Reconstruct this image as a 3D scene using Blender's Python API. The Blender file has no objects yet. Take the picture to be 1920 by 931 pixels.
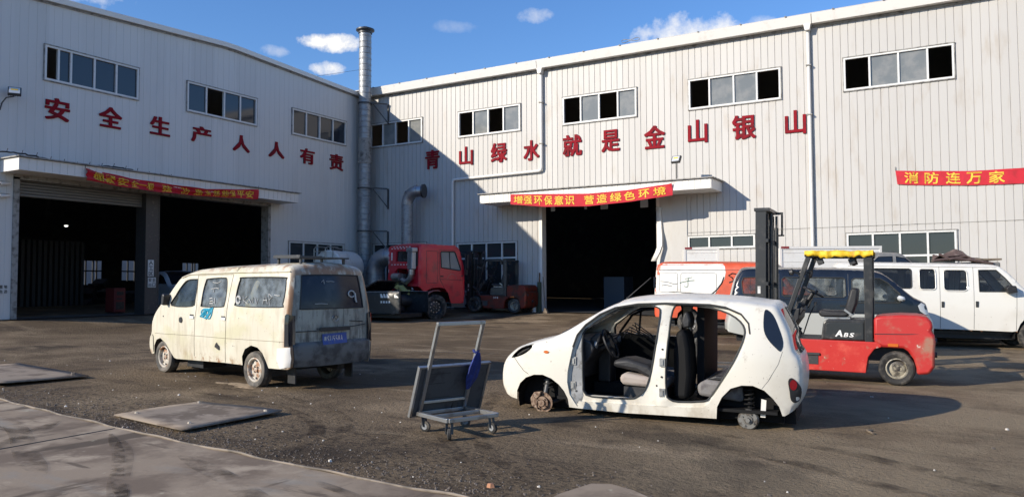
import bpy, bmesh, math, random
from mathutils import Vector, Matrix
from mathutils.geometry import delaunay_2d_cdt

# ------------------------------------------------------------------ camera, light, exposure
scene = bpy.context.scene
COL = scene.collection
R = math.radians

cam = bpy.data.cameras.new("camera")
cam.sensor_width = 36.0
cam.lens = 36.0 * 1462.2 / 1920.0
cam.clip_start = 0.05
cam.clip_end = 3000
camo = bpy.data.objects.new("camera", cam)
COL.objects.link(camo)
camo.matrix_world = (Matrix.Translation((0, 0, 1.58)) @ Matrix.Rotation(R(30.4455), 4, 'Z')
                     @ Matrix.Rotation(R(90 + 2.6887), 4, 'X') @ Matrix.Rotation(R(-0.2548), 4, 'Z'))
scene.camera = camo

SUN_AZ = 31.8      # direction the light travels, degrees from +Y towards +X
SUN_EL = 23.2
SUN_POWER = 5.0
SKY_POWER = 0.110
EXPOSURE = 0.20

scene.view_settings.view_transform = 'Standard'
scene.view_settings.look = 'None'
scene.view_settings.exposure = EXPOSURE
scene.view_settings.gamma = 1.0
scene.view_settings.use_curve_mapping = False
scene.render.engine = 'CYCLES'
scene.cycles.max_bounces = 6
scene.cycles.diffuse_bounces = 3
scene.cycles.glossy_bounces = 3
scene.cycles.transparent_max_bounces = 12
scene.cycles.caustics_reflective = False
scene.cycles.caustics_refractive = False

sl = bpy.data.lights.new("sun", 'SUN')
sl.energy = SUN_POWER
sl.angle = R(0.5)
sl.color = (1.0, 0.905, 0.76)
so = bpy.data.objects.new("sun", sl)
COL.objects.link(so)
tv = Vector((math.sin(R(SUN_AZ)) * math.cos(R(SUN_EL)), math.cos(R(SUN_AZ)) * math.cos(R(SUN_EL)), -math.sin(R(SUN_EL))))
so.rotation_euler = tv.to_track_quat('-Z', 'Y').to_euler()

world = bpy.data.worlds.new("World")
scene.world = world
world.use_nodes = True
wn, wl = world.node_tree.nodes, world.node_tree.links
wn.clear()
wout = wn.new('ShaderNodeOutputWorld')
bg = wn.new('ShaderNodeBackground')
bg.inputs['Strength'].default_value = SKY_POWER
sky = wn.new('ShaderNodeTexSky')
sky.sky_type = 'NISHITA'
sky.sun_disc = False
sky.sun_elevation = R(SUN_EL)
sky.sun_rotation = R(180 + SUN_AZ)
sky.altitude = 50
sky.air_density = 1.25
sky.dust_density = 0.0
sky.ozone_density = 4.0
hs = wn.new('ShaderNodeHueSaturation')
hs.inputs['Saturation'].default_value = 1.12
hs.inputs['Value'].default_value = 1.0
wl.new(sky.outputs[0], hs.inputs['Color'])
tint = wn.new('ShaderNodeMix')
tint.data_type = 'RGBA'
tint.blend_type = 'MULTIPLY'
tint.inputs['Factor'].default_value = 1.0
tint.inputs[7].default_value = (1.02, 1.12, 1.42, 1)
wl.new(hs.outputs[0], tint.inputs[6])
tc = wn.new('ShaderNodeTexCoord')
last = tint.outputs[2]


def wmath(op, a, b=None, c=None):
    n = wn.new('ShaderNodeMath')
    n.operation = op
    for i, v in enumerate((a, b, c)):
        if v is None:
            continue
        if isinstance(v, (int, float)):
            n.inputs[i].default_value = v
        else:
            wl.new(v, n.inputs[i])
    return n.outputs[0]


noi = wn.new('ShaderNodeTexNoise')
noi.inputs['Scale'].default_value = 38
noi.inputs['Detail'].default_value = 7
noi.inputs['Roughness'].default_value = 0.62
wl.new(tc.outputs['Generated'], noi.inputs['Vector'])
# small fair-weather clouds: direction, half width and half height (in direction units), density
CLOUDS = [((-.6597, .6917, .2937), .045, .0105, 1.25), ((-.668, .695, .2635), .022, .0085, 1.0),
          ((-.708, .6482, .2802), .018, .007, .35), ((-.4545, .8274, .3299), .024, .010, .42),
          ((-.285, .9105, .2985), .075, .026, .85), ((-.22, .93, .300), .06, .016, .45),
          ((-.5403, .7792, .3177), .03, .008, .16), ((-.85, .42, .33), .12, .03, .7), ((.35, .88, .33), .15, .03, .7),
          ((.7, .5, .4), .16, .04, .7), ((-.4, -.7, .5), .2, .05, .6)]
for d, hw, hh, dens in CLOUDS:
    dv = Vector(d).normalized()
    side = dv.cross(Vector((0, 0, 1))).normalized()
    upv = side.cross(dv)
    def dot(v):
        n = wn.new('ShaderNodeVectorMath')
        n.operation = 'DOT_PRODUCT'
        wl.new(tc.outputs['Generated'], n.inputs[0])
        n.inputs[1].default_value = v
        return n.outputs['Value']
    a = wmath('MULTIPLY', dot(side), 1 / hw)
    b = wmath('MULTIPLY_ADD', dot(upv), 1 / hh, 0.0)
    r2 = wmath('ADD', wmath('MULTIPLY', a, a), wmath('MULTIPLY', b, b))
    fall = wmath('SUBTRACT', 1.0, r2)
    front = wmath('GREATER_THAN', dot(dv), 0.5)
    m = wmath('MULTIPLY_ADD', wmath('SUBTRACT', noi.outputs['Fac'], 0.5), 3.4, fall)
    m = wmath('MULTIPLY', wmath('MULTIPLY', m, dens * 0.85), front)
    n = wn.new('ShaderNodeClamp')
    wl.new(m, n.inputs[0])
    mx = wn.new('ShaderNodeMix')
    mx.data_type = 'RGBA'
    wl.new(n.outputs[0], mx.inputs['Factor'])
    wl.new(last, mx.inputs[6])
    mx.inputs[7].default_value = (8.6, 8.4, 8.1, 1)
    last = mx.outputs[2]
wl.new(last, bg.inputs['Color'])
wl.new(bg.outputs[0], wout.inputs[0])

# ------------------------------------------------------------------ helpers
random.seed(7)
GX, GY = -.01876, .00231


def sstep(a, b, x):
    t = max(0.0, min(1.0, (x - a) / (b - a)))
    return t * t * (3 - 2 * t)


XA, YB = -22.93, 26.44     # faces of the two factory walls


def ground(x, y):
    """height of the yard: nearly flat, falls to the right, ramps up to the two buildings"""
    z = GX * max(-45, min(30, x)) + GY * max(-20, min(60, y))
    da = x - XA if y > 9.5 else 99
    db = YB - y
    return z + .22 * (1 - sstep(.3, 3.2, min(da, db)))


def setp(o, label=None, cat=None, group=None, kind=None):
    if label: o['label'] = label
    if cat: o['category'] = cat
    if group: o['group'] = group
    if kind: o['kind'] = kind
    return o


def thing(name, label, cat, loc=(0, 0, 0), ang=0.0, group=None, tilt=False):
    o = bpy.data.objects.new(name, None)
    o.empty_display_size = .2
    COL.objects.link(o)
    if tilt:
        a = R(ang)
        n = Vector((-GX, -GY, 1)).normalized()
        F = Vector((math.cos(a), math.sin(a), 0))
        F = (F - n * F.dot(n)).normalized()
        L = n.cross(F)
        m = Matrix((F, L, n)).transposed().to_4x4()
        m.translation = Vector(loc)
        o.matrix_world = m
    else:
        o.location = loc
        o.rotation_euler = (0, 0, R(ang))
    return setp(o, label, cat, group)


class MB:
    """collects shapes; build() links them as ONE mesh object"""
    def __init__(s):
        s.v, s.f, s.m = [], [], []
        s.mi = 0

    def add(s, vs, fs, M=None):
        b = len(s.v)
        for p in vs:
            p = Vector(p)
            s.v.append(M @ p if M else p)
        for f in fs:
            s.f.append([b + i for i in f])
            s.m.append(s.mi)

    def box(s, x0, x1, y0, y1, z0, z1, M=None):
        vs = [(x, y, z) for z in (z0, z1) for y in (y0, y1) for x in (x0, x1)]
        s.add(vs, [(0, 2, 3, 1), (4, 5, 7, 6), (0, 1, 5, 4), (2, 6, 7, 3), (0, 4, 6, 2), (1, 3, 7, 5)], M)

    def beam(s, p, q, w, h=None, up=(0, 0, 1)):
        """rectangular bar from p to q"""
        p, q = Vector(p), Vector(q)
        h = h or w
        d = (q - p)
        L = d.length
        d.normalize()
        u = Vector(up)
        if abs(d.dot(u)) > .98: u = Vector((1, 0, 0))
        a = d.cross(u).normalized()
        b = a.cross(d)
        M = Matrix((a, d, b)).transposed().to_4x4()
        M.translation = p
        s.box(-w / 2, w / 2, 0, L, -h / 2, h / 2, M)

    def cyl(s, p, q, r, r2=None, n=16, cap=True):
        p, q = Vector(p), Vector(q)
        r2 = r if r2 is None else r2
        d = (q - p).normalized()
        u = Vector((0, 0, 1)) if abs(d.z) < .95 else Vector((1, 0, 0))
        a = d.cross(u).normalized()
        b = a.cross(d)
        vs = []
        for c, rr in ((p, r), (q, r2)):
            for i in range(n):
                t = 2 * math.pi * i / n
                vs.append(c + a * (rr * math.cos(t)) + b * (rr * math.sin(t)))
        fs = [(i, (i + 1) % n, n + (i + 1) % n, n + i) for i in range(n)]
        if cap:
            fs += [tuple(range(n))[::-1], tuple(range(n, 2 * n))]
        s.add(vs, fs)

    def tube(s, pts, r, n=8, closed=False):
        pts = [Vector(p) for p in pts]
        N = len(pts)
        vs, fs = [], []
        pu = None
        for i, p in enumerate(pts):
            if closed:
                d = pts[(i + 1) % N] - pts[i - 1]
            else:
                d = pts[min(i + 1, N - 1)] - pts[max(i - 1, 0)]
            d.normalize()
            if pu is None:
                pu = Vector((0, 0, 1)) if abs(d.z) < .9 else Vector((1, 0, 0))
            a = d.cross(pu)
            if a.length < 1e-5: a = d.cross(Vector((.3, .8, .5)))
            a.normalize()
            b = a.cross(d)
            pu = b
            rr = r[i] if isinstance(r, (list, tuple)) else r
            for k in range(n):
                t = 2 * math.pi * k / n
                vs.append(p + a * rr * math.cos(t) + b * rr * math.sin(t))
        for i in range(N if closed else N - 1):
            j = (i + 1) % N
            for k in range(n):
                fs.append((i * n + k, i * n + (k + 1) % n, j * n + (k + 1) % n, j * n + k))
        if not closed:
            fs += [tuple(range(n)), tuple(range((N - 1) * n, N * n))[::-1]]
        s.add(vs, fs)

    def prism(s, poly, y0, y1, axis='y', M=None):
        """2D polygon extruded; axis y: poly=(x,z); axis x: poly=(y,z); axis z: poly=(x,y)"""
        n = len(poly)
        def P(a, b, t):
            return (a, t, b) if axis == 'y' else ((t, a, b) if axis == 'x' else (a, b, t))
        vs = [P(a, b, y0) for a, b in poly] + [P(a, b, y1) for a, b in poly]
        ar = sum(poly[i][0] * poly[(i + 1) % n][1] - poly[(i + 1) % n][0] * poly[i][1] for i in range(n))
        fs = [tuple(range(n)), tuple(range(n, 2 * n))[::-1]] + [(i, n + i, n + (i + 1) % n, (i + 1) % n) for i in range(n)]
        flip = (ar > 0) != (axis == 'y')
        if flip: fs = [f[::-1] for f in fs]
        s.add(vs, fs, M)

    def lathe(s, prof, c, axis, n=32):
        """prof: (radius, along) pairs spun about axis through c"""
        c, d = Vector(c), Vector(axis).normalized()
        u = Vector((0, 0, 1)) if abs(d.z) < .9 else Vector((1, 0, 0))
        a = d.cross(u).normalized()
        b = a.cross(d)
        k = len(prof)
        vs = []
        for i in range(n):
            t = 2 * math.pi * i / n
            e = a * math.cos(t) + b * math.sin(t)
            for r, h in prof:
                vs.append(c + e * r + d * h)
        fs = []
        for i in range(n):
            j = (i + 1) % n
            for q in range(k - 1):
                fs.append((i * k + q, i * k + q + 1, j * k + q + 1, j * k + q))
        s.add(vs, fs)

    def grid(s, rows, flip=False):
        """rows of equal-length point lists -> quads"""
        n = len(rows[0])
        vs = [p for r in rows for p in r]
        fs = []
        for i in range(len(rows) - 1):
            for j in range(n - 1):
                f = (i * n + j, i * n + j + 1, (i + 1) * n + j + 1, (i + 1) * n + j)
                fs.append(f[::-1] if flip else f)
        s.add(vs, fs)

    def build(s, name, mats, parent=None, smooth=None, bevel=None, solid=None, fix=True, merge=None):
        me = bpy.data.meshes.new(name)
        me.from_pydata([tuple(p) for p in s.v], [], s.f)
        if not isinstance(mats, (list, tuple)): mats = [mats]
        for m in mats: me.materials.append(m)
        if len(mats) > 1:
            for p, mi in zip(me.polygons, s.m): p.material_index = mi
        if merge or fix:
            bm = bmesh.new()
            bm.from_mesh(me)
            if merge: bmesh.ops.remove_doubles(bm, verts=bm.verts, dist=merge)
            if fix: bmesh.ops.recalc_face_normals(bm, faces=bm.faces)
            bm.to_mesh(me)
            bm.free()
        if smooth:
            me.shade_smooth()
            me.set_sharp_from_angle(angle=R(smooth))
        o = bpy.data.objects.new(name, me)
        COL.objects.link(o)
        if parent: o.parent = parent
        if solid:
            md = o.modifiers.new('thick', 'SOLIDIFY')
            md.thickness = solid
            md.offset = -1
        if bevel:
            md = o.modifiers.new('bevel', 'BEVEL')
            md.width = bevel
            md.segments = 2
            md.limit_method = 'ANGLE'
            md.angle_limit = R(40)
        return o


def inside(poly, x, y):
    c = False
    n = len(poly)
    j = n - 1
    for i in range(n):
        xi, yi = poly[i]
        xj, yj = poly[j]
        if (yi > y) != (yj > y) and x < (xj - xi) * (y - yi) / (yj - yi) + xi: c = not c
        j = i
    return c


def segdist(p, a, b):
    ax, ay = a
    bx, by = b
    dx, dy = bx - ax, by - ay
    L = dx * dx + dy * dy
    t = 0 if L == 0 else max(0, min(1, ((p[0] - ax) * dx + (p[1] - ay) * dy) / L))
    return math.hypot(p[0] - ax - t * dx, p[1] - ay - t * dy)


def resample(pts, step, closed=False):
    out = []
    n = len(pts)
    for i in range(n if closed else n - 1):
        a, b = pts[i], pts[(i + 1) % n]
        k = max(1, int(math.ceil(math.hypot(b[0] - a[0], b[1] - a[1]) / step)))
        for j in range(k):
            t = j / k
            out.append((a[0] + (b[0] - a[0]) * t, a[1] + (b[1] - a[1]) * t))
    if not closed: out.append(tuple(pts[-1]))
    return out


def catmull(pts, k=4, closed=False):
    out = []
    n = len(pts)
    for i in range(n if closed else n - 1):
        g = lambda j: pts[j % n] if closed else pts[max(0, min(n - 1, j))]
        p0, p1, p2, p3 = g(i - 1), g(i), g(i + 1), g(i + 2)
        for j in range(k):
            t = j / k
            out.append(tuple(.5 * (2 * b + (c - a) * t + (2 * a - 5 * b + 4 * c - d) * t * t + (-a + 3 * b - 3 * c + d) * t ** 3)
                             for a, b, c, d in zip(p0, p1, p2, p3)))
    if not closed: out.append(tuple(pts[-1]))
    return out


def cdt(outline, holes, step, extra=()):
    """triangulated flat sheet with holes and an inner grid of points"""
    vs, es = [], []
    loops = [resample(outline, step * 1.2, True)] + [resample(h, step * 1.2, True) for h in holes]
    for lp in loops:
        b = len(vs)
        vs += lp
        es += [(b + i, b + (i + 1) % len(lp)) for i in range(len(lp))]
    x0 = min(p[0] for p in outline); x1 = max(p[0] for p in outline)
    y0 = min(p[1] for p in outline); y1 = max(p[1] for p in outline)
    allb = [(lp[i], lp[(i + 1) % len(lp)]) for lp in loops for i in range(len(lp))]
    cand = list(extra)
    nx, ny = max(1, int((x1 - x0) / step)), max(1, int((y1 - y0) / step))
    if step < 1:
        cand += [(x0 + (i + .5) * (x1 - x0) / nx, y0 + (j + .5) * (y1 - y0) / ny) for i in range(nx) for j in range(ny)]
    for p in cand:
        if inside(outline, *p) and not any(inside(h, *p) for h in holes):
            if min(segdist(p, a, b) for a, b in allb) > min(step * .3, .012):
                vs.append(p)
    r = delaunay_2d_cdt([Vector(p) for p in vs], es, [], 0, 1e-5)
    V = [(p.x, p.y) for p in r[0]]
    F = []
    for f in r[2]:
        cx = sum(V[i][0] for i in f) / len(f)
        cy = sum(V[i][1] for i in f) / len(f)
        if inside(outline, cx, cy) and not any(inside(h, cx, cy) for h in holes):
            ar = (V[f[1]][0] - V[f[0]][0]) * (V[f[2]][1] - V[f[0]][1]) - (V[f[2]][0] - V[f[0]][0]) * (V[f[1]][1] - V[f[0]][1])
            F.append(tuple(f) if ar > 0 else tuple(f)[::-1])
    return V, F


class Shell:
    """car body: two curved sides traced from a profile, joined by strips over bonnet, roof and tail"""
    def __init__(s, top, bottom, W, rnd=.06, crown=lambda u, z: .04):
        s.top = top            # (u,z) from front-bottom over the roof to rear-bottom
        s.outline = list(top) + list(bottom)
        s.W, s.rnd, s.crown = W, rnd, crown

    def w(s, u, z):
        y = s.W(u, z)
        if s.rnd:
            d = min(segdist((u, z), s.top[i], s.top[i + 1]) for i in range(len(s.top) - 1))
            if d < s.rnd:
                t = 1 - d / s.rnd
                y -= s.rnd * (1 - math.sqrt(max(0, 1 - t * t)))
        return y

    def side(s, mb, sgn, holes=(), step=.08):
        ex = []
        for i in range(len(s.top) - 1):
            a, b = s.top[i], s.top[i + 1]
            L = math.hypot(b[0] - a[0], b[1] - a[1])
            if L < 1e-6: continue
            nx, nz = (b[1] - a[1]) / L, -(b[0] - a[0]) / L
            for q in (.12, .35, .65, 1.0):
                for sg in (1, -1):
                    ex.append((a[0] + sg * nx * q * s.rnd, a[1] + sg * nz * q * s.rnd))
        V, F = cdt(s.outline, list(holes), step, ex)
        vs = [(u, sgn * s.w(u, z), z) for u, z in V]
        mb.add(vs, [f[::-1] if sgn > 0 else f for f in F])

    def patch(s, mb, sgn, poly, off=.006, step=.07):
        """piece of the side surface (glass, lamp, decal), moved outwards by off"""
        V, F = cdt(poly, [], step)
        mb.add([(u, sgn * (s.w(u, z) + off), z) for u, z in V], [f[::-1] if sgn > 0 else f for f in F])

    def normal(s, i):
        a = s.top[max(0, i - 1)]
        b = s.top[min(len(s.top) - 1, i + 1)]
        L = math.hypot(b[0] - a[0], b[1] - a[1]) or 1
        return (b[1] - a[1]) / L, -(b[0] - a[0]) / L

    def point(s, i, v, off=0.0):
        u, z = s.top[i]
        nx, nz = s.normal(i)
        if s.sign < 0: nx, nz = -nx, -nz
        c = s.crown(u, z) * (1 - v * v) + off
        return (u + nx * c, v * s.w(u, z), z + nz * c)

    sign = 1

    def strip(s, mb, i0, i1, v0=-1.0, v1=1.0, nv=14, off=0.0):
        cu = sum(p[0] for p in s.top) / len(s.top)
        cz = sum(p[1] for p in s.top) / len(s.top)
        k = len(s.top) // 2
        nx, nz = s.normal(k)
        s.sign = 1 if nx * (s.top[k][0] - cu) + nz * (s.top[k][1] - cz + .3) > 0 else -1
        rows = [[s.point(i, v0 + (v1 - v0) * j / nv, off) for j in range(nv + 1)] for i in range(i0, i1 + 1)]
        mb.grid(rows)

    def near(s, u, z):
        return min(range(len(s.top)), key=lambda i: (s.top[i][0] - u) ** 2 + (s.top[i][1] - z) ** 2)


_FC = {}


def glyph(body, bold=.02):
    """mesh of a text in the bundled font, normalised to the box 0..1 x 0..1"""
    key = (body, bold)
    if key in _FC: return _FC[key]
    c = bpy.data.curves.new('lettering', 'FONT')
    c.body = body
    c.offset = bold
    c.resolution_u = 2
    o = bpy.data.objects.new('lettering', c)
    COL.objects.link(o)
    bpy.context.view_layer.update()
    me = bpy.data.meshes.new_from_object(o.evaluated_get(bpy.context.evaluated_depsgraph_get()))
    vs = [(v.co.x, v.co.y) for v in me.vertices]
    fs = [tuple(p.vertices) for p in me.polygons]
    bpy.data.objects.remove(o)
    bpy.data.curves.remove(c)
    bpy.data.meshes.remove(me)
    x0 = min(v[0] for v in vs); x1 = max(v[0] for v in vs)
    y0 = min(v[1] for v in vs); y1 = max(v[1] for v in vs)
    vs = [((x - x0) / (x1 - x0), (y - y0) / (y1 - y0)) for x, y in vs]
    _FC[key] = (vs, fs, (x1 - x0) / (y1 - y0))
    return _FC[key]


def letter(mb, body, f, depth=0.0, bold=.02):
    """add a glyph through f(s,t,d)->point ; copies set off by the stroke thickening make a heavy face; depth>0 raises it"""
    vs, fs, asp = glyph(body, 0.0)
    n = len(vs)
    offs = [(0, 0)] if bold <= 0 else [(-bold, -bold * .6), (bold, -bold * .6), (-bold, bold * .6), (bold, bold * .6), (0, 0)]
    k = 1 / (1 + 2 * bold)
    for q, (ox, oy) in enumerate(offs):
        e = .0007 * q
        P = [((x + ox + bold) * k, (y + oy + bold) * k) for x, y in vs]
        if depth <= 0:
            mb.add([f(x, y, e) for x, y in P], fs)
            continue
        V = [f(x, y, depth + e) for x, y in P] + [f(x, y, 0) for x, y in P]
        cnt = set()
        for g in fs:
            for i in range(len(g)): cnt.add((g[i], g[(i + 1) % len(g)]))
        F = list(fs)
        for (a, b) in cnt:
            if (b, a) not in cnt: F.append((a, n + a, n + b, b))
        mb.add(V, F)


# ------------------------------------------------------------------ materials
def mat(name, col, rough=.6, metal=0.0, layers=(), bump=None, spec=.5, coat=0.0, rlay=None):
    """layers: (colour, noise scale, lo, hi, stretch, amount) mixed on top of the base colour one after the other"""
    m = bpy.data.materials.new(name)
    m.use_nodes = True
    N, L = m.node_tree.nodes, m.node_tree.links
    b = N['Principled BSDF']
    b.inputs['Roughness'].default_value = rough
    b.inputs['Metallic'].default_value = metal
    b.inputs['Specular IOR Level'].default_value = spec
    b.inputs['Coat Weight'].default_value = coat
    b.inputs['Base Color'].default_value = (*col, 1)
    t = N.new('ShaderNodeTexCoord')

    def noise(scale, stretch, detail=6, rgh=.6, seed=0):
        mp = N.new('ShaderNodeMapping')
        mp.inputs['Scale'].default_value = stretch
        mp.inputs['Location'].default_value = (seed * 3.1, seed * 1.7, seed * .9)
        L.new(t.outputs['Object'], mp.inputs['Vector'])
        n = N.new('ShaderNodeTexNoise')
        n.inputs['Scale'].default_value = scale
        n.inputs['Detail'].default_value = detail
        n.inputs['Roughness'].default_value = rgh
        L.new(mp.outputs[0], n.inputs['Vector'])
        return n.outputs['Fac']

    def remap(src, lo, hi, amt):
        r = N.new('ShaderNodeMapRange')
        r.interpolation_type = 'SMOOTHSTEP'
        r.inputs['From Min'].default_value = lo
        r.inputs['From Max'].default_value = hi
        r.inputs['To Max'].default_value = amt
        L.new(src, r.inputs['Value'])
        return r.outputs[0]
    last = None
    for k, ly in enumerate(layers):
        c, sc, lo, hi = ly[:4]
        st = ly[4] if len(ly) > 4 else (1, 1, 1)
        am = ly[5] if len(ly) > 5 else 1.0
        fac = remap(noise(sc, st, seed=k + 1), lo, hi, am)
        if len(ly) > 6:      # confined to a band of local height (z0 -> z1)
            sx = N.new('ShaderNodeSeparateXYZ')
            L.new(t.outputs['Object'], sx.inputs[0])
            ax, z0, z1 = ly[6]
            mm = N.new('ShaderNodeMath')
            mm.operation = 'MULTIPLY'
            L.new(fac, mm.inputs[0])
            L.new(remap(sx.outputs[ax], z0, z1, 1.0), mm.inputs[1])
            fac = mm.outputs[0]
        x = N.new('ShaderNodeMix')
        x.data_type = 'RGBA'
        L.new(fac, x.inputs['Factor'])
        if last is None: x.inputs[6].default_value = (*col, 1)
        else: L.new(last, x.inputs[6])
        x.inputs[7].default_value = (*c, 1)
        last = x.outputs[2]
    if last is not None: L.new(last, b.inputs['Base Color'])
    if rlay:
        sc, r0, r1 = rlay
        q = N.new('ShaderNodeMapRange')
        q.inputs['From Min'].default_value = .35
        q.inputs['From Max'].default_value = .65
        q.inputs['To Min'].default_value = r0
        q.inputs['To Max'].default_value = r1
        L.new(noise(sc, (1, 1, 1), seed=9), q.inputs['Value'])
        L.new(q.outputs[0], b.inputs['Roughness'])
    if bump:
        bp = N.new('ShaderNodeBump')
        bp.inputs['Strength'].default_value = bump[1]
        bp.inputs['Distance'].default_value = bump[2] if len(bump) > 2 else .02
        L.new(noise(bump[0], bump[3] if len(bump) > 3 else (1, 1, 1), 8, .7, 5), bp.inputs['Height'])
        L.new(bp.outputs[0], b.inputs['Normal'])
    return m


def sheet_tint(m, axis, width=.9, amount=.10):
    """each cladding sheet was weathered a little differently"""
    N, L = m.node_tree.nodes, m.node_tree.links
    b = N['Principled BSDF']
    src = b.inputs['Base Color'].links[0].from_socket
    t = N.new('ShaderNodeTexCoord')
    sx = N.new('ShaderNodeSeparateXYZ')
    L.new(t.outputs['Object'], sx.inputs[0])
    d = N.new('ShaderNodeMath'); d.operation = 'MULTIPLY'; d.inputs[1].default_value = 1 / width
    L.new(sx.outputs[axis], d.inputs[0])
    f = N.new('ShaderNodeMath'); f.operation = 'FLOOR'
    L.new(d.outputs[0], f.inputs[0])
    w = N.new('ShaderNodeTexWhiteNoise'); w.noise_dimensions = '1D'
    L.new(f.outputs[0], w.inputs['W'])
    r = N.new('ShaderNodeMapRange'); r.inputs['To Min'].default_value = 1 - amount; r.inputs['To Max'].default_value = 1.0
    L.new(w.outputs['Value'], r.inputs['Value'])
    x = N.new('ShaderNodeMix'); x.data_type = 'RGBA'; x.blend_type = 'MULTIPLY'; x.inputs['Factor'].default_value = 1
    L.new(src, x.inputs[6])
    L.new(r.outputs[0], x.inputs[7])
    L.new(x.outputs[2], b.inputs['Base Color'])


def mat_zsplit(name, lowc, upc, z, rough=.25):
    """two-tone paint: one colour below local height z, another above"""
    m = mat(name, upc, rough, coat=.3)
    N, L = m.node_tree.nodes, m.node_tree.links
    t = N.new('ShaderNodeTexCoord')
    sx = N.new('ShaderNodeSeparateXYZ')
    L.new(t.outputs['Object'], sx.inputs[0])
    g = N.new('ShaderNodeMath')
    g.operation = 'GREATER_THAN'
    g.inputs[1].default_value = z
    L.new(sx.outputs[2], g.inputs[0])
    x = N.new('ShaderNodeMix')
    x.data_type = 'RGBA'
    L.new(g.outputs[0], x.inputs['Factor'])
    x.inputs[6].default_value = (*lowc, 1)
    x.inputs[7].default_value = (*upc, 1)
    L.new(x.outputs[2], N['Principled BSDF'].inputs['Base Color'])
    return m


def glass(name, tint=(.5, .55, .55), trans=.6, rough=.03, dust=None):
    """thin window glass: see-through mixed with a glossy, tinted or dusty pane"""
    m = bpy.data.materials.new(name)
    m.use_nodes = True
    N, L = m.node_tree.nodes, m.node_tree.links
    out = N['Material Output']
    b = N['Principled BSDF']
    b.inputs['Base Color'].default_value = (*tint, 1)
    b.inputs['Roughness'].default_value = rough
    tr = N.new('ShaderNodeBsdfTransparent')
    tr.inputs[0].default_value = (.86, .9, .9, 1)
    mx = N.new('ShaderNodeMixShader')
    mx.inputs[0].default_value = trans
    if dust:
        t = N.new('ShaderNodeTexCoord')
        n = N.new('ShaderNodeTexNoise')
        n.inputs['Scale'].default_value = dust
        n.inputs['Detail'].default_value = 6
        L.new(t.outputs['Object'], n.inputs['Vector'])
        r = N.new('ShaderNodeMapRange')
        r.inputs['From Min'].default_value = .38
        r.inputs['From Max'].default_value = .66
        r.inputs['To Min'].default_value = trans
        r.inputs['To Max'].default_value = trans * .25
        L.new(n.outputs['Fac'], r.inputs['Value'])
        L.new(r.outputs[0], mx.inputs[0])
    L.new(b.outputs[0], mx.inputs[1])
    L.new(tr.outputs[0], mx.inputs[2])
    L.new(mx.outputs[0], out.inputs[0])
    return m


DUST = (.24, .20, .155)
M_cladA = mat('white_cladding', (.64, .63, .605), .5, layers=[((.50, .49, .465), 1.6, .52, .80, (1, 1, .25), .4), ((.40, .37, .32), 3.0, .60, .82, (5, 5, .22), .35)])
M_cladB = mat('cream_cladding', (.515, .50, .475), .5, layers=[((.45, .42, .38), 1.2, .52, .82, (1, 1, .3), .4), ((.38, .33, .26), 3.2, .62, .82, (5, 5, .2), .35),
                                                              ((.36, .28, .19), 2.0, .52, .74, (1, 1, .3), .4, (2, 10.0, 8.8)), ((.28, .20, .13), 4, .64, .76, (5, 5, .12), .3)])
sheet_tint(M_cladA, 1, .96, .08)
sheet_tint(M_cladB, 0, .9, .09)
M_trim = mat('white_trim', (.72, .70, .66), .45, layers=[((.5, .45, .38), 3, .55, .8, (1, 1, 1), .5)])
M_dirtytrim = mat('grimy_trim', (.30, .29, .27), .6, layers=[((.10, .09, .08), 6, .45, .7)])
M_frame = mat('window_frame', (.66, .66, .64), .4, layers=[((.4, .38, .34), 9, .55, .75, (1, 1, 1), .5)])
M_seal = mat('black_seal', (.03, .032, .032), .7)
M_paneA = mat('blue_grey_pane', (.028, .034, .045), .07, spec=.6)
M_paneB = mat('mottled_grey_pane', (.17, .18, .175), .12, spec=.6, layers=[((.24, .24, .225), 2.5, .4, .7)])  # grey with paler random patches
M_panelow = mat('dark_pane', (.035, .042, .045), .08, spec=.55)
M_void = mat('shade_dark_interior', (.028, .029, .031), .85, layers=[((.05, .05, .05), 2, .5, .7)])  # near-black: the darkness of the unlit halls is put into the colour
M_intfloor = mat('dim_floor_light_bands', (.05, .047, .044), .5, layers=[((.14, .13, .12), 1.3, .52, .66, (3, .7, 1), .8)])  # indoor dimness and pale bands of spilling daylight put into the colour
M_redletter = mat('red_letter', (.25, .008, .017), .7, layers=[((.17, .012, .018), 3, .48, .66), ((.34, .05, .05), 14, .62, .72)], spec=.12)
M_banner = mat('red_cloth', (.52, .012, .028), .75, layers=[((.40, .012, .022), 4, .45, .7)], bump=(6, .25, .02))
M_yellow = mat('yellow_lettering', (.80, .52, .05), .7)
M_galv = mat('galvanised_duct', (.33, .34, .35), .5, .6, layers=[((.24, .245, .25), 5, .45, .65, (1, 1, 3))], rlay=(4, .42, .62))
M_duct = mat('grey_duct', (.36, .37, .39), .42, .75, layers=[((.24, .22, .2), 4, .5, .75)])
M_rust = mat('rust', (.16, .075, .035), .8, layers=[((.07, .045, .03), 12, .45, .6), ((.3, .17, .09), 20, .55, .7)], bump=(40, .5))
M_steel = mat('bare_steel', (.42, .42, .41), .38, .8, layers=[((.28, .26, .24), 9, .5, .7)])
M_darksteel = mat('dark_steel', (.055, .056, .058), .45, .3, layers=[((.13, .12, .11), 10, .55, .75)])
M_black = mat('black_plastic', (.018, .018, .02), .5, layers=[((.05, .048, .045), 10, .5, .75)])
M_blackpaint = mat('black_paint', (.022, .023, .024), .38, layers=[((.07, .066, .06), 8, .5, .75)])
M_tyre = mat('tyre_rubber', (.022, .021, .02), .8, layers=[((.13, .115, .095), 7, .42, .68)], bump=(30, .3))
M_tyredusty = mat('dusty_tyre', (.07, .065, .058), .85, layers=[((.17, .15, .125), 6, .4, .62)], bump=(30, .3))
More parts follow.
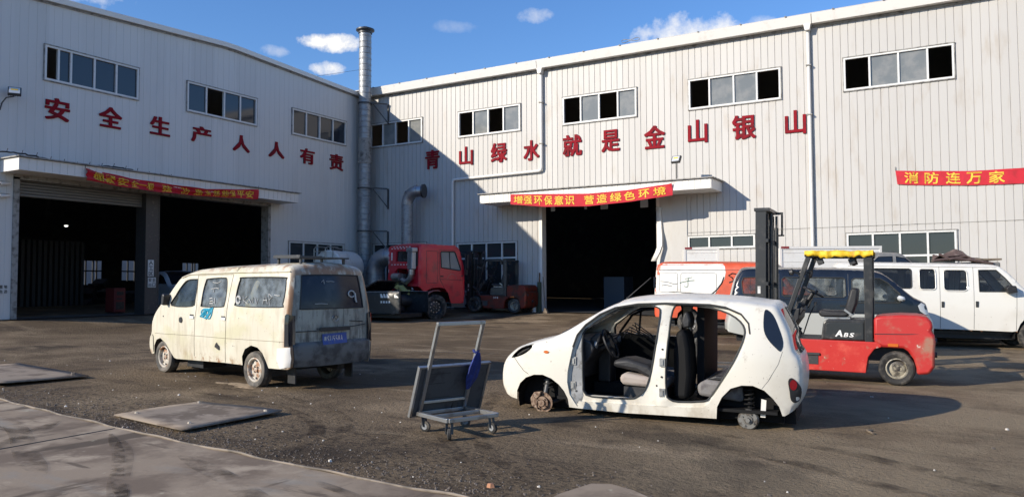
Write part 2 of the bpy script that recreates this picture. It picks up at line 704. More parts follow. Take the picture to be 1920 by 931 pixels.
M_rimrusty = mat('rusty_white_rim', (.52, .48, .41), .55, layers=[((.30, .14, .06), 9, .48, .62)])
M_hub = mat('rusty_brake', (.27, .19, .135), .6, .4, layers=[((.12, .07, .045), 25, .42, .6), ((.45, .38, .32), 30, .58, .7)])
M_drum = mat('grey_drum', (.22, .215, .20), .5, .5, layers=[((.10, .085, .07), 22, .45, .62)])
M_whitecar = mat('white_car_paint', (.70, .668, .585), .32, coat=.25, layers=[((.58, .54, .45), 2.2, .50, .72, (1, 1, 1), .5), ((.33, .27, .20), 9, .62, .76, (1, 1, 1), .6), ((.36, .30, .22), 6, .44, .66, (1, 1, .5), .55, (2, .42, .08)), ((.20, .16, .12), 34, .66, .70, (1, 1, 1), .7)])
M_greyedge = mat('grey_steel_and_recess_shade', (.24, .25, .26), .55, layers=[((.1, .095, .09), 14, .5, .7)])  # grey parts; on the hinge posts it holds the shade of the recess
M_cream = mat('faded_cream_paint', (.59, .545, .435), .45,
              layers=[((.66, .62, .51), 1.3, .44, .66), ((.52, .49, .30), 1.6, .48, .66, (1, 1, 1.4), .6), ((.44, .39, .29), 5, .50, .70, (3, 3, .35), .6), ((.30, .15, .06), 6, .46, .62, (1, 1, .6), .85, (2, 1.55, 1.68)),
                      ((.26, .12, .045), 7, .36, .52, (1, 1, .5), .9, (0, -1.84, -1.96)), ((.30, .15, .07), 9, .54, .66, (1, 1, 1), .9, (2, .42, .28)), ((.36, .27, .16), 4, .50, .68, (1, 1, .5), .6, (2, .60, .32)),
                      ((.08, .065, .05), 22, .67, .72, (1, 1, 1.6), .85), ((.30, .20, .11), 30, .66, .72, (1, 1, 1), .7)])
M_grimydoor = mat('grimy_tailgate_paint', (.35, .355, .30), .5,
                  layers=[((.12, .11, .095), 4.0, .46, .66, (1, 1.6, .5), .75), ((.33, .34, .29), 9, .5, .7), ((.07, .066, .06), 9, .50, .66, (1, 3, .3), .6), ((.045, .042, .038), 3.5, .42, .60, (1, 1, .7), .85, (2, .98, .72)), ((.025, .023, .02), 26, .64, .70)])
M_grimybump = mat('grimy_bumper', (.14, .14, .13), .55, layers=[((.05, .048, .045), 4, .42, .62)])
M_whitevan = mat('white_van_paint', (.74, .72, .66), .3, coat=.3, layers=[((.6, .56, .48), 1.6, .5, .75, (1, 1, 1), .5), ((.32, .26, .2), 12, .66, .76)])
M_orange = mat('orange_red_paint', (.60, .085, .03), .45, layers=[((.45, .07, .03), 3, .45, .7), ((.30, .16, .1), 9, .62, .75)])
M_offwhite = mat('chalky_white_paint', (.74, .73, .69), .5, layers=[((.58, .54, .47), 3, .5, .75), ((.3, .27, .24), 9, .66, .74, (1, 1, 3))])
M_navy = mat_zsplit('black_over_silver_paint', (.46, .47, .44), (.012, .016, .024), .865)
M_redtruck = mat('red_truck_paint', (.62, .012, .03), .35, coat=.2, layers=[((.30, .02, .03), 2.5, .5, .75), ((.25, .12, .1), 12, .68, .78)])
M_redfork = mat('red_forklift_paint', (.50, .028, .022), .42, coat=.1,
                layers=[((.62, .09, .06), 3, .5, .7), ((.30, .17, .11), 6, .57, .72), ((.60, .45, .38), 15, .66, .72)])
M_cw = mat('scuffed_counterweight_paint', (.46, .025, .022), .5,
           layers=[((.30, .18, .12), 3.2, .48, .66, (1, 1, 1), .9, (0, -.15, -.42)), ((.40, .10, .07), 5, .52, .70), ((.55, .42, .36), 8, .66, .72)])
M_pinkish = mat('dusty_red_paint', (.42, .13, .12), .6, layers=[((.3, .2, .17), 5, .5, .7)])
M_orangefork = mat('worn_orange_paint', (.15, .022, .011), .6, layers=[((.06, .025, .016), 5, .42, .62)], spec=.3)
M_tarp = mat('yellow_tarp', (.78, .50, .02), .6, layers=[((.55, .20, .02), 4, .58, .72, (1, 3, 1), .7)], bump=(9, .4, .03))
M_seat = mat('grey_fabric', (.20, .19, .185), .9, layers=[((.12, .11, .11), 10, .45, .65)], bump=(60, .2))
M_seatdark = mat('black_vinyl', (.022, .022, .024), .5, bump=(20, .25))
M_seatbeige = mat('dusty_beige_fabric', (.38, .33, .29), .9, layers=[((.28, .20, .18), 6, .5, .7)], bump=(50, .2))
M_bluecloth = mat('blue_cloth', (.020, .032, .15), .9, layers=[((.04, .06, .26), 8, .45, .65)])
M_white = mat('white_mark', (.78, .78, .76), .6)
M_bluepaint = mat('blue_spray_paint', (.02, .30, .44), .6)
M_greenpaint = mat('green_spray_paint', (.02, .12, .07), .6)
M_redlamp = mat('red_lamp', (.22, .008, .015), .12, coat=.5)
M_amber = mat('amber_lamp', (.55, .13, .02), .2)
M_lens = mat('clear_lens', (.55, .57, .58), .12, coat=.5)
M_mirror = mat('mirror_glass', (.75, .77, .8), .06, 1.0)
M_plateblue = mat('blue_number_plate', (.025, .07, .30), .45, layers=[((.10, .12, .22), 20, .5, .7)])
M_glass = glass('clear_window_glass', (.06, .07, .07), .72, .03, dust=5)
M_glassdusty = glass('dusty_window_glass', (.20, .22, .22), .62, .10, dust=9)
M_glassdark = mat('dark_tinted_glass', (.012, .015, .022), .06, spec=.6)
M_glassnavy = mat('dusty_dark_rear_glass', (.009, .011, .024), .16, spec=.32, layers=[((.030, .033, .045), 6, .50, .7)])
M_glassoff = mat('cloudy_windscreen', (.30, .31, .28), .35, layers=[((.42, .42, .38), 5, .45, .65)])
M_paleblue = mat('pale_blue_car_paint', (.42, .50, .60), .35, coat=.3)
M_maroon = mat('maroon_paint', (.10, .02, .03), .4, layers=[((.05, .02, .02), 5, .5, .7)])
M_greypaint = mat('grey_car_paint', (.17, .17, .165), .4, layers=[((.28, .26, .24), 5, .5, .7)])
M_brownsheet = mat('brown_bent_sheet', (.10, .066, .058), .55, layers=[((.2, .15, .13), 7, .5, .7)])
M_paper = mat('weathered_paper', (.62, .62, .60), .8, layers=[((.4, .39, .37), 12, .5, .7)])
M_wood = mat('grey_wood', (.20, .155, .11), .8, layers=[((.10, .08, .06), 6, .45, .65, (1, 8, 1))])
M_plastics = mat('clear_plastic_strip', (.40, .46, .52), .3)
M_plate = mat('steel_ground_plate', (.29, .235, .18), .7, 0, layers=[((.16, .125, .095), 2.5, .44, .60), ((.33, .27, .21), 6, .55, .7)], spec=.12, bump=(14, .15, .01))
M_edge = mat('worn_steel_edging', (.24, .195, .15), .7, 0, layers=[((.11, .09, .07), 3, .42, .60)])
M_stone = mat('grey_stone', (.17, .14, .115), .9, layers=[((.09, .075, .065), 3, .40, .6), ((.35, .3, .26), 2, .66, .7)])
M_brick = mat('broken_brick', (.42, .20, .11), .9)

# yard: oil-dark asphalt under brown dust
M_ground = mat('dusty_asphalt', (0.211, 0.156, 0.099), .9,
               layers=[((0.135, 0.098, 0.062), .22, .42, .60), ((0.297, 0.223, 0.142), .6, .50, .68, (1, 1, 1), .8),
                       ((0.095, 0.070, 0.048), .50, .54, .66, (1.5, .6, 1), .8), ((0.378, 0.294, 0.194), .45, .58, .70, (.5, 1.9, 1), .7),
                       ((0.099, 0.073, 0.050), 1.5, .54, .68, (.5, 2.2, 1), .7), ((0.297, 0.227, 0.150), 2.3, .58, .70, (.45, 2.2, 1), .5),
                       ((0.396, 0.320, 0.224), 9, .69, .77, (1, 1, 1), .5), ((0.072, 0.053, 0.037), 30, .54, .68, (1, 1, 1), .8),
                       ((0.045, 0.034, 0.026), 17, .50, .60, (1, 1, 1), .75, (1, 6.9, 5.7)), ((0.054, 0.041, 0.031), .35, .56, .64, (1, 1, 1), .8), ((0.369, 0.289, 0.185), .7, .36, .60, (1, 1, 1), .62, (0, -4.5, .5))],
               spec=.12, bump=(20, 1.0, .045))
M_slab = mat('stained_concrete', (0.318, 0.248, 0.176), .75,
             layers=[((0.196, 0.148, 0.106), .8, .44, .58), ((0.418, 0.334, 0.240), 2.0, .5, .68), ((0.274, 0.258, 0.222), .7, .56, .68, (.6, 1.6, 1), .8),
                     ((0.108, 0.083, 0.060), 1.5, .56, .66, (1.8, .40, 1), .9), ((0.115, 0.089, 0.065), 2.2, .60, .68, (.4, 2.2, 1), .8), ((0.490, 0.445, 0.318), 6, .66, .74, (1, 1, 1), .7)], spec=.12, bump=(22, .25, .01))

# ------------------------------------------------------------------ the ground
mb = MB()
xs = [-900, -300, -120, -60, -45] + [-40 + i for i in range(18)] + [-22.93 + .35 * i for i in range(10)] + [-19 + 1.0 * i for i in range(0, 50)] + [40, 80, 200, 900]
ys = [-600, -150, -50, -20, -10] + [-6 + i for i in range(29)] + [23.2 + .32 * i for i in range(11)] + [27 + i for i in range(0, 20, 2)] + [60, 120, 300, 1200]
xs = sorted(set(round(x, 2) for x in xs)); ys = sorted(set(round(y, 2) for y in ys))
mb.grid([[(x, y, ground(x, y)) for x in xs] for y in ys])
gobj = mb.build('ground', M_ground, None, smooth=60, fix=False)
setp(gobj, kind='structure')

EDGE = [(-40, 5.9), (-14, 5.32)] + [(-10.34 + .45 * i, 4.655 + .0088 * (3.0 - .45 * i + 4.34) ** 2) for i in range(17)] + [(-2.4, 4.63), (30, 3.9)]


def edge_y(x):
    for (a, b), (c, d) in zip(EDGE, EDGE[1:]):
        if a <= x <= c: return b + (d - b) * (x - a) / (c - a)
    return 4.6


mb = MB()
exs = [-40, -30, -20, -14] + [-12 + .4 * i for i in range(30)] + [2, 8, 16, 30]
wob = lambda x: .005 * math.sin(x * 2.1) + .005 * math.sin(x * 7.7 + 1)
mb.grid([[(x, -30 + (edge_y(x) + wob(x) + 30) * t, ground(x, -30 + (edge_y(x) + wob(x) + 30) * t) + .006) for t in (0, .6, .85, .95, 1)] for x in exs], flip=True)
setp(mb.build('concrete_road', M_slab, None, smooth=60, fix=False), kind='structure')
mb = MB()
mb.beam((-7.42, 3.2, ground(-7.42, 3.2) + .008), (-7.47, 4.8, ground(-7.47, 4.8) + .008), .012, .006)
mb.beam((-7.42, -6, ground(-7.42, -6) + .008), (-7.42, 3.2, ground(-7.42, 3.2) + .008), .012, .006)
setp(mb.build('road_joint', M_seal), kind='structure')
mb = MB()
pts = []
for i in range(150):
    x = -16 + .11 * i
    pts.append((x, edge_y(x) + wob(x) + .007 * math.sin(x * 11), ground(x, edge_y(x)) + .012 + .006 * math.sin(x * 5.3)))
mb.tube(pts, .011, 6)
setp(mb.build('road_edging', M_edge, smooth=60), kind='structure')
mb = MB()
pp = [(-2.62, 4.75), (-2.62, 5.12), (-2.54, 5.5), (-2.40, 5.56), (-2.2, 5.48), (-1.95, 5.3), (-1.7, 5.0), (-1.7, 4.7)]
mb.prism([(x, y) for x, y in pp], ground(-2.4, 5) - .02, ground(-2.4, 5) + .012, 'z')
setp(mb.build('concrete_patch', M_slab), kind='structure')

mb = MB()
for (cx, cy, r0, r1, sd_) in ((-8.98, 7.66, .30, .13, 1), (-8.72, 7.50, .2, .07, 2), (-9.3, 7.62, .16, .06, 3)):
    rs = random.Random(sd_)
    ring = [(cx + r0 * math.cos(i * .3) * rs.uniform(.75, 1.2), cy + r1 * math.sin(i * .3) * rs.uniform(.75, 1.2)) for i in range(21)]
    mb.add([(x, y, ground(x, y) + .004) for x, y in ring] + [(cx, cy, ground(cx, cy) + .016)], [(i, (i + 1) % 21, 21) for i in range(21)])
setp(mb.build('sand_patch', mat('spilled_sand', (.42, .31, .19), .95, layers=[((.2, .15, .1), 12, .5, .65)], bump=(30, .6)), smooth=60), 'small spill of pale sand beside the rear wheel of the cream minivan', 'sand', kind='stuff')

def mat_track(name, col, lo, hi):
    m = mat(name, col, .9, spec=.1)
    N, L = m.node_tree.nodes, m.node_tree.links
    t = N.new('ShaderNodeTexCoord')
    n = N.new('ShaderNodeTexNoise'); n.inputs['Scale'].default_value = 3.2; n.inputs['Detail'].default_value = 8; n.inputs['Roughness'].default_value = .7
    L.new(t.outputs['Object'], n.inputs['Vector'])
    r = N.new('ShaderNodeMapRange'); r.inputs['From Min'].default_value = lo; r.inputs['From Max'].default_value = hi; r.inputs['To Max'].default_value = .6
    L.new(n.outputs['Fac'], r.inputs['Value'])
    L.new(r.outputs[0], N['Principled BSDF'].inputs['Alpha'])
    return m
M_track = mat_track('rubber_marks', (.045, .034, .027), .44, .70)
M_dusttrack = mat_track('dust_marks', (.42, .33, .23), .50, .75)
def track(mb, pts, w, h):
    pts = catmull(pts, 8)
    rows = []
    for i, p in enumerate(pts):
        a, b = pts[max(0, i - 1)], pts[min(len(pts) - 1, i + 1)]
        L = math.hypot(b[0] - a[0], b[1] - a[1])
        nx, ny = -(b[1] - a[1]) / L, (b[0] - a[0]) / L
        k = w / 2 * (min(1, .3 + 4 * i / len(pts), .3 + 4 * (len(pts) - 1 - i) / len(pts)))
        rows.append([(p[0] + nx * k * q, p[1] + ny * k * q, ground(p[0] + nx * k * q, p[1] + ny * k * q) + h) for q in (-1, 1)])
    mb.grid(rows)
mb = MB()
for q in range(2):
    o = .42 * q
    track(mb, [(-9.5, 6.9 + o), (-7.6, 6.75 + o), (-6.3, 6.3 + o), (-5.6, 5.7 + o), (-5.2, 5.0 + o)], .16, .0042)
    track(mb, [(-6.2, 12.5 + o), (-5.6, 9.4 + o * .5), (-5.3 + o, 7.6), (-4.4 + o, 6.2), (-3.3 + o, 5.2)], .15, .0050)
    track(mb, [(2.8, 5.3 + o * 2), (.6, 6.0 + o * 2), (-1.2, 7.0 + o * 2), (-2.4, 7.5 + o)], .2, .0058)
    track(mb, [(-14, 12.2 + o * 3), (-10.5, 11.6 + o * 3), (-6.5, 13.2 + o * 3), (-3, 16 + o * 2)], .2, .0066)
for q, (a, b) in enumerate((((-7.25, 4.62), (-5.0, 3.3)), ((-6.9, 4.5), (-4.9, 3.2)), ((-5.9, 4.4), (-3.3, 3.5)), ((-4.6, 4.45), (-2.6, 3.9)), ((-8.3, 4.7), (-7.0, 3.0)), ((-8.9, 4.5), (-6.2, 3.4)))):
    track(mb, [a, (a[0] * .65 + b[0] * .35, a[1] * .65 + b[1] * .35 + .03), (a[0] * .3 + b[0] * .7, a[1] * .3 + b[1] * .7 - .02), b], .10 + .05 * (q % 3), .0105 + .0008 * q)
setp(mb.build('tyre_tracks', M_track, fix=False), kind='structure')
mb = MB()
track(mb, [(-1.6, 4.9), (-.9, 5.9), (.3, 6.8), (2.2, 7.3), (4, 7.5)], .5, .0074)
track(mb, [(-13, 14.2), (-9.5, 13.2), (-6, 14.4), (-3.5, 17)], .6, .0082)
track(mb, [(-12, 17.5), (-9, 17.2), (-6.2, 18.3)], .5, .0090)
setp(mb.build('dust_tracks', M_dusttrack, fix=False), kind='structure')

# loose stones and crumbs of asphalt along the edge of the slab
mb = MB()
rnd = random.Random(3)
def pebble(mb, x, y, r, z=None):
    z = ground(x, y) if z is None else z
    k = 5
    ring = [(x + r * math.cos(6.283 * i / k + x * 9) * rnd.uniform(.7, 1.2), y + r * math.sin(6.283 * i / k + x * 9) * rnd.uniform(.7, 1.2), z - .003) for i in range(k)]
    top = [(x + (px - x) * .55, y + (py - y) * .55, z + r * rnd.uniform(.5, .9)) for px, py, pz in ring]
    mb.add(ring + top, [(i, (i + 1) % k, k + (i + 1) % k, k + i) for i in range(k)] + [tuple(range(k, 2 * k))])
for i in range(2200):
    x = rnd.uniform(-11, -1.2)
    y = edge_y(x) + .02 + abs(rnd.gauss(0, .42))
    pebble(mb, x, y, rnd.uniform(.004, .012) * (1.6 if rnd.random() < .06 else 1))
for i in range(350):
    x, y = rnd.uniform(-16, 3), rnd.uniform(5, 14)
    pebble(mb, x, y, rnd.uniform(.004, .010) * (2.0 if rnd.random() < .08 else 1))
setp(mb.build('loose_gravel', M_stone), 'grey stone crumbs scattered on the dark asphalt beside the slab', 'gravel', kind='stuff')


mb = MB()
rl = random.Random(14)
for i in range(130):
    x, y = rl.uniform(-15, 4), rl.uniform(4.9, 13) if i % 2 else rl.uniform(4.9, 8)
    if y > edge_y(x) + .05: pebble(mb, x, y, rl.uniform(.006, .014) * (1.8 if rl.random() < .1 else 1))
setp(mb.build('pale_chips', mat('pale_chip', (.55, .51, .45), .9)), 'scattered small pale chips of litter on the dark yard', 'litter', kind='stuff')


# ------------------------------------------------------------------ the two factory halls
def clad(mb, P, s0, s1, zb, ztop, holes, pitch=.21, groove=.016):
    """ribbed sheet metal wall. P(s, z, d)->point, d outwards; holes: (s0,s1,z0,z1)"""
    br = [(s0, 0.0)]
    s = s0
    while s < s1 - 1e-6:
        for o, d in ((pitch - .030, 0.0), (pitch - .022, -groove), (pitch - .010, -groove), (pitch, 0.0)):
            if s + o < s1: br.append((s + o, d))
        s += pitch
    br.append((s1, 0.0))
    def dep(x):
        for (a, da), (b, db) in zip(br, br[1:]):
            if a <= x <= b: return da + (db - da) * (x - a) / max(1e-6, b - a)
        return 0
    xs = sorted(set([round(b[0], 4) for b in br] + [h for q in holes for h in q[:2] if s0 < h < s1]))
    for a, b in zip(xs, xs[1:]):
        if b - a < 1e-5: continue
        m = (a + b) / 2
        cut = sorted([(h[2], h[3]) for h in holes if h[0] < m < h[1]])
        z = zb
        segs = []
        for c0, c1 in cut:
            if c0 > z: segs.append((z, c0))
            z = max(z, c1)
        segs.append((z, None))
        da, db = dep(a), dep(b)
        for z0, z1 in segs:
            za = ztop(a) if z1 is None else z1
            zb_ = ztop(b) if z1 is None else z1
            mb.add([P(a, z0, da), P(b, z0, db), P(b, zb_, db), P(a, za, da)], [(0, 1, 2, 3)])


PA = lambda s, z, d: (XA + d, s, z)
PBf = lambda s, z, d: (s, YB - d, z)


def window(parent, P, s0, s1, z0, z1, mull, panes, mpane, rail=None, name='window', hood=True):
    """white framed strip window; panes: indices of bays that hold glass"""
    mb = MB()
    def bar(a0, a1, b0, b1, d0, d1):
        c = [P(a, b, d) for d in (d0, d1) for b in (b0, b1) for a in (a0, a1)]
        mb.add(c, [(0, 2, 3, 1), (4, 5, 7, 6), (0, 1, 5, 4), (2, 6, 7, 3), (0, 4, 6, 2), (1, 3, 7, 5)])
    t = .055
    bar(s0, s1, z0, z0 + t, -.05, .045)
    bar(s0, s1, z1 - t, z1, -.05, .045)
    bar(s0, s0 + t, z0 + t, z1 - t, -.05, .045)
    bar(s1 - t, s1, z0 + t, z1 - t, -.05, .045)
    for m in mull: bar(m - .028, m + .028, z0 + t, z1 - t, -.05, .035)
    if rail: bar(s0 + t, s1 - t, rail - .03, rail + .03, -.05, .0335)
    w = mb.build(name, M_frame, parent)
    mb = MB()
    bar2 = bar
    for a0, a1, b0, b1 in ((s0 - .03, s1 + .03, z1, z1 + .028), (s0 - .03, s1 + .03, z0 - .03, z0), (s0 - .028, s0, z0, z1), (s1, s1 + .028, z0, z1)):
        c = [P(a, b, d) for d in (-.02, .06 if b0 >= z1 else .04) for b in (b0, b1) for a in (a0, a1)]
        mb.add(c, [(0, 2, 3, 1), (4, 5, 7, 6), (0, 1, 5, 4), (2, 6, 7, 3), (0, 4, 6, 2), (1, 3, 7, 5)])
    mb.build('frame_seal', M_dirtytrim, w)
    ed = [s0 + t] + list(mull) + [s1 - t]
    mb = MB()
    for i in panes:
        zr = [(z0 + t, z1 - t)]
        if rail: zr = [(z0 + t, rail - .03), (rail + .03, z1 - t)]
        for q0, q1 in zr:
            a, b = ed[i] + .028 * (i > 0), ed[i + 1] - .028 * (i < len(ed) - 2)
            dd = -.012 - .014 * (i % 2)
            mb.add([P(a, q0, dd), P(b, q0, dd), P(b, q1, dd), P(a, q1, dd)], [(0, 1, 2, 3)])
    mb.build('pane', mpane, w, fix=False)
    return w


def roofA(y):
    return 10.28 - abs(y - 18.85) * .049


# --- left hall (gable end faces the yard, in shade)
hallA = thing('factory_hall', 'white ribbed metal hall on the left with red lettering and a shaded gable end', 'building', (0, 0, 0))
DOORA = (11.72, 20.80, -1, 4.66)
winA = [(12.36, 15.31, [12.76, 13.13, 13.85, 14.56], (1, 2, 3, 4)), (17.12, 20.13, [17.90, 18.66, 19.37], (0, 2, 3)), (21.91, 24.98, [22.67, 23.42, 24.19], (0, 1, 2, 3))]
YA0 = 10.95
mb = MB()
clad(mb, PA, YA0, YB, -.4, roofA, [DOORA] + [(a, b, 7.57, 8.59) for a, b, _, _ in winA] + [(21.79, 24.89, 1.7, 3.33)], .24, .007)
mb.build('wall', M_cladA, hallA, fix=False)
for a, b, m, p in winA: window(hallA, PA, a, b, 7.57, 8.59, m, p, M_paneA)
window(hallA, PA, 21.79, 24.89, 1.7, 3.33, [22.57, 23.34, 24.1], (0, 1, 2, 3), M_panelow, rail=2.72)
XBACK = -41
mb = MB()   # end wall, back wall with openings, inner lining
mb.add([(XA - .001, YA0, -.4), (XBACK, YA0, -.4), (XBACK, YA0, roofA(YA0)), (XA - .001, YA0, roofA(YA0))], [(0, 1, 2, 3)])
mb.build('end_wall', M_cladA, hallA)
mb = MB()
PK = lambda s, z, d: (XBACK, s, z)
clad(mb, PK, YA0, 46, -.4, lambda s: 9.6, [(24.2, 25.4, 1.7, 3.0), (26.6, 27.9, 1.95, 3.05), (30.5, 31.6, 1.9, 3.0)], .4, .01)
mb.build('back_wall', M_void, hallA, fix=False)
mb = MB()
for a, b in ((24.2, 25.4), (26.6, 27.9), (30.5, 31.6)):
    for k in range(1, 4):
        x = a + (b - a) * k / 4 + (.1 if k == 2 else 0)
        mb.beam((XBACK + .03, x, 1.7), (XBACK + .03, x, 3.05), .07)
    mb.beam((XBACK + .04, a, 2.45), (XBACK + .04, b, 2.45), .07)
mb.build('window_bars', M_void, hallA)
mb = MB()   # roof sheets with a rounded ridge
rows = []
for y in [YA0 - .15 + i * .5 for i in range(32)]:
    y = min(y, YB)
    rows.append([(XA + .10, y, roofA(y) + .03), (XBACK, y, roofA(y) + .03)])
mb.grid(rows)
mb.build('roof', M_cladA, hallA, smooth=30, solid=.05)
mb = MB()   # verge flashing along the sloping roof edge
rows = []
for i in range(33):
    y = YA0 - .15 + (YB - YA0 + .15) * i / 32
    z = roofA(y)
    rows.append([(XA + .015, y, z - .12), (XA + .13, y, z - .10), (XA + .14, y, z + .06), (XA - .1, y, z + .09)])
mb.grid(rows)
mb.build('verge_flashing', M_trim, hallA, smooth=30, solid=.01)
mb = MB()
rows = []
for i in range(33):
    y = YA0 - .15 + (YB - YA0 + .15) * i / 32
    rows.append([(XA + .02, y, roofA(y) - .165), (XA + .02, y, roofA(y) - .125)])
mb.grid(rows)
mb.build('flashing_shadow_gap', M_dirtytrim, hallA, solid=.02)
# inner structure seen through the doors
mb = MB()
for k in range(12):
    y = 16.0 + k * .21
    mb.box(XA - 8.2, XA - 8.0, y, y + .12, .6, 3.4)
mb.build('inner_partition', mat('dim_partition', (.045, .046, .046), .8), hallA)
mb = MB()
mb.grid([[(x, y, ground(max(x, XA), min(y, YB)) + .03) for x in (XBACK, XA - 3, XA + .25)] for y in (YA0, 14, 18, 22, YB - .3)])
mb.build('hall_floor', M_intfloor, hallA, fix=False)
# door surrounds: jambs, centre column, half-raised roller shutter
mb = MB()
mb.box(XA - .35, XA + .03, 11.60, 11.76, -.2, 4.66)
mb.box(XA - .35, XA + .03, 20.74, 20.86, -.2, 4.66)
mb.box(XA - .35, XA + .03, 11.60, 20.86, 4.60, 4.72)
mb.build('door_frame', M_dirtytrim, hallA)
mb = MB()
mb.box(XA - .55, XA - .05, 15.72, 16.18, -.2, 4.6)
mb.box(XA - .56, XA - .04, 15.70, 15.74, -.2, 4.6)
mb.box(XA - .56, XA - .04, 16.16, 16.20, -.2, 4.6)
mb.build('door_column', M_darksteel, hallA)
mb = MB()
for k in range(6):
    z = 4.16 + k * .085
    mb.cyl((XA - .30, 11.76, z + .04), (XA - .30, 15.70, z + .04), .048, n=10)
mb.build('roller_shutter', mat('shutter_slats', (.22, .22, .215), .5, .4), hallA, smooth=40)
# canopy of the left hall
def canopy(parent, P, s0, s1, z0, z1, p):
    mb = MB()
    def bx(a0, a1, b0, b1, d0, d1):
        c = [P(a, b, d) for d in (d0, d1) for b in (b0, b1) for a in (a0, a1)]
        mb.add(c, [(0, 2, 3, 1), (4, 5, 7, 6), (0, 1, 5, 4), (2, 6, 7, 3), (0, 4, 6, 2), (1, 3, 7, 5)])
    bx(s0, s1, z0, z1, .001, p)
    # ribbed fascia
    s = s0 + .05
    while s < s1 - .05:
        bx(s, min(s + .18, s1 - .02), z0 + .004, z1 - .004, p, p + .010)
        s += .21
    o = mb.build('canopy', M_trim, parent)
    mb = MB()
    bx(s0 - .06, s1 + .08, z1 + .012, z1 + .045, .02, p + .09)
    mb.build('canopy_lip', M_dirtytrim, o)
    return o
canopy(hallA, PA, 11.25, 21.37, 4.74, 5.08, .95)
# red characters fixed to the wall
charsA = '安全生产人人有责'
boxA = [(12.40, 13.12, 6.43, 7.10), (14.02, 14.77, 6.50, 7.16), (15.75, 16.48, 6.55, 7.17), (17.31, 18.12, 6.55, 7.13), (19.06, 19.82, 6.49, 7.11), (20.73, 21.51, 6.50, 7.13),
        (22.35, 23.14, 6.47, 7.11), (24.01, 24.82, 6.43, 7.12)]
for ch, (a, b, c, d) in zip(charsA, boxA):
    mb = MB()
    letter(mb, ch, lambda s, t, dd, a=a, b=b, c=c, d=d: PA(a + (b - a) * s, c + (d - c) * t, .004 + dd), .035, .032)
    mb.build('wall_character', M_redletter, hallA, fix=False)

# --- right hall (long eaves side, in the sun)
hallB = thing('factory_hall', 'cream ribbed metal hall on the right, red lettering above one tall dark doorway', 'building', (0, 0, 0))
XB1 = 16.0
DOORB = (-14.20, -9.55, -1, 4.75)
winB = [(-22.80, -19.93, [-22.08, -21.37, -20.65], (1, 3)), (-18.07, -15.13, [-17.34, -16.62, -15.90], (1, 3)), (-13.25, -10.27, [-12.5, -11.75, -11.0], (1, 3)),
        (-8.33, -5.23, [-7.60, -6.77, -6.0], (1, 2)), (-3.30, -.25, [-2.55, -1.74, -.95], (1, 2)), (1.6, 4.6, [2.35, 3.1, 3.85], (0, 2)), (6.4, 9.4, [7.15, 7.9, 8.65], (1, 2))]
lowB = [(-22.6, -19.7, 1.3, 3.40, [-21.9, -21.2, -20.45], 2.62), (-18.13, -15.30, 1.3, 3.30, [-17.42, -16.72, -15.99], 2.66), (-8.43, -6.15, 2.80, 3.24, [-7.69, -6.92], None), (-3.33, -.33, .9, 3.15, [-2.58, -1.83, -1.08], 2.42)]
mb = MB()
clad(mb, PBf, XA, XB1, -.6, lambda s: 9.98, [DOORB] + [(w[0], w[1], 7.66, 8.71) for w in winB] + [(w[0], w[1], w[2], w[3]) for w in lowB], .225, .018)
mb.build('wall', M_cladB, hallB, fix=False)
for a, b, m, p in winB: window(hallB, PBf, a, b, 7.66, 8.71, m, p, M_paneB)
for a, b, z0, z1, m, rl in lowB: window(hallB, PBf, a, b, z0, z1, m, tuple(range(len(m) + 1)), M_panelow, rail=rl)
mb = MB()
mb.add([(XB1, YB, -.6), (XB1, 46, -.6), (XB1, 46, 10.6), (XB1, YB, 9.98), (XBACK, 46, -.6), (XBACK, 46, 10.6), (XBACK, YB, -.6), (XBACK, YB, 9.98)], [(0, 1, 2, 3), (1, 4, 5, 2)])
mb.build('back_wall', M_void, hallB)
mb = MB()
mb.grid([[(x, YB - .32, 10.26), (x, YB + 3, 10.40), (x, 46, 10.9)] for x in (XBACK, -20, -10, 0, XB1)])
mb.build('roof', M_cladB, hallB, solid=.04)
mb = MB()   # box gutter along the eaves
for x0, x1 in ((XA + .04, -14.25), (-14.23, -4.20), (-4.18, 5.5), (5.52, XB1)):
    mb.prism([(YB - .02, 9.93), (YB - .26, 9.93), (YB - .33, 10.22), (YB - .30, 10.24), (YB - .02, 10.24)], x0, x1, 'x')
mb.build('gutter', M_trim, hallB)
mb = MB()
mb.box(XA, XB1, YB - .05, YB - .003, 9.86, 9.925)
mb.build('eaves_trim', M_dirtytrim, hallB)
mb = MB()   # sheet screws and straps along the gutter
for k in range(26):
    x = -22.4 + k * 1.45
    mb.box(x, x + .05, YB - .36, YB - .10, 10.245, 10.275)
mb.build('gutter_brackets', M_dirtytrim, hallB)
def downpipe(x, path):
    mb = MB()
    mb.tube(path, .055, 10)
    o = mb.build('downpipe', M_trim, hallB, smooth=50)
    mb = MB()
    mb.prism([(x - .11, 9.93), (x + .11, 9.93), (x + .07, 9.74), (x - .07, 9.74)], YB - .27, YB - .05)
    mb.build('hopper', M_trim, o)
    mb = MB()
    for z in (8.6, 7.0): mb.box(x - .075, x + .075, YB - .18, YB - .02, z, z + .04)
    mb.build('pipe_clip', M_dirtytrim, o)
yb = YB - .10
downpipe(-14.14, [(-14.14, yb, 9.8), (-14.14, yb, 8), (-14.14, yb, 6.08), (-14.17, yb, 6.0), (-14.26, yb, 5.97), (-16, yb, 5.95), (-18.2, yb, 5.92), (-18.28, yb, 5.90), (-18.31, yb, 5.8), (-18.31, yb, 3), (-18.31, yb, .5)])
downpipe(-4.33, [(-4.33, yb, 9.8), (-4.33, yb, 6), (-4.33, yb, 3), (-4.33, yb, .3)])
charsB = '青山绿水就是金山银山'
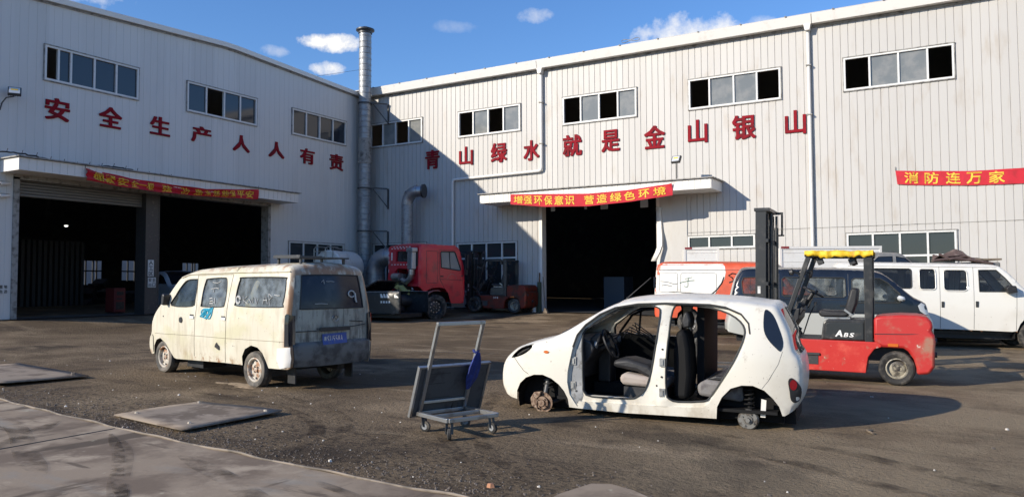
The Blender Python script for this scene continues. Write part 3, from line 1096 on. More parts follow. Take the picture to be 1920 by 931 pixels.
boxB = [(-19.76, -19.03, 6.46, 7.28), (-18.03, -17.36, 6.48, 7.26), (-16.49, -15.74, 6.46, 7.27), (-14.98, -14.28, 6.41, 7.22), (-13.26, -12.46, 6.42, 7.26), (-11.66, -10.93, 6.45, 7.28),
        (-9.99, -9.21, 6.41, 7.26), (-8.38, -7.69, 6.46, 7.29), (-6.84, -6.06, 6.43, 7.28), (-5.12, -4.46, 6.43, 7.24)]
for ch, (a, b, c, d) in zip(charsB, boxB):
    mb = MB()
    letter(mb, ch, lambda s, t, dd, a=a, b=b, c=c, d=d: PBf(a + (b - a) * s, c + (d - c) * t, .004 + dd), .04, .032)
    mb.build('wall_character', M_redletter, hallB, fix=False)
canopy(hallB, PBf, -16.2, -7.22, 4.71, 5.04, 1.30)
mb = MB()
mb.box(-14.30, -14.18, YB - .03, YB + .3, -.2, 4.75)
mb.box(-9.57, -9.45, YB - .03, YB + .3, -.2, 4.75)
mb.box(-14.30, -9.45, YB - .03, YB + .3, 4.70, 4.82)
mb.build('door_frame', M_trim, hallB)
mb = MB()   # plain lining panel to the right of the doorway
mb.box(-9.45, -8.46, YB - .035, YB - .003, .2, 4.70)
mb.build('lining_panel', M_cladB, hallB)
mb = MB()   # buckled door track
mb.grid([[(-9.53 + o, YB - .10 - b, z), (-9.38 + o, YB - .10 - b, z), (-9.36 + o, YB - .03 - b, z)] for z, o, b in
         ((4.3, -.02, 0), (3.9, 0, 0), (3.5, .02, .03), (3.2, .06, .10), (2.95, .07, .14), (2.7, -.02, .16), (2.4, -.15, .22))])
mb.build('bent_door_track', M_trim, hallB, smooth=30, solid=.012)
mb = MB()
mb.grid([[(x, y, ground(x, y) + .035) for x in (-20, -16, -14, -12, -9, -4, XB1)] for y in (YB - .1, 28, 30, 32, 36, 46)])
mb.build('hall_floor', M_void, hallB, fix=False)  # dark colour keeps the floor looking unlit
mb = MB()   # patches of plastic strip curtain hanging at the lintel
for a, b, c, d in ((-13.79, -13.62, 4.39, 4.70), (-12.39, -12.28, 4.39, 4.70), (-11.72, -11.43, 4.36, 4.70), (-10.17, -9.88, 4.34, 4.70)):
    mb.box(a, b, YB - .02, YB - .012, c, d)
mb.build('strip_curtain', M_plastics, hallB)
mb = MB()   # bluish crates stacked deep inside the doorway
mb.box(-13.2, -12.3, 30, 31, .6, 1.9)
mb.build('inner_locker', mat('dim_blue_locker', (.05, .07, .10), .6), hallB)
mb = MB()   # seam of the replaced lower sheets
mb.box(-8.43, 4, YB - .012, YB - .004, 3.36, 3.375)
mb.build('wall_joint', M_dirtytrim, hallB)
mb = MB()   # thin loop of wire on the roof
mb.tube([(-10.75 + .35 * (1 - math.cos(i * .35)), YB - .2, 10.42 + .06 * math.sin(i * .7)) for i in range(18)], .012, 5)
mb.build('roof_wire', M_dirtytrim, hallB)

mb = MB()
mb.box(-50.2, -50, 8, 60, -.2, 3.6)  # added outside to cover the yellowish glow in the back openings
setp(mb.build('horizon_screen', M_cladA), 'pale screen wall added behind the left hall to cover the bright horizon', 'wall')

# ------------------------------------------------------------------ ducts, lamps, cameras
def flue():
    x, y = -22.50, YB - .72
    t = thing('flue', 'tall galvanised flue pipe rising past the roof in the corner of the two halls', 'chimney', (x, y, ground(x, y)))
    g = ground(x, y)
    mb = MB()
    prof = []
    z = 0
    while z < 12.55 - g:
        prof += [(.265, z), (.265, z + .20), (.277, z + .215), (.277, z + .235)]
        z += .25
    prof = [(r, h) for r, h in prof if not 6.9 - g < h < 7.9 - g] 
    prof.sort(key=lambda q: q[1])
    mb.lathe(prof, (0, 0, 0), (0, 0, 1), 20)
    mb.build('pipe', M_galv, t, smooth=30)
    mb = MB()
    prof = []
    for k in range(13):
        z = 6.85 - g + k * .085
        prof += [(.285, z), (.30, z + .04), (.285, z + .075)]
    mb.lathe(prof, (0, 0, 0), (0, 0, 1), 20)
    mb.build('flexible_sleeve', M_dirtytrim, t, smooth=50)
    mb = MB()
    mb.lathe([(.30, 12.55 - g), (.30, 12.63 - g), (.40, 12.68 - g), (.40, 12.74 - g), (.10, 12.86 - g), (.0, 12.86 - g)], (0, 0, 0), (0, 0, 1), 20)
    mb.build('cap', M_darksteel, t, smooth=40)
    mb = MB()
    for z in (9.45, 5.75, 3.9):
        mb.lathe([(.28, z - g), (.31, z - g), (.31, z + .06 - g), (.28, z + .06 - g)], (0, 0, 0), (0, 0, 1), 20)
        mb.beam((.28, 0, z + .03 - g), (.75, .6, z + .03 - g), .05)
        mb.beam((.75, .66, z + .03 - g), (.75, .66, z - .85 - g), .05)
        mb.beam((.3, .2, z + .0 - g), (.75, .66, z - .8 - g), .04)
    mb.build('bracket', M_darksteel, t)
    mb = MB()
    mb.tube([(0, 0, 11.0 - g), (-2.2, -3.3, 9.95 - g)], .006, 4)
    mb.build('guy_wire', M_darksteel, t)
flue()

def bent_duct(name, label, x, y, z0, ztop, r, wallx, cat='duct'):
    t = thing(name, label, cat, (x, y, z0))
    mb = MB()
    h = ztop - z0 - r * 2.2
    mb.cyl((0, 0, 0), (0, 0, h), r, n=20)
    k = 0.0
    while k < h:
        mb.cyl((0, 0, k), (0, 0, k + .04), r + .012, n=20)
        k += .5
    mb.build('pipe', M_galv if r < .4 else M_duct, t, smooth=40)
    mb = MB()
    c = []
    for i in range(7):
        a = R(90) * i / 6
        c.append((wallx * (1 - math.cos(a)), .0, h + wallx * math.sin(a)))
    c.append((wallx * 1.45, .1, h + wallx))
    mb.tube(c, r, 20)
    for i in (0, 3, 6):
        q = Vector(c[i]); dd = (Vector(c[min(i + 1, 7)]) - Vector(c[max(i - 1, 0)])).normalized()
        mb.cyl(q - dd * .03, q + dd * .03, r + .02, n=20)
    mb.build('elbow', M_duct, t, smooth=40)
    mb = MB()
    q = Vector(c[-1])
    mb.cyl(q, q + Vector((.08, .02, 0)), r + .05, n=20)
    mb.build('flange', M_darksteel, t, smooth=40)
    return t
bent_duct('vent_duct', 'galvanised elbow vent pipe on the wall above the red truck', -20.15, YB - .75, 3.0, 5.50, .24, .5)
bent_duct('vent_duct', 'fat grey bent duct on the ground between flue and red truck', -21.4, YB - 1.3, ground(-21.4, YB - 1.3), 2.95, .36, .62)

def floodlight(name, label, loc, ang, pole, arm=None):
    t = thing(name, label, 'floodlight', loc, ang)
    mb = MB()
    if arm: mb.tube(arm, .018, 8)
    else:
        mb.beam((0, 0, 0), (0, 0, pole), .035)
        mb.box(-.22, .22, -.02, .02, -.005, .02)
    mb.build('pole', M_darksteel, t, smooth=40)
    c = Vector(arm[-1]) if arm else Vector((0, 0, pole))
    M = Matrix.Translation(c + Vector((0, 0, .14))) @ Matrix.Rotation(R(-30), 4, 'X')
    mb = MB()
    mb.box(-.16, .16, -.03, .05, -.13, .13, M)
    for k in range(6): mb.box(-.15 + k * .055, -.135 + k * .055, .05, .085, -.12, .12, M)
    b = mb.build('housing', M_darksteel, t, bevel=.006)
    mb = MB()
    mb.box(-.13, .13, -.042, -.0305, -.10, .10, M)
    l = mb.build('lens', M_lens, b)
    mb = MB()
    mb.box(-.085, .085, -.046, -.0425, .0, .05, M)
    mb.build('lamp_chip', M_yellow, b)
    return t
floodlight('floodlight', 'square floodlight on a short post above the door canopy of the cream hall', (-8.44, YB - 1.15, 5.09), -10, .55)
floodlight('floodlight', 'square floodlight on a curved arm at the far left of the shaded hall', (XA, 11.2, 6.45), 60, 0, [(0, 0, 0), (.05, -.05, .2), (.15, -.12, .34), (.34, -.12, .40)])
for nm, z, lb in (('security_camera', 4.42, 'upper of two white bullet cameras beside the left hall doorway'), ('security_camera', 4.08, 'lower of two white bullet cameras beside the left hall doorway')):
    t = thing(nm, lb, 'camera', (XA, 11.35, z))
    mb = MB(); mb.cyl((0, 0, 0), (.10, 0, .02), .03, n=10); mb.build('mount', M_trim, t)
    mb = MB(); mb.cyl((.10, .10, .03), (.16, -.18, -.02), .05, n=14); mb.box(.07, .19, -.2, .1, .075, .085); mb.build('body', M_trim, t, smooth=40)
    mb = MB(); mb.cyl((.16, -.18, -.02), (.163, -.195, -.023), .036, n=14); mb.build('lens', M_black, t)

mb = MB()
pts = []
for i in range(60):
    y = 10.6 + i * .095
    pts.append((XA + .84 + .03 * math.sin(i * 1.7), y, 5.15 + .05 * math.sin(i * .21) - .0006 * i + .012 * math.sin(i * 2.3)))
mb.tube(pts, .022, 6)
for i in range(0, 60, 4): mb.beam(pts[i], Vector(pts[i]) + Vector((0, .03, .10)), .012)
setp(mb.build('cable', M_black, smooth=50), 'black cable with tufts lying along the canopy of the left hall', 'cable')


# ------------------------------------------------------------------ banners
def banner(name, label, surf, n, m, chars, group='red banners with yellow characters'):
    t = thing(name, label, 'banner', surf(.5, 1, 0), 0, group)
    o = Vector(surf(.5, 1, 0))
    mb = MB()
    mb.grid([[Vector(surf(i / n, j / m, 0)) - o for j in range(m + 1)] for i in range(n + 1)])
    mb.build('cloth', M_banner, t, smooth=60, fix=False)
    mb = MB()
    for ch, s0, s1, t0, t1 in chars:
        letter(mb, ch, lambda s, q, d: Vector(surf(s0 + (s1 - s0) * s, t0 + (t1 - t0) * q, .012)) - o, 0, .02)
    mb.build('lettering', M_yellow, t, fix=False)
    mb = MB()
    for s in (0, 1):
        q = Vector(surf(s, 1, 0)) - o
        mb.tube([q, q + Vector((0, 0, .12))], .008, 5)
    mb.build('cord', M_black, t)
    return t


def lerp(tab, x):
    if x <= tab[0][0]: return tab[0][1]
    for (a, b), (c, d) in zip(tab, tab[1:]):
        if x <= c: return b + (d - b) * (x - a) / (c - a)
    return tab[-1][1]


def surfB(s, t, d):
    x = -14.80 + 6.28 * s
    zt = lerp([(0, 4.975), (.23, 4.90), (.51, 4.80), (.75, 4.83), (1, 4.95)], s)
    zb = lerp([(0, 4.60), (.23, 4.43), (.51, 4.355), (.75, 4.42), (1, 4.55)], s)
    z = zb + (zt - zb) * t
    return (x, YB - 1.36 - .02 * math.sin(s * 23) * (1 - t) - d - (.03 * math.sin(s * 60 + t * 4) if s > .9 else 0), z)
cb = []
wb = [(0.024, .086), (.093, .148), (.160, .215), (.228, .282), (.296, .355), (.365, .423), (.485, .545), (.563, .625), (.643, .71), (.725, .79), (.81, .872), (.895, .965)]
for ch, (a, b) in zip('增强环保意识营造绿色环境', wb): cb.append((ch, a, b, .13, .86))
banner('banner', 'red banner hanging across the doorway canopy of the cream hall', surfB, 90, 5, cb)


def surfR(s, t, d):
    x = -1.90 + 5.6 * s
    zt = lerp([(0, 5.02), (.14, 4.95), (.36, 4.855), (.58, 4.845), (1, 4.95)], s)
    zb = lerp([(0, 4.60), (.14, 4.52), (.36, 4.43), (.58, 4.40), (1, 4.5)], s)
    if s < .03: x += (.03 - s) * 3 * (1 - t) * .5
    return (x, YB - .04 - d - .008 * math.sin(s * 40), zb + (zt - zb) * t)
cr = []
for ch, a, b in (('消', -1.66, -1.28), ('防', -1.12, -.74), ('连', -.56, -.18), ('万', -.03, .36), ('家', .53, .92)):
    cr.append((ch, (a + 1.9) / 5.6, (b + 1.9) / 5.6, .10, .90))
banner('banner', 'red banner stretched flat on the sunlit wall at the right edge', surfR, 60, 4, cr)


def surfA(s, t, d):
    y = 13.06 + 6.31 * s
    zt = lerp([(0, 5.01), (.22, 4.87), (.45, 4.83), (.65, 4.82), (1, 5.04)], s)
    zb = lerp([(0, 4.66), (.16, 4.58), (.37, 4.54), (.6, 4.56), (1, 4.68)], s)
    f = math.exp(-((s - .02) / .3) ** 2) + .9 * math.exp(-((s - .6) / .25) ** 2)
    dx = .05 * f * math.sin(t * 11 + s * 5) + .03 * math.sin(s * 31 + t * 3)
    return (XA + 1.02 + dx + d, y, zb + (zt - zb) * (t ** 1.0))
ca = []
ya = [(13.28, 13.58), (13.65, 13.95), (14.02, 14.35), (14.44, 14.70), (14.72, 14.98), (15.01, 15.24), (15.50, 15.86), (16.23, 16.52), (16.70, 17.0), (17.1, 17.35), (17.45, 17.72), (17.80, 18.06), (18.08, 18.34), (18.42, 18.76), (18.82, 19.15)]
for ch, (a, b) in zip('绷紧安全一根弦防患未然能保平安', ya):
    if ch == '一': ca.append((ch, (a - 13.06) / 6.31, (b - 13.06) / 6.31, .45, .53))
    else: ca.append((ch, (a - 13.06) / 6.31, (b - 13.06) / 6.31, .10, .84))
banner('banner', 'shaded creased red banner hanging on the canopy of the left hall', surfA, 110, 10, ca)


# ------------------------------------------------------------------ vehicles: shared pieces
def wheel(parent, c, r, w, out, tyre=M_tyre, rim=M_rimrusty, flat=0.0, tread=True, holes=8, rimr=.62, hub=M_darksteel, name='wheel'):
    """tyre (part) with rim (sub-part). out = +1/-1: side the rim faces along local y"""
    c = Vector(c)
    mb = MB()
    ri = r * rimr
    h = w / 2
    prof = [(ri, -h * .78), (ri + .012, -h * .9), (r * .86, -h), (r * .955, -h * .86), (r, -h * .62), (r, -h * .2), (r - .008, -h * .18), (r - .008, -h * .06), (r, -h * .04),
            (r, h * .04), (r - .008, h * .06), (r - .008, h * .18), (r, h * .2), (r, h * .62), (r * .955, h * .86), (r * .86, h), (ri + .012, h * .9), (ri, h * .78), (ri - .006, 0), (ri, -h * .78)]
    n = 48
    mb.lathe(prof, (0, 0, 0), (0, 1, 0), n)
    if tread:
        k = len(prof)
        for i in range(0, n, 2):
            for q in (4, 13):
                v = mb.v[i * k + q]
                mb.v[i * k + q] = v * .975 if abs(v.y) > 0 else v
    if flat:
        for i, v in enumerate(mb.v):
            lim = -r + flat
            if v.z < lim:
                d = lim - v.z
                mb.v[i] = Vector((v.x, v.y * (1 + d * 2.2), lim - .004))
            elif v.z < lim + .07:
                mb.v[i] = Vector((v.x, v.y * (1 + .16 * (1 - (v.z - lim) / .07)), v.z))
    mb.v = [v + c for v in mb.v]
    t = mb.build(name, tyre, parent, smooth=38)
    mb = MB()
    o = out
    mb.lathe([(ri, -o * h * .7), (ri + .002, o * h * .80), (ri - .012, o * h * .86), (ri - .022, o * h * .74), (ri * .86, o * h * .28), (ri * .80, o * h * .20),
              (ri * .62, o * h * .36), (ri * .40, o * h * .40), (ri * .36, o * h * .30), (ri * .20, o * h * .30), (ri * .18, o * h * .50), (.0, o * h * .52)], c, (0, 1, 0), 32)
    rm = mb.build('rim', rim, t, smooth=35)
    mb = MB()
    for i in range(holes):
        a = 2 * math.pi * i / holes
        q = c + Vector((math.cos(a) * ri * .72, o * h * .272, math.sin(a) * ri * .72))
        mb.cyl(q, q + Vector((0, o * .012, 0)), ri * .095, n=10)
    for i in range(4):
        a = 2 * math.pi * (i + .5) / 4
        q = c + Vector((math.cos(a) * ri * .28, o * h * .29, math.sin(a) * ri * .28))
        mb.cyl(q, q + Vector((0, o * .02, 0)), ri * .05, n=6)
    mb.build('rim_hole', hub, t, smooth=40)
    return t


def arch_liner(mb, u, z, r, y0, y1, n=14):
    """dark inner wheel house: half tube closed at its inner end"""
    rows = []
    for i in range(n + 1):
        a = math.pi * (i / n) * 1.12 - .19
        p = (u + r * math.cos(a), z + r * math.sin(a))
        rows.append([(p[0], y0(*p) if callable(y0) else y0, p[1]), (p[0], y1, p[1])])
    mb.grid(rows)
    mb.add([(q[1][0], q[1][1], q[1][2]) for q in rows], [tuple(range(len(rows)))])


M_chalk = mat('chalk', (.50, .50, .48), .9)
M_pitch = mat('black_trim_and_shade', (.0075, .0075, .008), .75, spec=.25)  # black trim, also painted-in shade under and inside the hatchback


# ------------------------------------------------------------------ white hatchback shell without doors and wheels
def hatchback():
    t = thing('hatchback', 'stripped white hatchback sitting on its bare hubs with all doors and wheels missing', 'car', (-3.284, 8.893, ground(-3.284, 8.893)), -173.3, tilt=True)
    top = catmull([(1.67, .155), (1.728, .26), (1.738, .38), (1.72, .50), (1.665, .60), (1.555, .69), (1.465, .745), (1.295, .805), (1.09, .855), (.985, .895),
                   (.83, .975), (.62, 1.105), (.41, 1.225), (.22, 1.295), (.0, 1.328), (-.22, 1.342), (-.45, 1.348), (-.78, 1.345), (-1.1, 1.328), (-1.32, 1.302), (-1.43, 1.282),
                   (-1.50, 1.165), (-1.57, 1.01), (-1.61, .84), (-1.665, .755), (-1.69, .62), (-1.69, .46), (-1.665, .33), (-1.60, .215)], 3)
    bottom = [(-1.52, .165), (-1.498, .165), (-1.467, .261), (-1.405, .346), (-1.326, .423), (-1.214, .468), (-1.101, .466), (-.987, .425), (-.897, .326), (-.847, .221), (-.839, .095),
              (-.45, .088), (.141, .075), (.697, .085), (.813, .089), (.827, .189), (.869, .271), (.933, .343), (1.025, .406), (1.136, .442), (1.248, .435), (1.361, .393), (1.446, .319), (1.492, .228), (1.497, .125)]
    Wz = [(0, .69), (.15, .715), (.35, .735), (.55, .745), (.75, .74), (.9, .715), (1.1, .655), (1.3, .585), (1.4, .55)]

    def W(u, z):
        y = lerp(Wz, z)
        if u > .85: y *= 1 - .22 * ((u - .85) / .86) ** 2.4
        if u < -1.05: y *= 1 - .22 * ((-1.05 - u) / .65) ** 2.0
        return y
    S = Shell(top, bottom, W, .055, lambda u, z: .05 if z > 1.0 else (.07 if u > 1.58 else .025))
    aper = [(.705, .105), (.80, .24), (.83, .38), (.826, .494), (.765, .777), (.712, .92), (.615, 1.034), (.44, 1.16), (.267, 1.238), (.012, 1.284), (-.302, 1.30), (-.429, 1.30), (-.771, 1.296),
            (-.937, 1.272), (-1.095, 1.205), (-1.172, 1.11), (-1.185, 1.04), (-1.160, .955), (-1.095, .774), (-1.004, .625), (-.885, .445), (-.772, .262), (-.70, .205), (-.45, .19), (0, .18), (.55, .175), (.69, .17)]
    qg = [(-1.342, 1.262), (-1.322, 1.166), (-1.326, 1.042), (-1.366, .953), (-1.437, .874), (-1.490, .838), (-1.515, .93), (-1.475, 1.072), (-1.415, 1.21)]
    hl = [(1.535, .618), (1.45, .712), (1.35, .767), (1.265, .780), (1.275, .742), (1.345, .682), (1.44, .638)]
    def seen(pts):      # the outlines were read on the plane y = .74; slide them to where the curved side really is
        return [(-2.2 + (u + 2.2) * (9.2 - W(u, z)) / 8.46, 1.5 + (z - 1.5) * (9.2 - W(u, z)) / 8.46) for u, z in pts]
    aper, qg, hl = seen(aper), catmull(seen(qg), 3, True), catmull(seen(hl), 2, True)
    mb = MB()
    iw0, iw1 = S.near(.93, .92), S.near(.30, 1.27)     # windscreen
    ir0, ir1 = S.near(-1.455, 1.24), S.near(-1.64, .79)  # tailgate glass
    for sg in (1, -1):
        S.side(mb, sg, [aper, hl], .075)
    S.strip(mb, 0, iw0)
    for v0, v1 in ((-1, -.87), (.87, 1)): S.strip(mb, iw0, iw1, v0, v1, 2)
    S.strip(mb, iw1, ir0)
    for v0, v1 in ((-1, -.90), (.90, 1)): S.strip(mb, ir0, ir1, v0, v1, 2)
    S.strip(mb, ir1, len(top) - 1)
    b = mb.build('body', M_whitecar, t, smooth=42, fix=False, merge=.002)
    # recessed door frames with their two clear openings each
    d1 = [(.662, .63), (.659, .93), (.58, 1.008), (.44, 1.112), (.267, 1.205), (.096, 1.245), (-.138, 1.262), (-.225, 1.245), (-.238, 1.20), (-.225, 1.08), (-.197, .905), (-.157, .682), (-.117, .485), (-.059, .335), (.024, .264),
          (.125, .237), (.539, .23), (.627, .271), (.654, .353)]
    d2 = [(-.386, 1.258), (-.464, 1.284), (-.771, 1.262), (-.965, 1.205), (-1.078, 1.128), (-1.124, 1.05), (-1.120, .97), (-1.08, .852), (-1.0, .682), (-.885, .49), (-.772, .317), (-.705, .27), (-.432, .245), (-.345, .269), (-.307, .336),
          (-.301, .595), (-.326, .935), (-.351, 1.15)]
    d1, d2 = catmull(seen(d1), 2, True), catmull(seen(d2), 2, True)
    for sg in (1, -1):
        mb = MB()
        V, F = cdt(aper, [d1, d2], .09)
        def yy(u, z):
            bp = max(0, 1 - ((u + .27 - (.04 if z > .9 else 0)) / .11) ** 2)       # B-post stands prouder
            return S.W(u, z) - .052 + .034 * bp + (.030 if z < .30 else 0)
        mb.add([(u, sg * yy(u, z), z) for u, z in V], [f[::-1] if sg > 0 else f for f in F])
        # rim of the aperture back to the outer skin
        ap = resample(aper, .09, True)
        rows = [[(u, sg * (S.W(u, z) - .001), z), (u, sg * yy(u, z), z)] for u, z in ap + ap[:1]]
        mb.grid(rows)
        fr = mb.build('door_frame', M_whitecar, t, smooth=40, fix=False)
        mb = MB()
        for d in (d1, d2):
            mb.tube([(u, sg * (yy(u, z) + .004), z) for u, z in resample(d, .06, True)], .010, 6, closed=True)
            dd = resample(d, .06, True)
            mb.grid([[(u, sg * (yy(u, z) - .002), z), (u, sg * (yy(u, z) - .06), z)] for u, z in dd + dd[:1]])
        mb.tube([(u, sg * (S.W(u, z) - .006), z) for u, z in resample(seen([(.765, .777), (.712, .92), (.615, 1.034), (.44, 1.16), (.267, 1.238), (.012, 1.284), (-.302, 1.30), (-.771, 1.296), (-.937, 1.272), (-1.095, 1.205), (-1.172, 1.11), (-1.185, 1.0)]), .07)], .011, 6)
        mb.build('door_seal', M_seal, fr, smooth=50)
        mb = MB()   # hinge bosses, latch and bolt holes
        for u, z in ((.765, .62), (.772, .34), (-.265, .66), (-.262, .33)):
            y = yy(u, z)
            mb.box(u - .03, u + .03, sg * (y + .001), sg * (y + .018), z - .045, z + .045)
            mb.box(u - .012, u + .012, sg * (y + .018), sg * (y + .030), z - .03, z + .03)
            for dz in (-.028, .028): mb.cyl((u + .017, sg * (y + .018), z + dz), (u + .017, sg * (y + .026), z + dz), .008, n=6)
        mb.build('hinge', M_steel, fr)
        mb = MB()
        for u, z in ((-.255, .50), (-.20, .40), (-.26, .80), (-1.055, .62), (-1.02, .58), (.74, .48), (.745, .42), (.73, .28)):
            y = yy(u, z)
            mb.cyl((u, sg * (y + .001), z), (u, sg * (y + .003), z), .012, n=10)
        mb.box(.735, .80, sg * (yy(.77, .5) + .001), sg * (yy(.77, .5) + .004), .20, .30)
        mb.build('bolt_hole', M_black, fr)
        mb = MB()   # hinge post between wing and opening, greyed with the shade of the recess
        V, F = cdt(seen([(.67, .125), (.735, .15), (.785, .25), (.80, .40), (.79, .50), (.745, .74), (.69, .88), (.672, .92), (.668, .62), (.662, .35), (.64, .24)]), [], .08)
        mb.add([(u, sg * (yy(u, z) + .0035), z) for u, z in V], [f[::-1] if sg > 0 else f for f in F])
        mb.build('hinge_post_shade', M_greyedge, fr, fix=False, smooth=40)
        mb = MB()
        S.patch(mb, sg, qg, .004)
        mb.build('quarter_window', M_glassdark, t, smooth=60, fix=False)
        mb = MB()   # dark socket behind the missing headlamp
        c = [(u, sg * (S.w(u, z) - .10), z) for u, z in hl]
        e = [(u, sg * (S.w(u, z) - .004), z) for u, z in hl]
        mb.grid([[a, b_] for a, b_ in zip(e + e[:1], c + c[:1])])
        mb.add(c, [tuple(range(len(c)))])
        mb.tube([(u, sg * (S.w(u, z) - .05), z) for u, z in ((1.50, .64), (1.42, .69), (1.33, .73))], .014, 6)
        mb.build('headlight_socket', M_black, t)
        mb = MB()
        S.patch(mb, sg, [(1.090 + .033 * math.cos(a), .708 + .017 * math.sin(a)) for a in [i * .524 for i in range(12)]], .008)
        mb.build('turn_signal', M_amber, t, fix=False)
        mb = MB()   # panel gaps
        for ln in ([(1.55, .64), (1.47, .55), (1.39, .47), (1.325, .435)], [(-1.50, .83), (-1.46, .70), (-1.36, .52), (-1.30, .44)], [(1.27, .79), (1.42, .735)]):
            mb.tube([(u, sg * (S.w(u, z) + .0005), z) for u, z in resample(ln, .04)], .0032 if ln[0][0] > 0 else .0016, 5)
        mb.build('panel_gap', M_seal, t)
        mb = MB()   # tail lamp cluster wrapped round the rear corner
        V, F = cdt(catmull([(-1.555, .53), (-1.59, .562), (-1.64, .52), (-1.680, .45), (-1.668, .34), (-1.62, .305), (-1.58, .335), (-1.568, .42)], 3, True), [], .04)
        mb.add([(u, sg * (S.w(u, z) + .008), z) for u, z in V], [f[::-1] if sg > 0 else f for f in F])
        tl = mb.build('tail_lamp', M_black, t, fix=False, smooth=50)
        mb = MB()
        S.patch(mb, sg, [(-1.605 + .036 * math.cos(a), .49 + .055 * math.sin(a)) for a in [i * .524 for i in range(12)]], .013, .03)
        mb.build('lamp_lens', M_redlamp, tl, fix=False, smooth=50)
    mb = MB()
    S.strip(mb, iw0, iw1, -.87, .87, 10, -.006)
    mb.build('windscreen', glass('streaked_windscreen', (.42, .43, .39), .40, .15, dust=4), t, smooth=60, fix=False)
    mb = MB()
    S.strip(mb, ir0, ir1, -.90, .90, 10, -.004)
    mb.build('tailgate_window', M_glassdark, t, smooth=60, fix=False)
    # inside
    mb = MB()
    mb.box(-1.45, .98, -.66, .66, .17, .20)
    mb.box(.78, .98, -.62, .62, .20, .86)
    mb.box(-.26, .70, -.13, .13, .20, .32)
    mb.build('floor_pan', M_pitch, t)  # near-black colour carries the gloom of the footwell
    mb = MB()
    for sg in (1, -1):
        mb.box(-.84, .69, sg * .60, sg * .66, .20, .235)
    mb.box(-.83, -.70, -.62, .62, .20, .215)
    mb.build('door_sill', M_whitecar, t)
    mb = MB()
    for sg in (1, -1):
        arch_liner(mb, 1.15, .10, .335, lambda u, z: sg * (S.W(u, z) - .03), sg * .42)
        arch_liner(mb, -1.17, .12, .34, lambda u, z: sg * (S.W(u, z) - .03), sg * .40)
    mb.box(-.84, .80, -.63, .63, .085, .165)
    mb.box(-1.62, -.84, -.46, .46, .06, .40)
    mb.box(.80, 1.56, -.44, .44, .07, .55)
    mb.build('underbody', M_pitch, t)  # black blocks stand in for the shadow beneath the body and arches
    mb = MB()   # dashboard with hooded binnacle
    pr = [(.985, .86), (.70, .87), (.60, .84), (.555, .76), (.60, .66), (.66, .58), (.70, .40), (.98, .40)]
    mb.prism(pr, -.60, .60)
    mb.prism([(.64, .86), (.57, .925), (.50, .93), (.52, .83), (.58, .78)], .18, .52)
    mb.box(.50, .66, -.10, .12, .32, .80)
    d = mb.build('dashboard', M_black, t, bevel=.02)
    mb = MB()
    for y in (.5, -.05, -.45): mb.cyl((.575, y, .80), (.548, y, .795), .045, n=14)
    mb.build('air_vent', M_greyedge, d, smooth=40)
    M = Matrix.Translation((.44, .33, .80)) @ Matrix.Rotation(R(-64), 4, 'Y')
    mb = MB()
    mb.tube([M @ Vector((.175 * math.cos(a), .175 * math.sin(a), 0)) for a in [i * .2618 for i in range(24)]], .014, 8, closed=True)
    for a in (0.3, 2.84, 4.71): mb.beam(M @ Vector((0, 0, -.01)), M @ Vector((.17 * math.cos(a), .17 * math.sin(a), 0)), .03, .014)
    mb.cyl(M @ Vector((0, 0, -.05)), M @ Vector((0, 0, .02)), .06, n=16)
    mb.cyl(M @ Vector((0, 0, -.26)), M @ Vector((0, 0, -.04)), .035, n=10)
    mb.build('steering_wheel', M_black, t, smooth=40)

    def seat(y, x, up, fold, mseat, mback):
        mb = MB()
        mb.prism([(x + .26, .36), (x + .30, .44), (x + .24, .50), (x - .02, .47), (x - .26, .44), (x - .26, .34)], y - .23, y + .23)
        s = mb.build('seat', mseat, t, bevel=.045, smooth=40)
        mb = MB()
        mb.box(x - .22, x + .24, y - .2, y + .2, .22, .345)
        mb.build('seat_base', M_black, s)
        mb = MB()
        if up:
            mb.prism([(x - .16, .42), (x - .20, .55), (x - .30, .80), (x - .36, .97), (x - .46, .97), (x - .46, .75), (x - .36, .42)], y - .22, y + .22)
        else:
            mb.prism([(x - .18, .44), (x - .06, .60), (x + .20, .66), (x + .36, .64), (x + .38, .56), (x + .10, .52), (x - .1, .42)], y - .21, y + .21)
        mb.build('backrest', mback, s, bevel=.05, smooth=40)
        if up:
            mb = MB()
            mb.prism([(x - .37, 1.0), (x - .35, 1.10), (x - .38, 1.185), (x - .44, 1.185), (x - .47, 1.10), (x - .45, 1.0)], y - .13, y + .13)
            for yy_ in (-.06, .06): mb.cyl((x - .42, y + yy_, .93), (x - .42, y + yy_, 1.03), .008, n=6)
            mb.build('headrest', mback, s, bevel=.03, smooth=40)
        return s
    seat(.33, -.02, False, True, M_seatbeige, M_seatdark)
    seat(-.33, -.10, True, False, M_seat, M_seatdark)
    mb = MB()   # rear bench cushion and dark side of the driver's seat frame
    mb.prism([(-.62, .30), (-.60, .42), (-.70, .475), (-1.08, .45), (-1.10, .26)], -.58, .56)
    rb = mb.build('rear_bench', M_seat, t, bevel=.04, smooth=40)
    mb = MB()
    mb.prism([(-.70, .478), (-1.06, .455), (-1.10, .50), (-.80, .52)], -.55, .50)
    mb.build('seat_cover', M_seatdark, rb, bevel=.015)
    mb = MB()
    mb.prism([(-.36, .25), (-.52, .25), (-.545, .52), (-.53, .80), (-.50, .97), (-.42, 1.03), (-.38, .96), (-.35, .75)], .18, .60)
    b2 = mb.build('tilted_backrest', M_pitch, t, bevel=.05, smooth=40)
    mb = MB()
    mb.prism([(-.44, 1.02), (-.42, 1.10), (-.45, 1.20), (-.50, 1.21), (-.53, 1.12), (-.52, 1.03)], .26, .52)
    mb.build('headrest', M_seatdark, b2, bevel=.03, smooth=40)
    mb = MB()
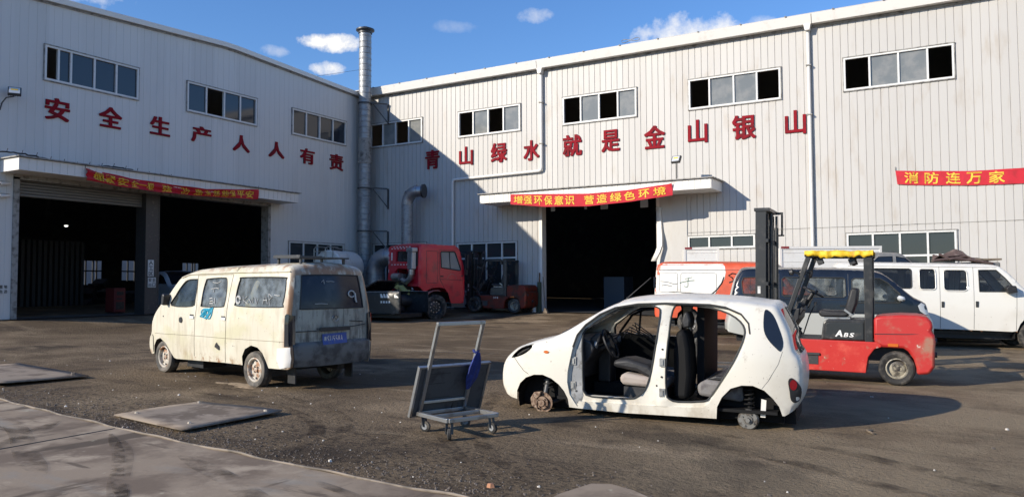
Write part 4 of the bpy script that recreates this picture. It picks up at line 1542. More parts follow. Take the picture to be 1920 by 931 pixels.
    mb.box(-.64, -.56, -.62, .30, .24, 1.28)
    mb.build('rear_panel', M_pitch, t)
    mb = MB()   # passenger door still hanging on the far side, trim inwards
    mb.prism([(.66, .20), (.70, .80), (.62, .86), (-.24, .84), (-.20, .20)], -.715, -.665)
    pd = mb.build('passenger_door', M_pitch, t, bevel=.012)
    mb = MB()
    mb.prism([(.66, .20), (.70, .80), (.62, .86), (-.24, .84), (-.20, .20)], -.735, -.7155)
    mb.build('door_skin', M_whitecar, pd)
    mb = MB()
    mb.tube([(.62, -.69, .86), (.44, -.655, 1.10), (.15, -.62, 1.23), (-.20, -.62, 1.25), (-.23, -.68, .86)], .016, 6)
    mb.tube([(.36, -.68, .86), (.33, -.65, 1.14)], .014, 6)
    mb.build('window_rail', M_pitch, pd, smooth=50)
    mb = MB()   # loose wiring across the dashboard
    for k in range(5):
        mb.tube([(.52 - .05 * k, .28 - .2 * k, .84), (.35, .05 - .12 * k, .93 + .02 * k), (.12, -.1 - .08 * k, .86), (-.05, -.30, .72 - .03 * k)], .008, 5)
    mb.build('loose_wiring', M_black, t, smooth=50)
    mb = MB()   # mirror on the far side
    mb.lathe([(0, -.04), (.05, -.035), (.085, -.01), (.09, .02), (.0, .03)], (.02, -.74, .99), (1, .2, 0), 16)
    mb.beam((.10, -.68, .92), (.04, -.74, .97), .03)
    mb.build('wing_mirror', M_black, t, smooth=40)
    mb = MB()
    for k in range(6):
        x = .82 - .09 * k
        mb.grid([[(x, -.30 + .05 * k, .95 + .045 * k), (x, -.05 + .05 * k, .96 + .045 * k)], [(x - .05, -.32 + .05 * k, .985 + .045 * k), (x - .05, -.06 + .05 * k, .99 + .045 * k)]])
    mb.build('sticker_strip', M_paper, t, solid=.002)
    # hubs: brake discs at the front, drums at the rear
    for sg in (1, -1):
        mb = MB()
        c = (1.17, sg * .64, .105)
        mb.lathe([(.0, sg * .03), (.035, sg * .03), (.04, sg * .012), (.072, sg * .012), (.076, -sg * .02), (.118, -sg * .02), (.118, -sg * .04), (.0, -sg * .045)], c, (0, 1, 0), 28)
        for i in range(4):
            a = .6 + i * math.pi / 2
            mb.cyl((c[0] + .055 * math.cos(a), c[1], c[2] + .055 * math.sin(a)), (c[0] + .055 * math.cos(a), c[1] + sg * .035, c[2] + .055 * math.sin(a)), .008, n=6)
        h = mb.build('brake_disc', M_hub, t, smooth=35)
        mb = MB()
        mb.prism([(1.215, .02), (1.30, .06), (1.315, .15), (1.27, .225), (1.18, .235), (1.19, .19), (1.225, .15), (1.225, .08)], sg * .58, sg * .665)
        mb.build('brake_caliper', M_hub, h, bevel=.012)
        mb = MB()
        mb.cyl((1.16, sg * .60, .12), (1.12, sg * .45, .62), .035, n=10)
        mb.cyl((1.16, sg * .56, .08), (1.10, sg * .2, .17), .03, n=8)
        mb.cyl((1.10, sg * .60, .10), (.92, sg * .36, .16), .022, n=8)
        mb.tube([(1.14 + .055 * math.cos(i * .55), sg * (.52 - .0 * i) + .055 * math.sin(i * .55), .26 + i * .0042) for i in range(70)], .009, 5)
        mb.build('suspension_strut', M_darksteel, h, smooth=40)
        mb = MB()
        c = (-1.155, sg * .63, .098)
        mb.lathe([(.0, sg * .055), (.022, sg * .055), (.026, sg * .03), (.045, sg * .03), (.05, sg * .018), (.094, sg * .018), (.108, sg * .0), (.108, -sg * .05), (.0, -sg * .06)], c, (0, 1, 0), 28)
        for i in range(4):
            a = .5 + i * math.pi / 2
            mb.cyl((c[0] + .066 * math.cos(a), c[1], c[2] + .066 * math.sin(a)), (c[0] + .066 * math.cos(a), c[1] + sg * .034, c[2] + .066 * math.sin(a)), .008, n=6)
        h = mb.build('brake_drum', M_drum, t, smooth=35)
        mb = MB()
        mb.tube([(-1.16 + .05 * math.cos(i * .55), sg * .56 + .05 * math.sin(i * .55), .20 + i * .0042) for i in range(60)], .010, 5)
        mb.cyl((-1.16, sg * .56, .10), (-1.17, sg * .52, .48), .025, n=8)
        mb.beam((-.80, sg * .45, .16), (-1.16, sg * .52, .09), .06)
        mb.build('suspension_spring', M_pitch, h, smooth=40)  # blackened with the shade inside the wheel arch
        mb = MB()
        mb.prism([(-1.275, .13), (-1.325, .13), (-1.335, .31), (-1.285, .32)], sg * .595, sg * .605)
        mb.build('shield_plate', M_trim, h)
    mb = MB()
    mb.tube([(.30, .10, 1.335), (.02, .09, 1.58)], [.006, .003], 6)
    mb.cyl((.30, .10, 1.318), (.30, .10, 1.342), .014, n=8)
    mb.build('aerial', M_black, t)
    mb = MB()
    mb.tube([(1.0, -.35, .945), (.98, .05, .965), (.96, .42, .93)], .010, 6)
    mb.tube([(1.05, .30, .905), (.96, .10, .965), (.90, -.2, 1.0)], .007, 6)
    mb.build('wiper', M_black, t, smooth=50)
hatchback()


# ------------------------------------------------------------------ cream minivan
def cream_van():
    t = thing('minivan', 'rusty cream minivan on half-flat tyres with a blue number plate and grimy tailgate', 'van', (-9.776, 8.473, ground(-9.776, 8.473)), 172.8, tilt=True)
    Wz = [(0, .70), (.3, .735), (.60, .755), (.645, .752), (.9, .755), (1.1, .74), (1.3, .705), (1.5, .665), (1.58, .645), (1.72, .60)]

    def W(u, z):
        y = lerp(Wz, z)
        if u > 1.1: y *= 1 - .13 * ((u - 1.1) / .65) ** 2
        if u < -1.75: y *= 1 - .05 * min(1, ((-1.75 - u) / .3)) ** 2
        return y

    def seen(pts, dw=.0):   # outlines were read on the plane y = .76; slide them to where the curved side really is
        out = []
        for u, z in pts:
            uu, zz = u, z
            for k in range(4):
                q = (7.18 - (W(uu, zz) - dw)) / 6.42
                uu, zz = -10.76 + (u + 10.76) * q, 1.38 + (z - 1.38) * q
            out.append((uu, zz))
        return out
    top = catmull(seen([(1.50, .27), (1.56, .34), (1.585, .45), (1.565, .56), (1.52, .62), (1.505, .78), (1.44, .91), (1.31, 1.035), (1.05, 1.21), (.80, 1.41), (.62, 1.52)], .02) +
                  [(.56, 1.60), (.30, 1.635), (-.47, 1.665), (-1.16, 1.69), (-1.62, 1.70), (-1.80, 1.695)] + [(-1.885, 1.655), (-1.925, 1.56), (-1.965, 1.30), (-1.985, 1.10), (-1.99, .85), (-1.995, .65), (-2.02, .60), (-2.03, .45), (-2.01, .33)], 3)
    bottom = [(-1.97, .30), (-1.575, .291), (-1.52, .384), (-1.445, .488), (-1.335, .558), (-1.183, .577), (-1.032, .516), (-.958, .409), (-.963, .286), (-.515, .285), (.809, .245), (.88, .26), (1.0, .368), (1.12, .477),
              (1.285, .542), (1.435, .506), (1.555, .405), (1.575, .275)]
    S = Shell(top, bottom, W, .05, lambda u, z: .05 if (z > 1.5 or u < 0) else .10)
    w1 = [(.938, 1.067), (.814, 1.223), (.627, 1.385), (.481, 1.462), (.245, 1.478), (.195, 1.45), (.258, 1.178), (.336, 1.074)]
    w2 = [(.091, 1.116), (.039, 1.317), (-.03, 1.46), (-.09, 1.488), (-.49, 1.508), (-.575, 1.48), (-.57, 1.307), (-.525, 1.134), (-.443, 1.088), (.05, 1.078)]
    w3 = [(-.80, 1.173), (-.833, 1.334), (-.905, 1.485), (-.985, 1.518), (-1.90, 1.528), (-1.965, 1.49), (-1.945, 1.313), (-1.90, 1.173), (-1.825, 1.127), (-.871, 1.112)]
    w1, w2, w3 = [catmull(seen(q), 3, True) for q in (w1, w2, w3)]
    wins = (w1, w2, w3)
    iw0, iw1 = S.near(*seen([(1.31, 1.035)], .02)[0]), S.near(*seen([(.62, 1.52)], .02)[0])
    ir0, ir1 = S.near(-1.930, 1.54), S.near(-1.983, 1.12)
    mb = MB()
    for sg in (1, -1): S.side(mb, sg, wins, .085)
    S.strip(mb, 0, iw0)
    for v0, v1 in ((-1, -.86), (.86, 1)): S.strip(mb, iw0, iw1, v0, v1, 2)
    S.strip(mb, iw1, ir0)
    b = mb.build('body', M_cream, t, smooth=42, fix=False, merge=.002)
    mb = MB()
    for v0, v1 in ((-1, -.84), (.84, 1)): S.strip(mb, ir0, ir1, v0, v1, 2)
    i2 = S.near(-1.995, .66)
    S.strip(mb, ir1, i2)
    tg = mb.build('tailgate', M_grimydoor, t, smooth=42, fix=False)
    mb = MB()
    S.strip(mb, ir0, ir1, -.84, .84, 10, -.003)
    mb.build('rear_window', M_glassnavy, tg, smooth=60, fix=False)
    mb = MB()
    rr = [S.point(i, v, .004) for v in (-.84,) for i in range(ir0, ir1 + 1)] + [S.point(ir1, v / 10, .004) for v in range(-8, 9, 2)] + [S.point(i, .84, .004) for i in range(ir1, ir0 - 1, -1)] + [S.point(ir0, -v / 10, .004) for v in range(-8, 9, 2)]
    mb.tube(rr, .008, 6, closed=True)
    mb.build('window_rubber', M_seal, tg, smooth=50)

    def rear(y, z, off=.004):
        """point on the tailgate"""
        i = min(range(len(S.top) // 2, len(S.top)), key=lambda k: abs(S.top[k][1] - z) + (9 if S.top[k][0] > -1.86 else 0))
        u = lerp(sorted([(q[1], q[0]) for q in S.top[len(S.top) * 2 // 3:]]), z)
        v = max(-1, min(1, y / S.W(u, z)))
        return Vector((u - .05 * (1 - v * v) - off, y, z))
    mb = MB()
    q = [rear(y, z, .012) for z in (.845, .79) for y in (.26, .13, 0, -.13, -.26)]
    mb.grid([q[:5], [p + Vector((-.03, 0, 0)) for p in q[:5]], [p + Vector((-.03, 0, 0)) for p in q[5:]], q[5:]])
    mb.build('plate_lamp_bar', M_black, tg)
    mb = MB()
    P = lambda s, r_, d: rear(.215 - .43 * s, .605 + .145 * r_ + .012 * s, .014 + d)
    mb.grid([[P(s / 8, 0, 0), P(s / 8, .5, .004), P(s / 8, 1, 0)] for s in range(9)])
    pl = mb.build('number_plate', M_plateblue, tg, fix=False, solid=.003)
    mb = MB()
    x = .06
    for ch, wd in (('粤', .125), ('S', .10), ('U', .115), ('5', .105), ('5', .105), ('8', .105), ('A', .115)):
        letter(mb, ch, lambda s, r_, d, x=x, wd=wd: P(x + (wd - .022) * s, .20 + .60 * r_, .009 + d), 0, .03)
        x += wd + (.012 if ch == 'S' else 0)
    mb.build('plate_lettering', M_lens, pl, fix=False)
    mb = MB()   # maker's badge: ring with a notched arrow
    c = rear(-.02, .965, .006)
    mb.tube([c + Vector((0, .055 * math.cos(a), .04 * math.sin(a))) for a in [i * .35 for i in range(18)]], .005, 5, closed=True)
    for y0, y1 in ((-.032, 0), (.032, 0)): mb.beam(c + Vector((-.003, y0, -.022)), c + Vector((-.003, y1, .028)), .008, .010)
    mb.build('badge', M_steel, tg)
    mb = MB()
    for a, b_ in (((.62, .80), (.30, .80)), ((-.30, .835), (-.60, .86)), ((-.28, .92), (-.55, .90))):
        mb.tube([rear(a[0] + (b_[0] - a[0]) * k / 4, a[1] + (b_[1] - a[1]) * k / 4, .003) for k in range(5)], .006, 5)
    mb.build('panel_crease', M_black, tg)
    mb = MB()   # painted scribble on the rear window
    c = rear(-.36, 1.25, .012)
    def rw(y, z): 
        return rear(y, z, .010)
    mb.tube([rw(-.33 - .06 * math.cos(a), 1.30 + .045 * math.sin(a)) for a in [i * .4 for i in range(15)]], .010, 5)
    mb.tube([rw(-.40, 1.31), rw(-.405, 1.22), rw(-.42, 1.18)], .014, 5)
    mb.tube([rw(.20, 1.47), rw(.16, 1.50), rw(.155, 1.44)], .004, 5)
    mb.tube([rw(.12, 1.48), rw(.08, 1.475), rw(.05, 1.48), rw(-.02, 1.475)], .004, 5)
    mb.tube([rw(.33, 1.17), rw(.22, 1.172), rw(.12, 1.165)], .004, 5)
    mb.build('chalk_scribble', M_chalk, tg)
    # bumpers
    mb = MB()
    S.strip(mb, i2, len(top) - 1, -1, 1, 14, .012)
    mb.build('rear_bumper', M_grimybump, t, smooth=45, fix=False)
    mb = MB()
    for sg in (1, -1):
        S.patch(mb, sg, [(-1.80, .578), (-2.015, .598), (-2.025, .45), (-2.005, .33), (-1.84, .305), (-1.78, .42)], .016)
    mb.build('bumper_end', M_trim, t, smooth=45, fix=False)
    mb = MB()
    for sg in (1, -1): S.patch(mb, sg, [(1.60, .285), (1.70, .36), (1.72, .45), (1.70, .55), (1.64, .59), (1.58, .55), (1.585, .41)], .012)
    mb.build('front_bumper', M_cream, t, smooth=45, fix=False)
    for sg in (1, -1):
        # windows
        for wq, mg in ((w1, M_glass), (w2, M_glassdusty), (w3, M_glassdusty)):
            mb = MB()
            S.patch(mb, sg, wq, -.010)
            wo = mb.build('window', mg, t, smooth=60, fix=False)
            mb = MB()
            mb.tube([(u, sg * (S.w(u, z) + .002), z) for u, z in resample(wq, .07, True)], .0075, 6, closed=True)
            mb.build('window_rubber', M_seal, wo, smooth=50)
        mb = MB()    # tall dark tail lamp at the corner
        V, F = cdt([(-1.925, .60), (-1.92, 1.02), (-1.955, 1.045), (-1.99, 1.03), (-1.992, .85), (-1.996, .65), (-2.01, .61)], [], .05)
        mb.add([(u, sg * (S.W(u, z) * .99 + .012), z) for u, z in V], [f[::-1] if sg > 0 else f for f in F])
        e = [(-2.0, .62), (-1.997, .75), (-1.994, .9), (-1.990, 1.02)]
        mb.grid([[(u, sg * (S.W(u, z) * .99 + .012), z), (u - .016, sg * (S.W(u, z) - .03), z), (u - .020, sg * (S.W(u, z) - .09), z)] for u, z in e])
        mb.build('tail_lamp', M_glassdark, t, smooth=45)
        mb = MB()    # seams, crease and rain gutter
        for ln, r_ in ((seen([(.18, 1.53), (.215, 1.09), (.262, .84), (.245, .33)]), .0035), (seen([(-.742, 1.56), (-.63, 1.223), (-.567, .878), (-.581, .30)]), .004), (seen([(.20, 1.535), (-.73, 1.56)]), .003)):
            mb.tube([(u, sg * (S.w(u, z) + .0005), z) for u, z in resample(ln, .08)], r_, 5)
        mb.tube([(u, sg * (S.w(u, z) + .001), z) for u, z in resample([(1.50, .608), (.295, .632), (-.576, .64), (-1.98, .668)], .08)], .0026, 5)
        mb.build('door_seam', mat('seam_grime', (.12, .095, .06), .8) if sg > 0 else M_darksteel, t)
        mb = MB()
        mb.tube([(u, sg * (S.w(u, z) + .010), z) for u, z in resample([(.80, 1.50), (.62, 1.55), (.3, 1.565), (-.62, 1.59), (-1.88, 1.61)], .1)], .010, 6)
        mb.build('rain_gutter', M_cream, t, smooth=50)
        mb = MB()
        for u, z in ((.345, .905), (-.50, .915)):
            mb.box(u - .055, u + .055, sg * (S.w(u, z) - .005), sg * (S.w(u, z) + .016), z - .022, z + .022)
        dh = mb.build('door_handle', M_trim, t, bevel=.008)
        mb = MB()
        for u, z in ((.36, .935), (-.485, .942)):
            mb.box(u - .05, u + .05, sg * (S.w(u, z) + .001), sg * (S.w(u, z) + .005), z - .018, z + .014)
        mb.cyl((.66, sg * S.w(.66, .855), .855), (.66, sg * (S.w(.66, .855) + .012), .855), .045, n=14)
        mb.box(1.18, 1.20, sg * (S.w(1.19, .9)), sg * (S.w(1.19, .9) + .004), .88, .90)
        mb.build('fuel_flap_hole', M_black, t)
        mb = MB()
        mb.prism([(1.06, 1.06), (1.03, 1.22), (1.065, 1.25), (1.11, 1.24), (1.125, 1.08)], sg * .72, sg * .84)
        mb.beam((1.04, sg * .66, 1.08), (1.07, sg * .78, 1.10), .04)
        mb.build('wing_mirror', M_black, t, bevel=.02)
    # graffiti on the near side
    def sd(u, z, off=.004):
        (u, z), = seen([(u, z)])
        return Vector((u, S.w(u, z) + off, z))
    mb = MB()
    for k in range(7):
        mb.tube([sd(-.02 - .10 * math.cos(a + k) - .02 * k, .985 + (.06 + .005 * k) * math.sin(a * (1 + .3 * (k % 3)) + k * 1.3), .003) for a in [i * .5 for i in range(9)]], .011, 5)
    mb.tube([sd(.10, .93), sd(.04, .96), sd(-.06, 1.02), sd(-.17, 1.04)], .016, 5)
    mb.build('blue_graffiti', M_bluepaint, t, smooth=50)
    mb = MB()
    gl = lambda u, z: sd(u, z, -.004)
    mb.tube([gl(-.86 - .05 * math.cos(a), 1.20 + .05 * math.sin(a)) for a in [i * .5 for i in range(13)]], .016, 5)
    for pth in ([(-.98, 1.26), (-.985, 1.15)], [(-1.08, 1.26), (-.985, 1.20), (-1.09, 1.15)], [(-1.12, 1.22), (-1.18, 1.16), (-1.22, 1.24), (-1.20, 1.16)], [(-1.26, 1.25), (-1.30, 1.15), (-1.34, 1.23)],
                [(-1.44, 1.16), (-1.50, 1.30), (-1.55, 1.16)], [(-1.45, 1.21), (-1.54, 1.215)], [(-1.58, 1.30), (-1.60, 1.14)], [(-1.58, 1.30), (-1.66, 1.26), (-1.59, 1.22)], [(-1.70, 1.29), (-1.78, 1.28), (-1.83, 1.285)]):
        mb.tube([gl(*q) for q in pth], .005, 5)
    for pth in ([(-.13, 1.20), (-.20, 1.21), (-.22, 1.17), (-.14, 1.16), (-.13, 1.13), (-.22, 1.13)], [(-.26, 1.21), (-.26, 1.13)], [(-.16, 1.34), (-.30, 1.36), (-.36, 1.35)], [(-.20, 1.44), (-.33, 1.43), (-.42, 1.46)], [(-.25, 1.36), (-.22, 1.29)]):
        mb.tube([gl(*q) for q in pth], .010 if pth[0][1] < 1.3 else .005, 5)
    mb.build('chalk_scribble', M_chalk, t)
    mb = MB()
    pts = [(-.27, .50), (-.30, .545), (-.335, .57), (-.36, .545), (-.40, .52), (-.415, .475), (-.39, .455), (-.35, .47)]
    S.patch(mb, 1, pts, .004)
    mb.build('torn_patch', M_black, t, fix=False)
    mb = MB()
    S.strip(mb, iw0, iw1, -.86, .86, 10, -.006)
    mb.build('windscreen', M_glass, t, smooth=60, fix=False)
    # inside and below
    mb = MB()
    mb.box(-1.95, .85, -.62, .62, .36, .40)
    mb.prism([(1.25, .40), (1.30, 1.0), (1.05, 1.06), (.98, .95), (1.05, .40)], -.60, .60)
    mb.build('cabin_floor', M_black, t)
    for y in (.33, -.33):
        mb = MB()
        mb.prism([(.55, .62), (.55, .78), (.10, .76), (.02, 1.22), (-.10, 1.22), (-.02, .62)], y - .22, y + .22)
        mb.build('seat', M_seatbeige, t, bevel=.05, smooth=40)
    mb = MB()
    mb.prism([(-.75, .62), (-.75, .80), (-1.2, .78), (-1.3, 1.2), (-1.42, 1.2), (-1.34, .62)], -.60, .60)
    mb.build('bench_seat', M_seatdark, t, bevel=.05, smooth=40)
    mb = MB()
    for sg in (1, -1):
        arch_liner(mb, 1.24, .23, .32, lambda u, z: sg * (S.W(u, z) - .03), sg * .45); arch_liner(mb, -1.25, .24, .34, lambda u, z: sg * (S.W(u, z) - .03), sg * .45)
    mb.box(-1.95, -1.5, -.6, .6, .33, .50)
    mb.box(-.96, .9, -.64, .64, .27, .35)
    mb.beam((-1.2, -.6, .22), (-1.2, .6, .22), .08); mb.beam((1.25, -.6, .22), (1.25, .6, .22), .07)
    mb.box(.35, .80, .15, .55, .12, .27)
    mb.beam((-1.78, .50, .33), (-1.78, .50, .08), .02, .16); mb.beam((-1.78, -.50, .33), (-1.78, -.50, .08), .02, .16)
    mb.build('underbody', M_black, t)
    for u in (1.247, -1.19):
        for sg in (1, -1):
            wheel(t, (u, sg * .63, .245 if u > 0 else .235), .255, .165, sg, M_tyredusty, M_rimrusty, flat=.016 if u > 0 else .012, rimr=.66)
    mb = MB()   # flat rack above the tail of the roof
    mb.box(-1.84, -1.24, -.42, .46, 1.80, 1.822)
    for u in (-1.29, -1.79):
        for y in (-.36, .40): mb.beam((u, y, 1.70), (u, y, 1.801), .03)
    mb.beam((-1.84, .44, 1.83), (-1.24, .44, 1.83), .025); mb.box(-1.75, -1.45, .0, .36, 1.8225, 1.835)
    mb.build('roof_rack', M_darksteel, t)
cream_van()


# ------------------------------------------------------------------ forklift trucks
def forklift(name, label, loc, ang, paint, cwpaint, masth, tag, rw=.255, fw=.33, wb=1.62, group=None, clean=True):
    t = thing(name, label, 'forklift', loc, ang, group, tilt=True)
    mb = MB()
    mb.prism([(1.417, .642), (1.43, .60), (1.307, .198), (1.257, .166), (.422, .166), (.414, .253), (.389, .41), (.302, .536), (.208, .567), (.20, .64)], -.545, .545)
    ch = mb.build('chassis', paint, t, bevel=.012)
    mb = MB()
    for sg in (1, -1):
        y = sg * .546
        mb.box(1.08, 1.37, sg * .53, sg * .575, .405, .44)
        mb.box(1.10, 1.31, sg * .53, sg * .552, .26, .40)
    mb.build('step', M_darksteel, ch)
    mb = MB()
    poly = [(.309, .642), (.31, 1.015), (.20, 1.038), (-.05, 1.058), (-.28, 1.06), (-.40, 1.04), (-.46, .98), (-.485, .90), (-.455, .83), (-.50, .78), (-.515, .68), (-.505, .53), (-.50, .31), (-.43, .2), (-.262, .184), (-.262, .277), (-.225, .41),
            (-.15, .525), (-.086, .566), (.20, .569)]
    mb.prism(poly, -.555, .555)
    cw = mb.build('counterweight', cwpaint, t, bevel=.045, smooth=35)
    mb = MB()
    for sg in (1, -1):
        mb.tube([(.30, sg * .557, .765), (-.1, sg * .557, .775), (-.42, sg * .545, .79)], .006, 5)
    mb.tube([(-.47, -.5, .79), (-.50, 0, .79), (-.47, .5, .79)], .012, 5)
    mb.build('casting_groove', M_darksteel, cw)
    mb = MB()
    mb.cyl((-.50, .42, .68), (-.535, .42, .68), .045, n=14)
    mb.cyl((-.50, 0, .45), (-.55, 0, .45), .045, n=12)
    mb.build('tow_pin', M_darksteel, cw, smooth=40)
    mb = MB()
    mb.box(-.02, .12, .556, .562, .585, .63)
    mb.box(-.02, .12, -.562, -.556, .585, .63)
    mb.build('reflector', M_amber, cw)
    mb = MB()
    mb.prism([(1.066, .643), (1.035, .90), (1.0, .945), (.94, .955), (.428, .971), (.421, .643)], -.47, .47)
    hd = mb.build('engine_hood', M_blackpaint, t, bevel=.02)
    mb = MB()
    mside = mat('dark_green_black_panel', (.030, .034, .036), .3, layers=[((.12, .11, .1), 4, .52, .72)])
    for sg in (1, -1):
        mb = MB()
        mb.prism([(1.0, .66), (.985, .89), (.95, .905), (.46, .925), (.455, .66)], sg * .4705, sg * .482)
        mb.build('side_panel', mside, hd, bevel=.006)
    for sg in (1, -1):
        mb = MB()
        x = .86
        if tag == 'ABS':
            for ch_, w_, h_ in (('A', .105, .105), ('B', .062, .068), ('S', .062, .068)):
                letter(mb, ch_, lambda s, r_, d, x=x, w_=w_, h_=h_: (x - sg * 0 - (w_ * s + .02 * r_) if sg > 0 else (.60 + (.86 - x) + w_ * s), sg * (.484 + d), .695 + h_ * r_), 0, .05)
                x -= w_ + .016
        else:
            for ch_ in tag:
                letter(mb, ch_, lambda s, r_, d, x=x: (x - .05 * s if sg > 0 else .60 + (.86 - x) + .05 * s, sg * (.547 + d), .53 + .07 * r_), 0, .05)
                x -= .075
        mb.build('lettering', M_white, t, fix=False)
    # overhead guard
    mb = MB()
    for sg in (1, -1):
        y = sg * .49
        mb.prism([(.325, .60), (.432, .60), (.452, 1.93), (.332, 1.93)], y - .04, y + .04)
        mb.prism([(1.56, .90), (1.63, .90), (1.285, 1.93), (1.205, 1.93)], y - .035, y + .035)
        mb.prism([(1.63, .90), (1.56, .90), (1.40, .60), (1.46, .60)], y - .035, y + .035)
        mb.box(.32, 1.30, y - .04, y + .04, 1.93, 1.995)
    for k in range(9):
        x = .36 + k * .11
        mb.box(x, x + .03, -.45, .45, 1.94, 1.985)
    mb.build('overhead_guard', M_blackpaint, t, bevel=.008)
    # seat
    mb = MB()
    mb.prism([(1.13, 1.05), (1.09, .985), (.74, .99), (.66, 1.02), (.70, 1.09), (.95, 1.085), (1.10, 1.10)], -.24, .24)
    st = mb.build('seat', M_seatdark, t, bevel=.03, smooth=40)
    mb = MB()
    mb.prism([(.75, 1.06), (.655, 1.43), (.60, 1.455), (.53, 1.44), (.56, 1.2), (.62, 1.03)], -.23, .23)
    mb.build('backrest', M_seatdark, st, bevel=.035, smooth=40)
    mb = MB()
    mb.box(.66, 1.04, -.20, .20, .955, .99)
    for sg in (1, -1): mb.beam((.62, sg * .25, 1.02), (.74, sg * .25, 1.11), .05, .03)
    mb.build('seat_mount', M_steel, st)
    # cowl, steering
    mb = MB()
    mb.prism([(1.63, .62), (1.63, .98), (1.50, 1.10), (1.38, 1.12), (1.40, .95), (1.50, .80), (1.45, .62)], -.46, .46)
    mb.prism([(1.50, 1.10), (1.36, 1.28), (1.30, 1.26), (1.40, 1.02)], -.12, .12)
    mb.box(1.0, 1.5, -.45, .45, .63, .655)
    cwl = mb.build('cowl', M_black, t, bevel=.02)
    mb = MB()
    mb.cyl((1.42, .28, 1.07), (1.36, .30, 1.20), .06, n=12)
    for k in range(9):
        a = random.uniform(0, 6); 
        mb.tube([(1.55, .3 - .07 * k, .80), (1.45, .42 - .07 * k, .95 + .02 * (k % 3)), (1.38, .36 - .06 * k, 1.10), (1.44, .3 - .07 * k, 1.16)], .012, 6)
    mb.tube([(1.40, .40, 1.02), (1.34, .42, 1.12), (1.30, .40, 1.10)], .03, 8)
    mb.build('instrument', M_darksteel, cwl, smooth=40)
    M = Matrix.Translation((1.215, .02, 1.375)) @ Matrix.Rotation(R(-27), 4, 'Y')
    mb = MB()
    mb.tube([M @ Vector((.165 * math.cos(a), .165 * math.sin(a), 0)) for a in [i * .2618 for i in range(24)]], .016, 8, closed=True)
    for a in (.5, 2.6, 4.7): mb.beam(M @ Vector((0, 0, -.02)), M @ Vector((.16 * math.cos(a), .16 * math.sin(a), 0)), .03, .014)
    mb.cyl(M @ Vector((-.05, .15, .0)), M @ Vector((-.05, .15, .06)), .022, n=10)
    mb.cyl(M @ Vector((0, 0, .01)), (1.345, .02, 1.16), .035, n=10)
    mb.build('steering_wheel', M_black, t, smooth=40)
    mb = MB()
    mb.tube([(1.352, .2, .70), (1.26, .2, 1.0), (1.17, .2, 1.19)], .011, 6)
    mb.tube([(1.33, -.25, 1.1), (1.27, -.26, 1.27)], .009, 6); mb.tube([(1.33, -.32, 1.1), (1.26, -.33, 1.27)], .009, 6)
    mb.cyl((1.16, .2, 1.17), (1.18, .2, 1.22), .022, n=8); mb.cyl((1.27, -.26, 1.26), (1.268, -.26, 1.30), .02, n=8)
    mb.build('lever', M_black, t, smooth=40)
    # mast
    mb = MB()
    x0, x1 = 1.90, 2.065
    for sg in (1, -1):
        y = sg * .42
        mb.box(x0, x1, y - .012, y + .012, .08, masth)
        mb.box(x0, x0 + .02, y - sg * .012, y - sg * .075, .08, masth)
        mb.box(x1 - .02, x1, y - sg * .012, y - sg * .075, .08, masth)
        y2 = sg * .335
        mb.box(x0 - .02, x1 - .03, y2 - .011, y2 + .011, .12, masth - .05)
        mb.box(x0 - .02, x0, y2 - .05, y2 + .011, .12, masth - .05)
        mb.cyl((1.835, sg * .30, .15), (1.835, sg * .30, masth - .25), .032, n=12)
        mb.cyl((1.835, sg * .30, masth - .25), (1.835, sg * .30, masth - .05), .02, n=10)
    for z in (.25, masth - 1.2, masth - .50):
        mb.box(x0 - .04, x0, -.46, .46, z - .03, z + .03)
    mb.box(x0 - .06, x1 + .02, -.45, .45, masth - .02, masth + .035)
    mb.box(1.74, x0 - .06, -.42, -.36, masth - .02, masth + .02)
    mb.box(1.74, 1.77, -.42, -.36, masth - .37, masth - .02)
    mb.box(1.72, x0, -.42, -.36, masth - .39, masth - .365)
    ms = mb.build('mast', M_blackpaint, t, bevel=.004)
    mb = MB()
    for y in (-.12, -.06, .06, .12):
        mb.beam((1.875, y, .3), (1.875, y, masth - .08), .03, .012)
    mb.tube([(1.86, .02, .3), (1.85, .02, 1.2), (1.86, .02, masth - .3)], .014, 6)
    mb.tube([(1.86, -.18, .3), (1.85, -.19, 1.2), (1.86, -.2, masth - .3)], .012, 6)
    mb.build('lift_chain', M_darksteel, ms, smooth=40)
    mb = MB()
    for z, h in ((masth - 1.36, .12), (masth - 1.50, .07), (masth - 2.09, .19)):
        if z > .3:
            mb.box(1.985, 2.03, .4325, .4345, z, z + h)
    mb.build('sticker', M_paper, ms)
    mb = MB()
    for sg in (1, -1): mb.cyl((1.45, sg * .34, .72), (1.86, sg * .34, .95), .045, n=12)
    mb.build('tilt_cylinder', M_darksteel, t, smooth=40)
    mb = MB()
    mb.box(2.07, 2.11, -.5, .5, .18, .28); mb.box(2.07, 2.11, -.5, .5, .52, .62)
    for y in (-.4, -.13, .13, .4): mb.box(2.07, 2.10, y - .02, y + .02, .18, 1.15)
    mb.box(2.07, 2.10, -.5, .5, 1.12, 1.17)
    cg = mb.build('carriage', M_blackpaint, t)
    for y in (-.28, .28):
        mb = MB()
        mb.prism([(2.112, .62), (2.15, .62), (2.15, .14), (3.05, .115), (3.05, .105), (2.112, .09)], y - .06, y + .06)
        mb.build('fork', M_darksteel, cg)
    # wheels
    for sg in (1, -1):
        wheel(t, (0, sg * .43, rw), rw, .19, sg, M_tyre, mat('cream_rim', (.33, .30, .23), .5, layers=[((.07, .06, .05), 7, .42, .56)]), holes=0, rimr=.60)
        wheel(t, (wb, sg * .47, fw), fw, .24, sg, M_tyre, M_darksteel, holes=6, rimr=.58)
    mb = MB()
    mb.box(-.1, .1, -.35, .35, .2, .34); mb.box(-.2, .4, -.30, .30, .34, .60); mb.box(1.30, 1.75, -.36, .36, .22, .62)
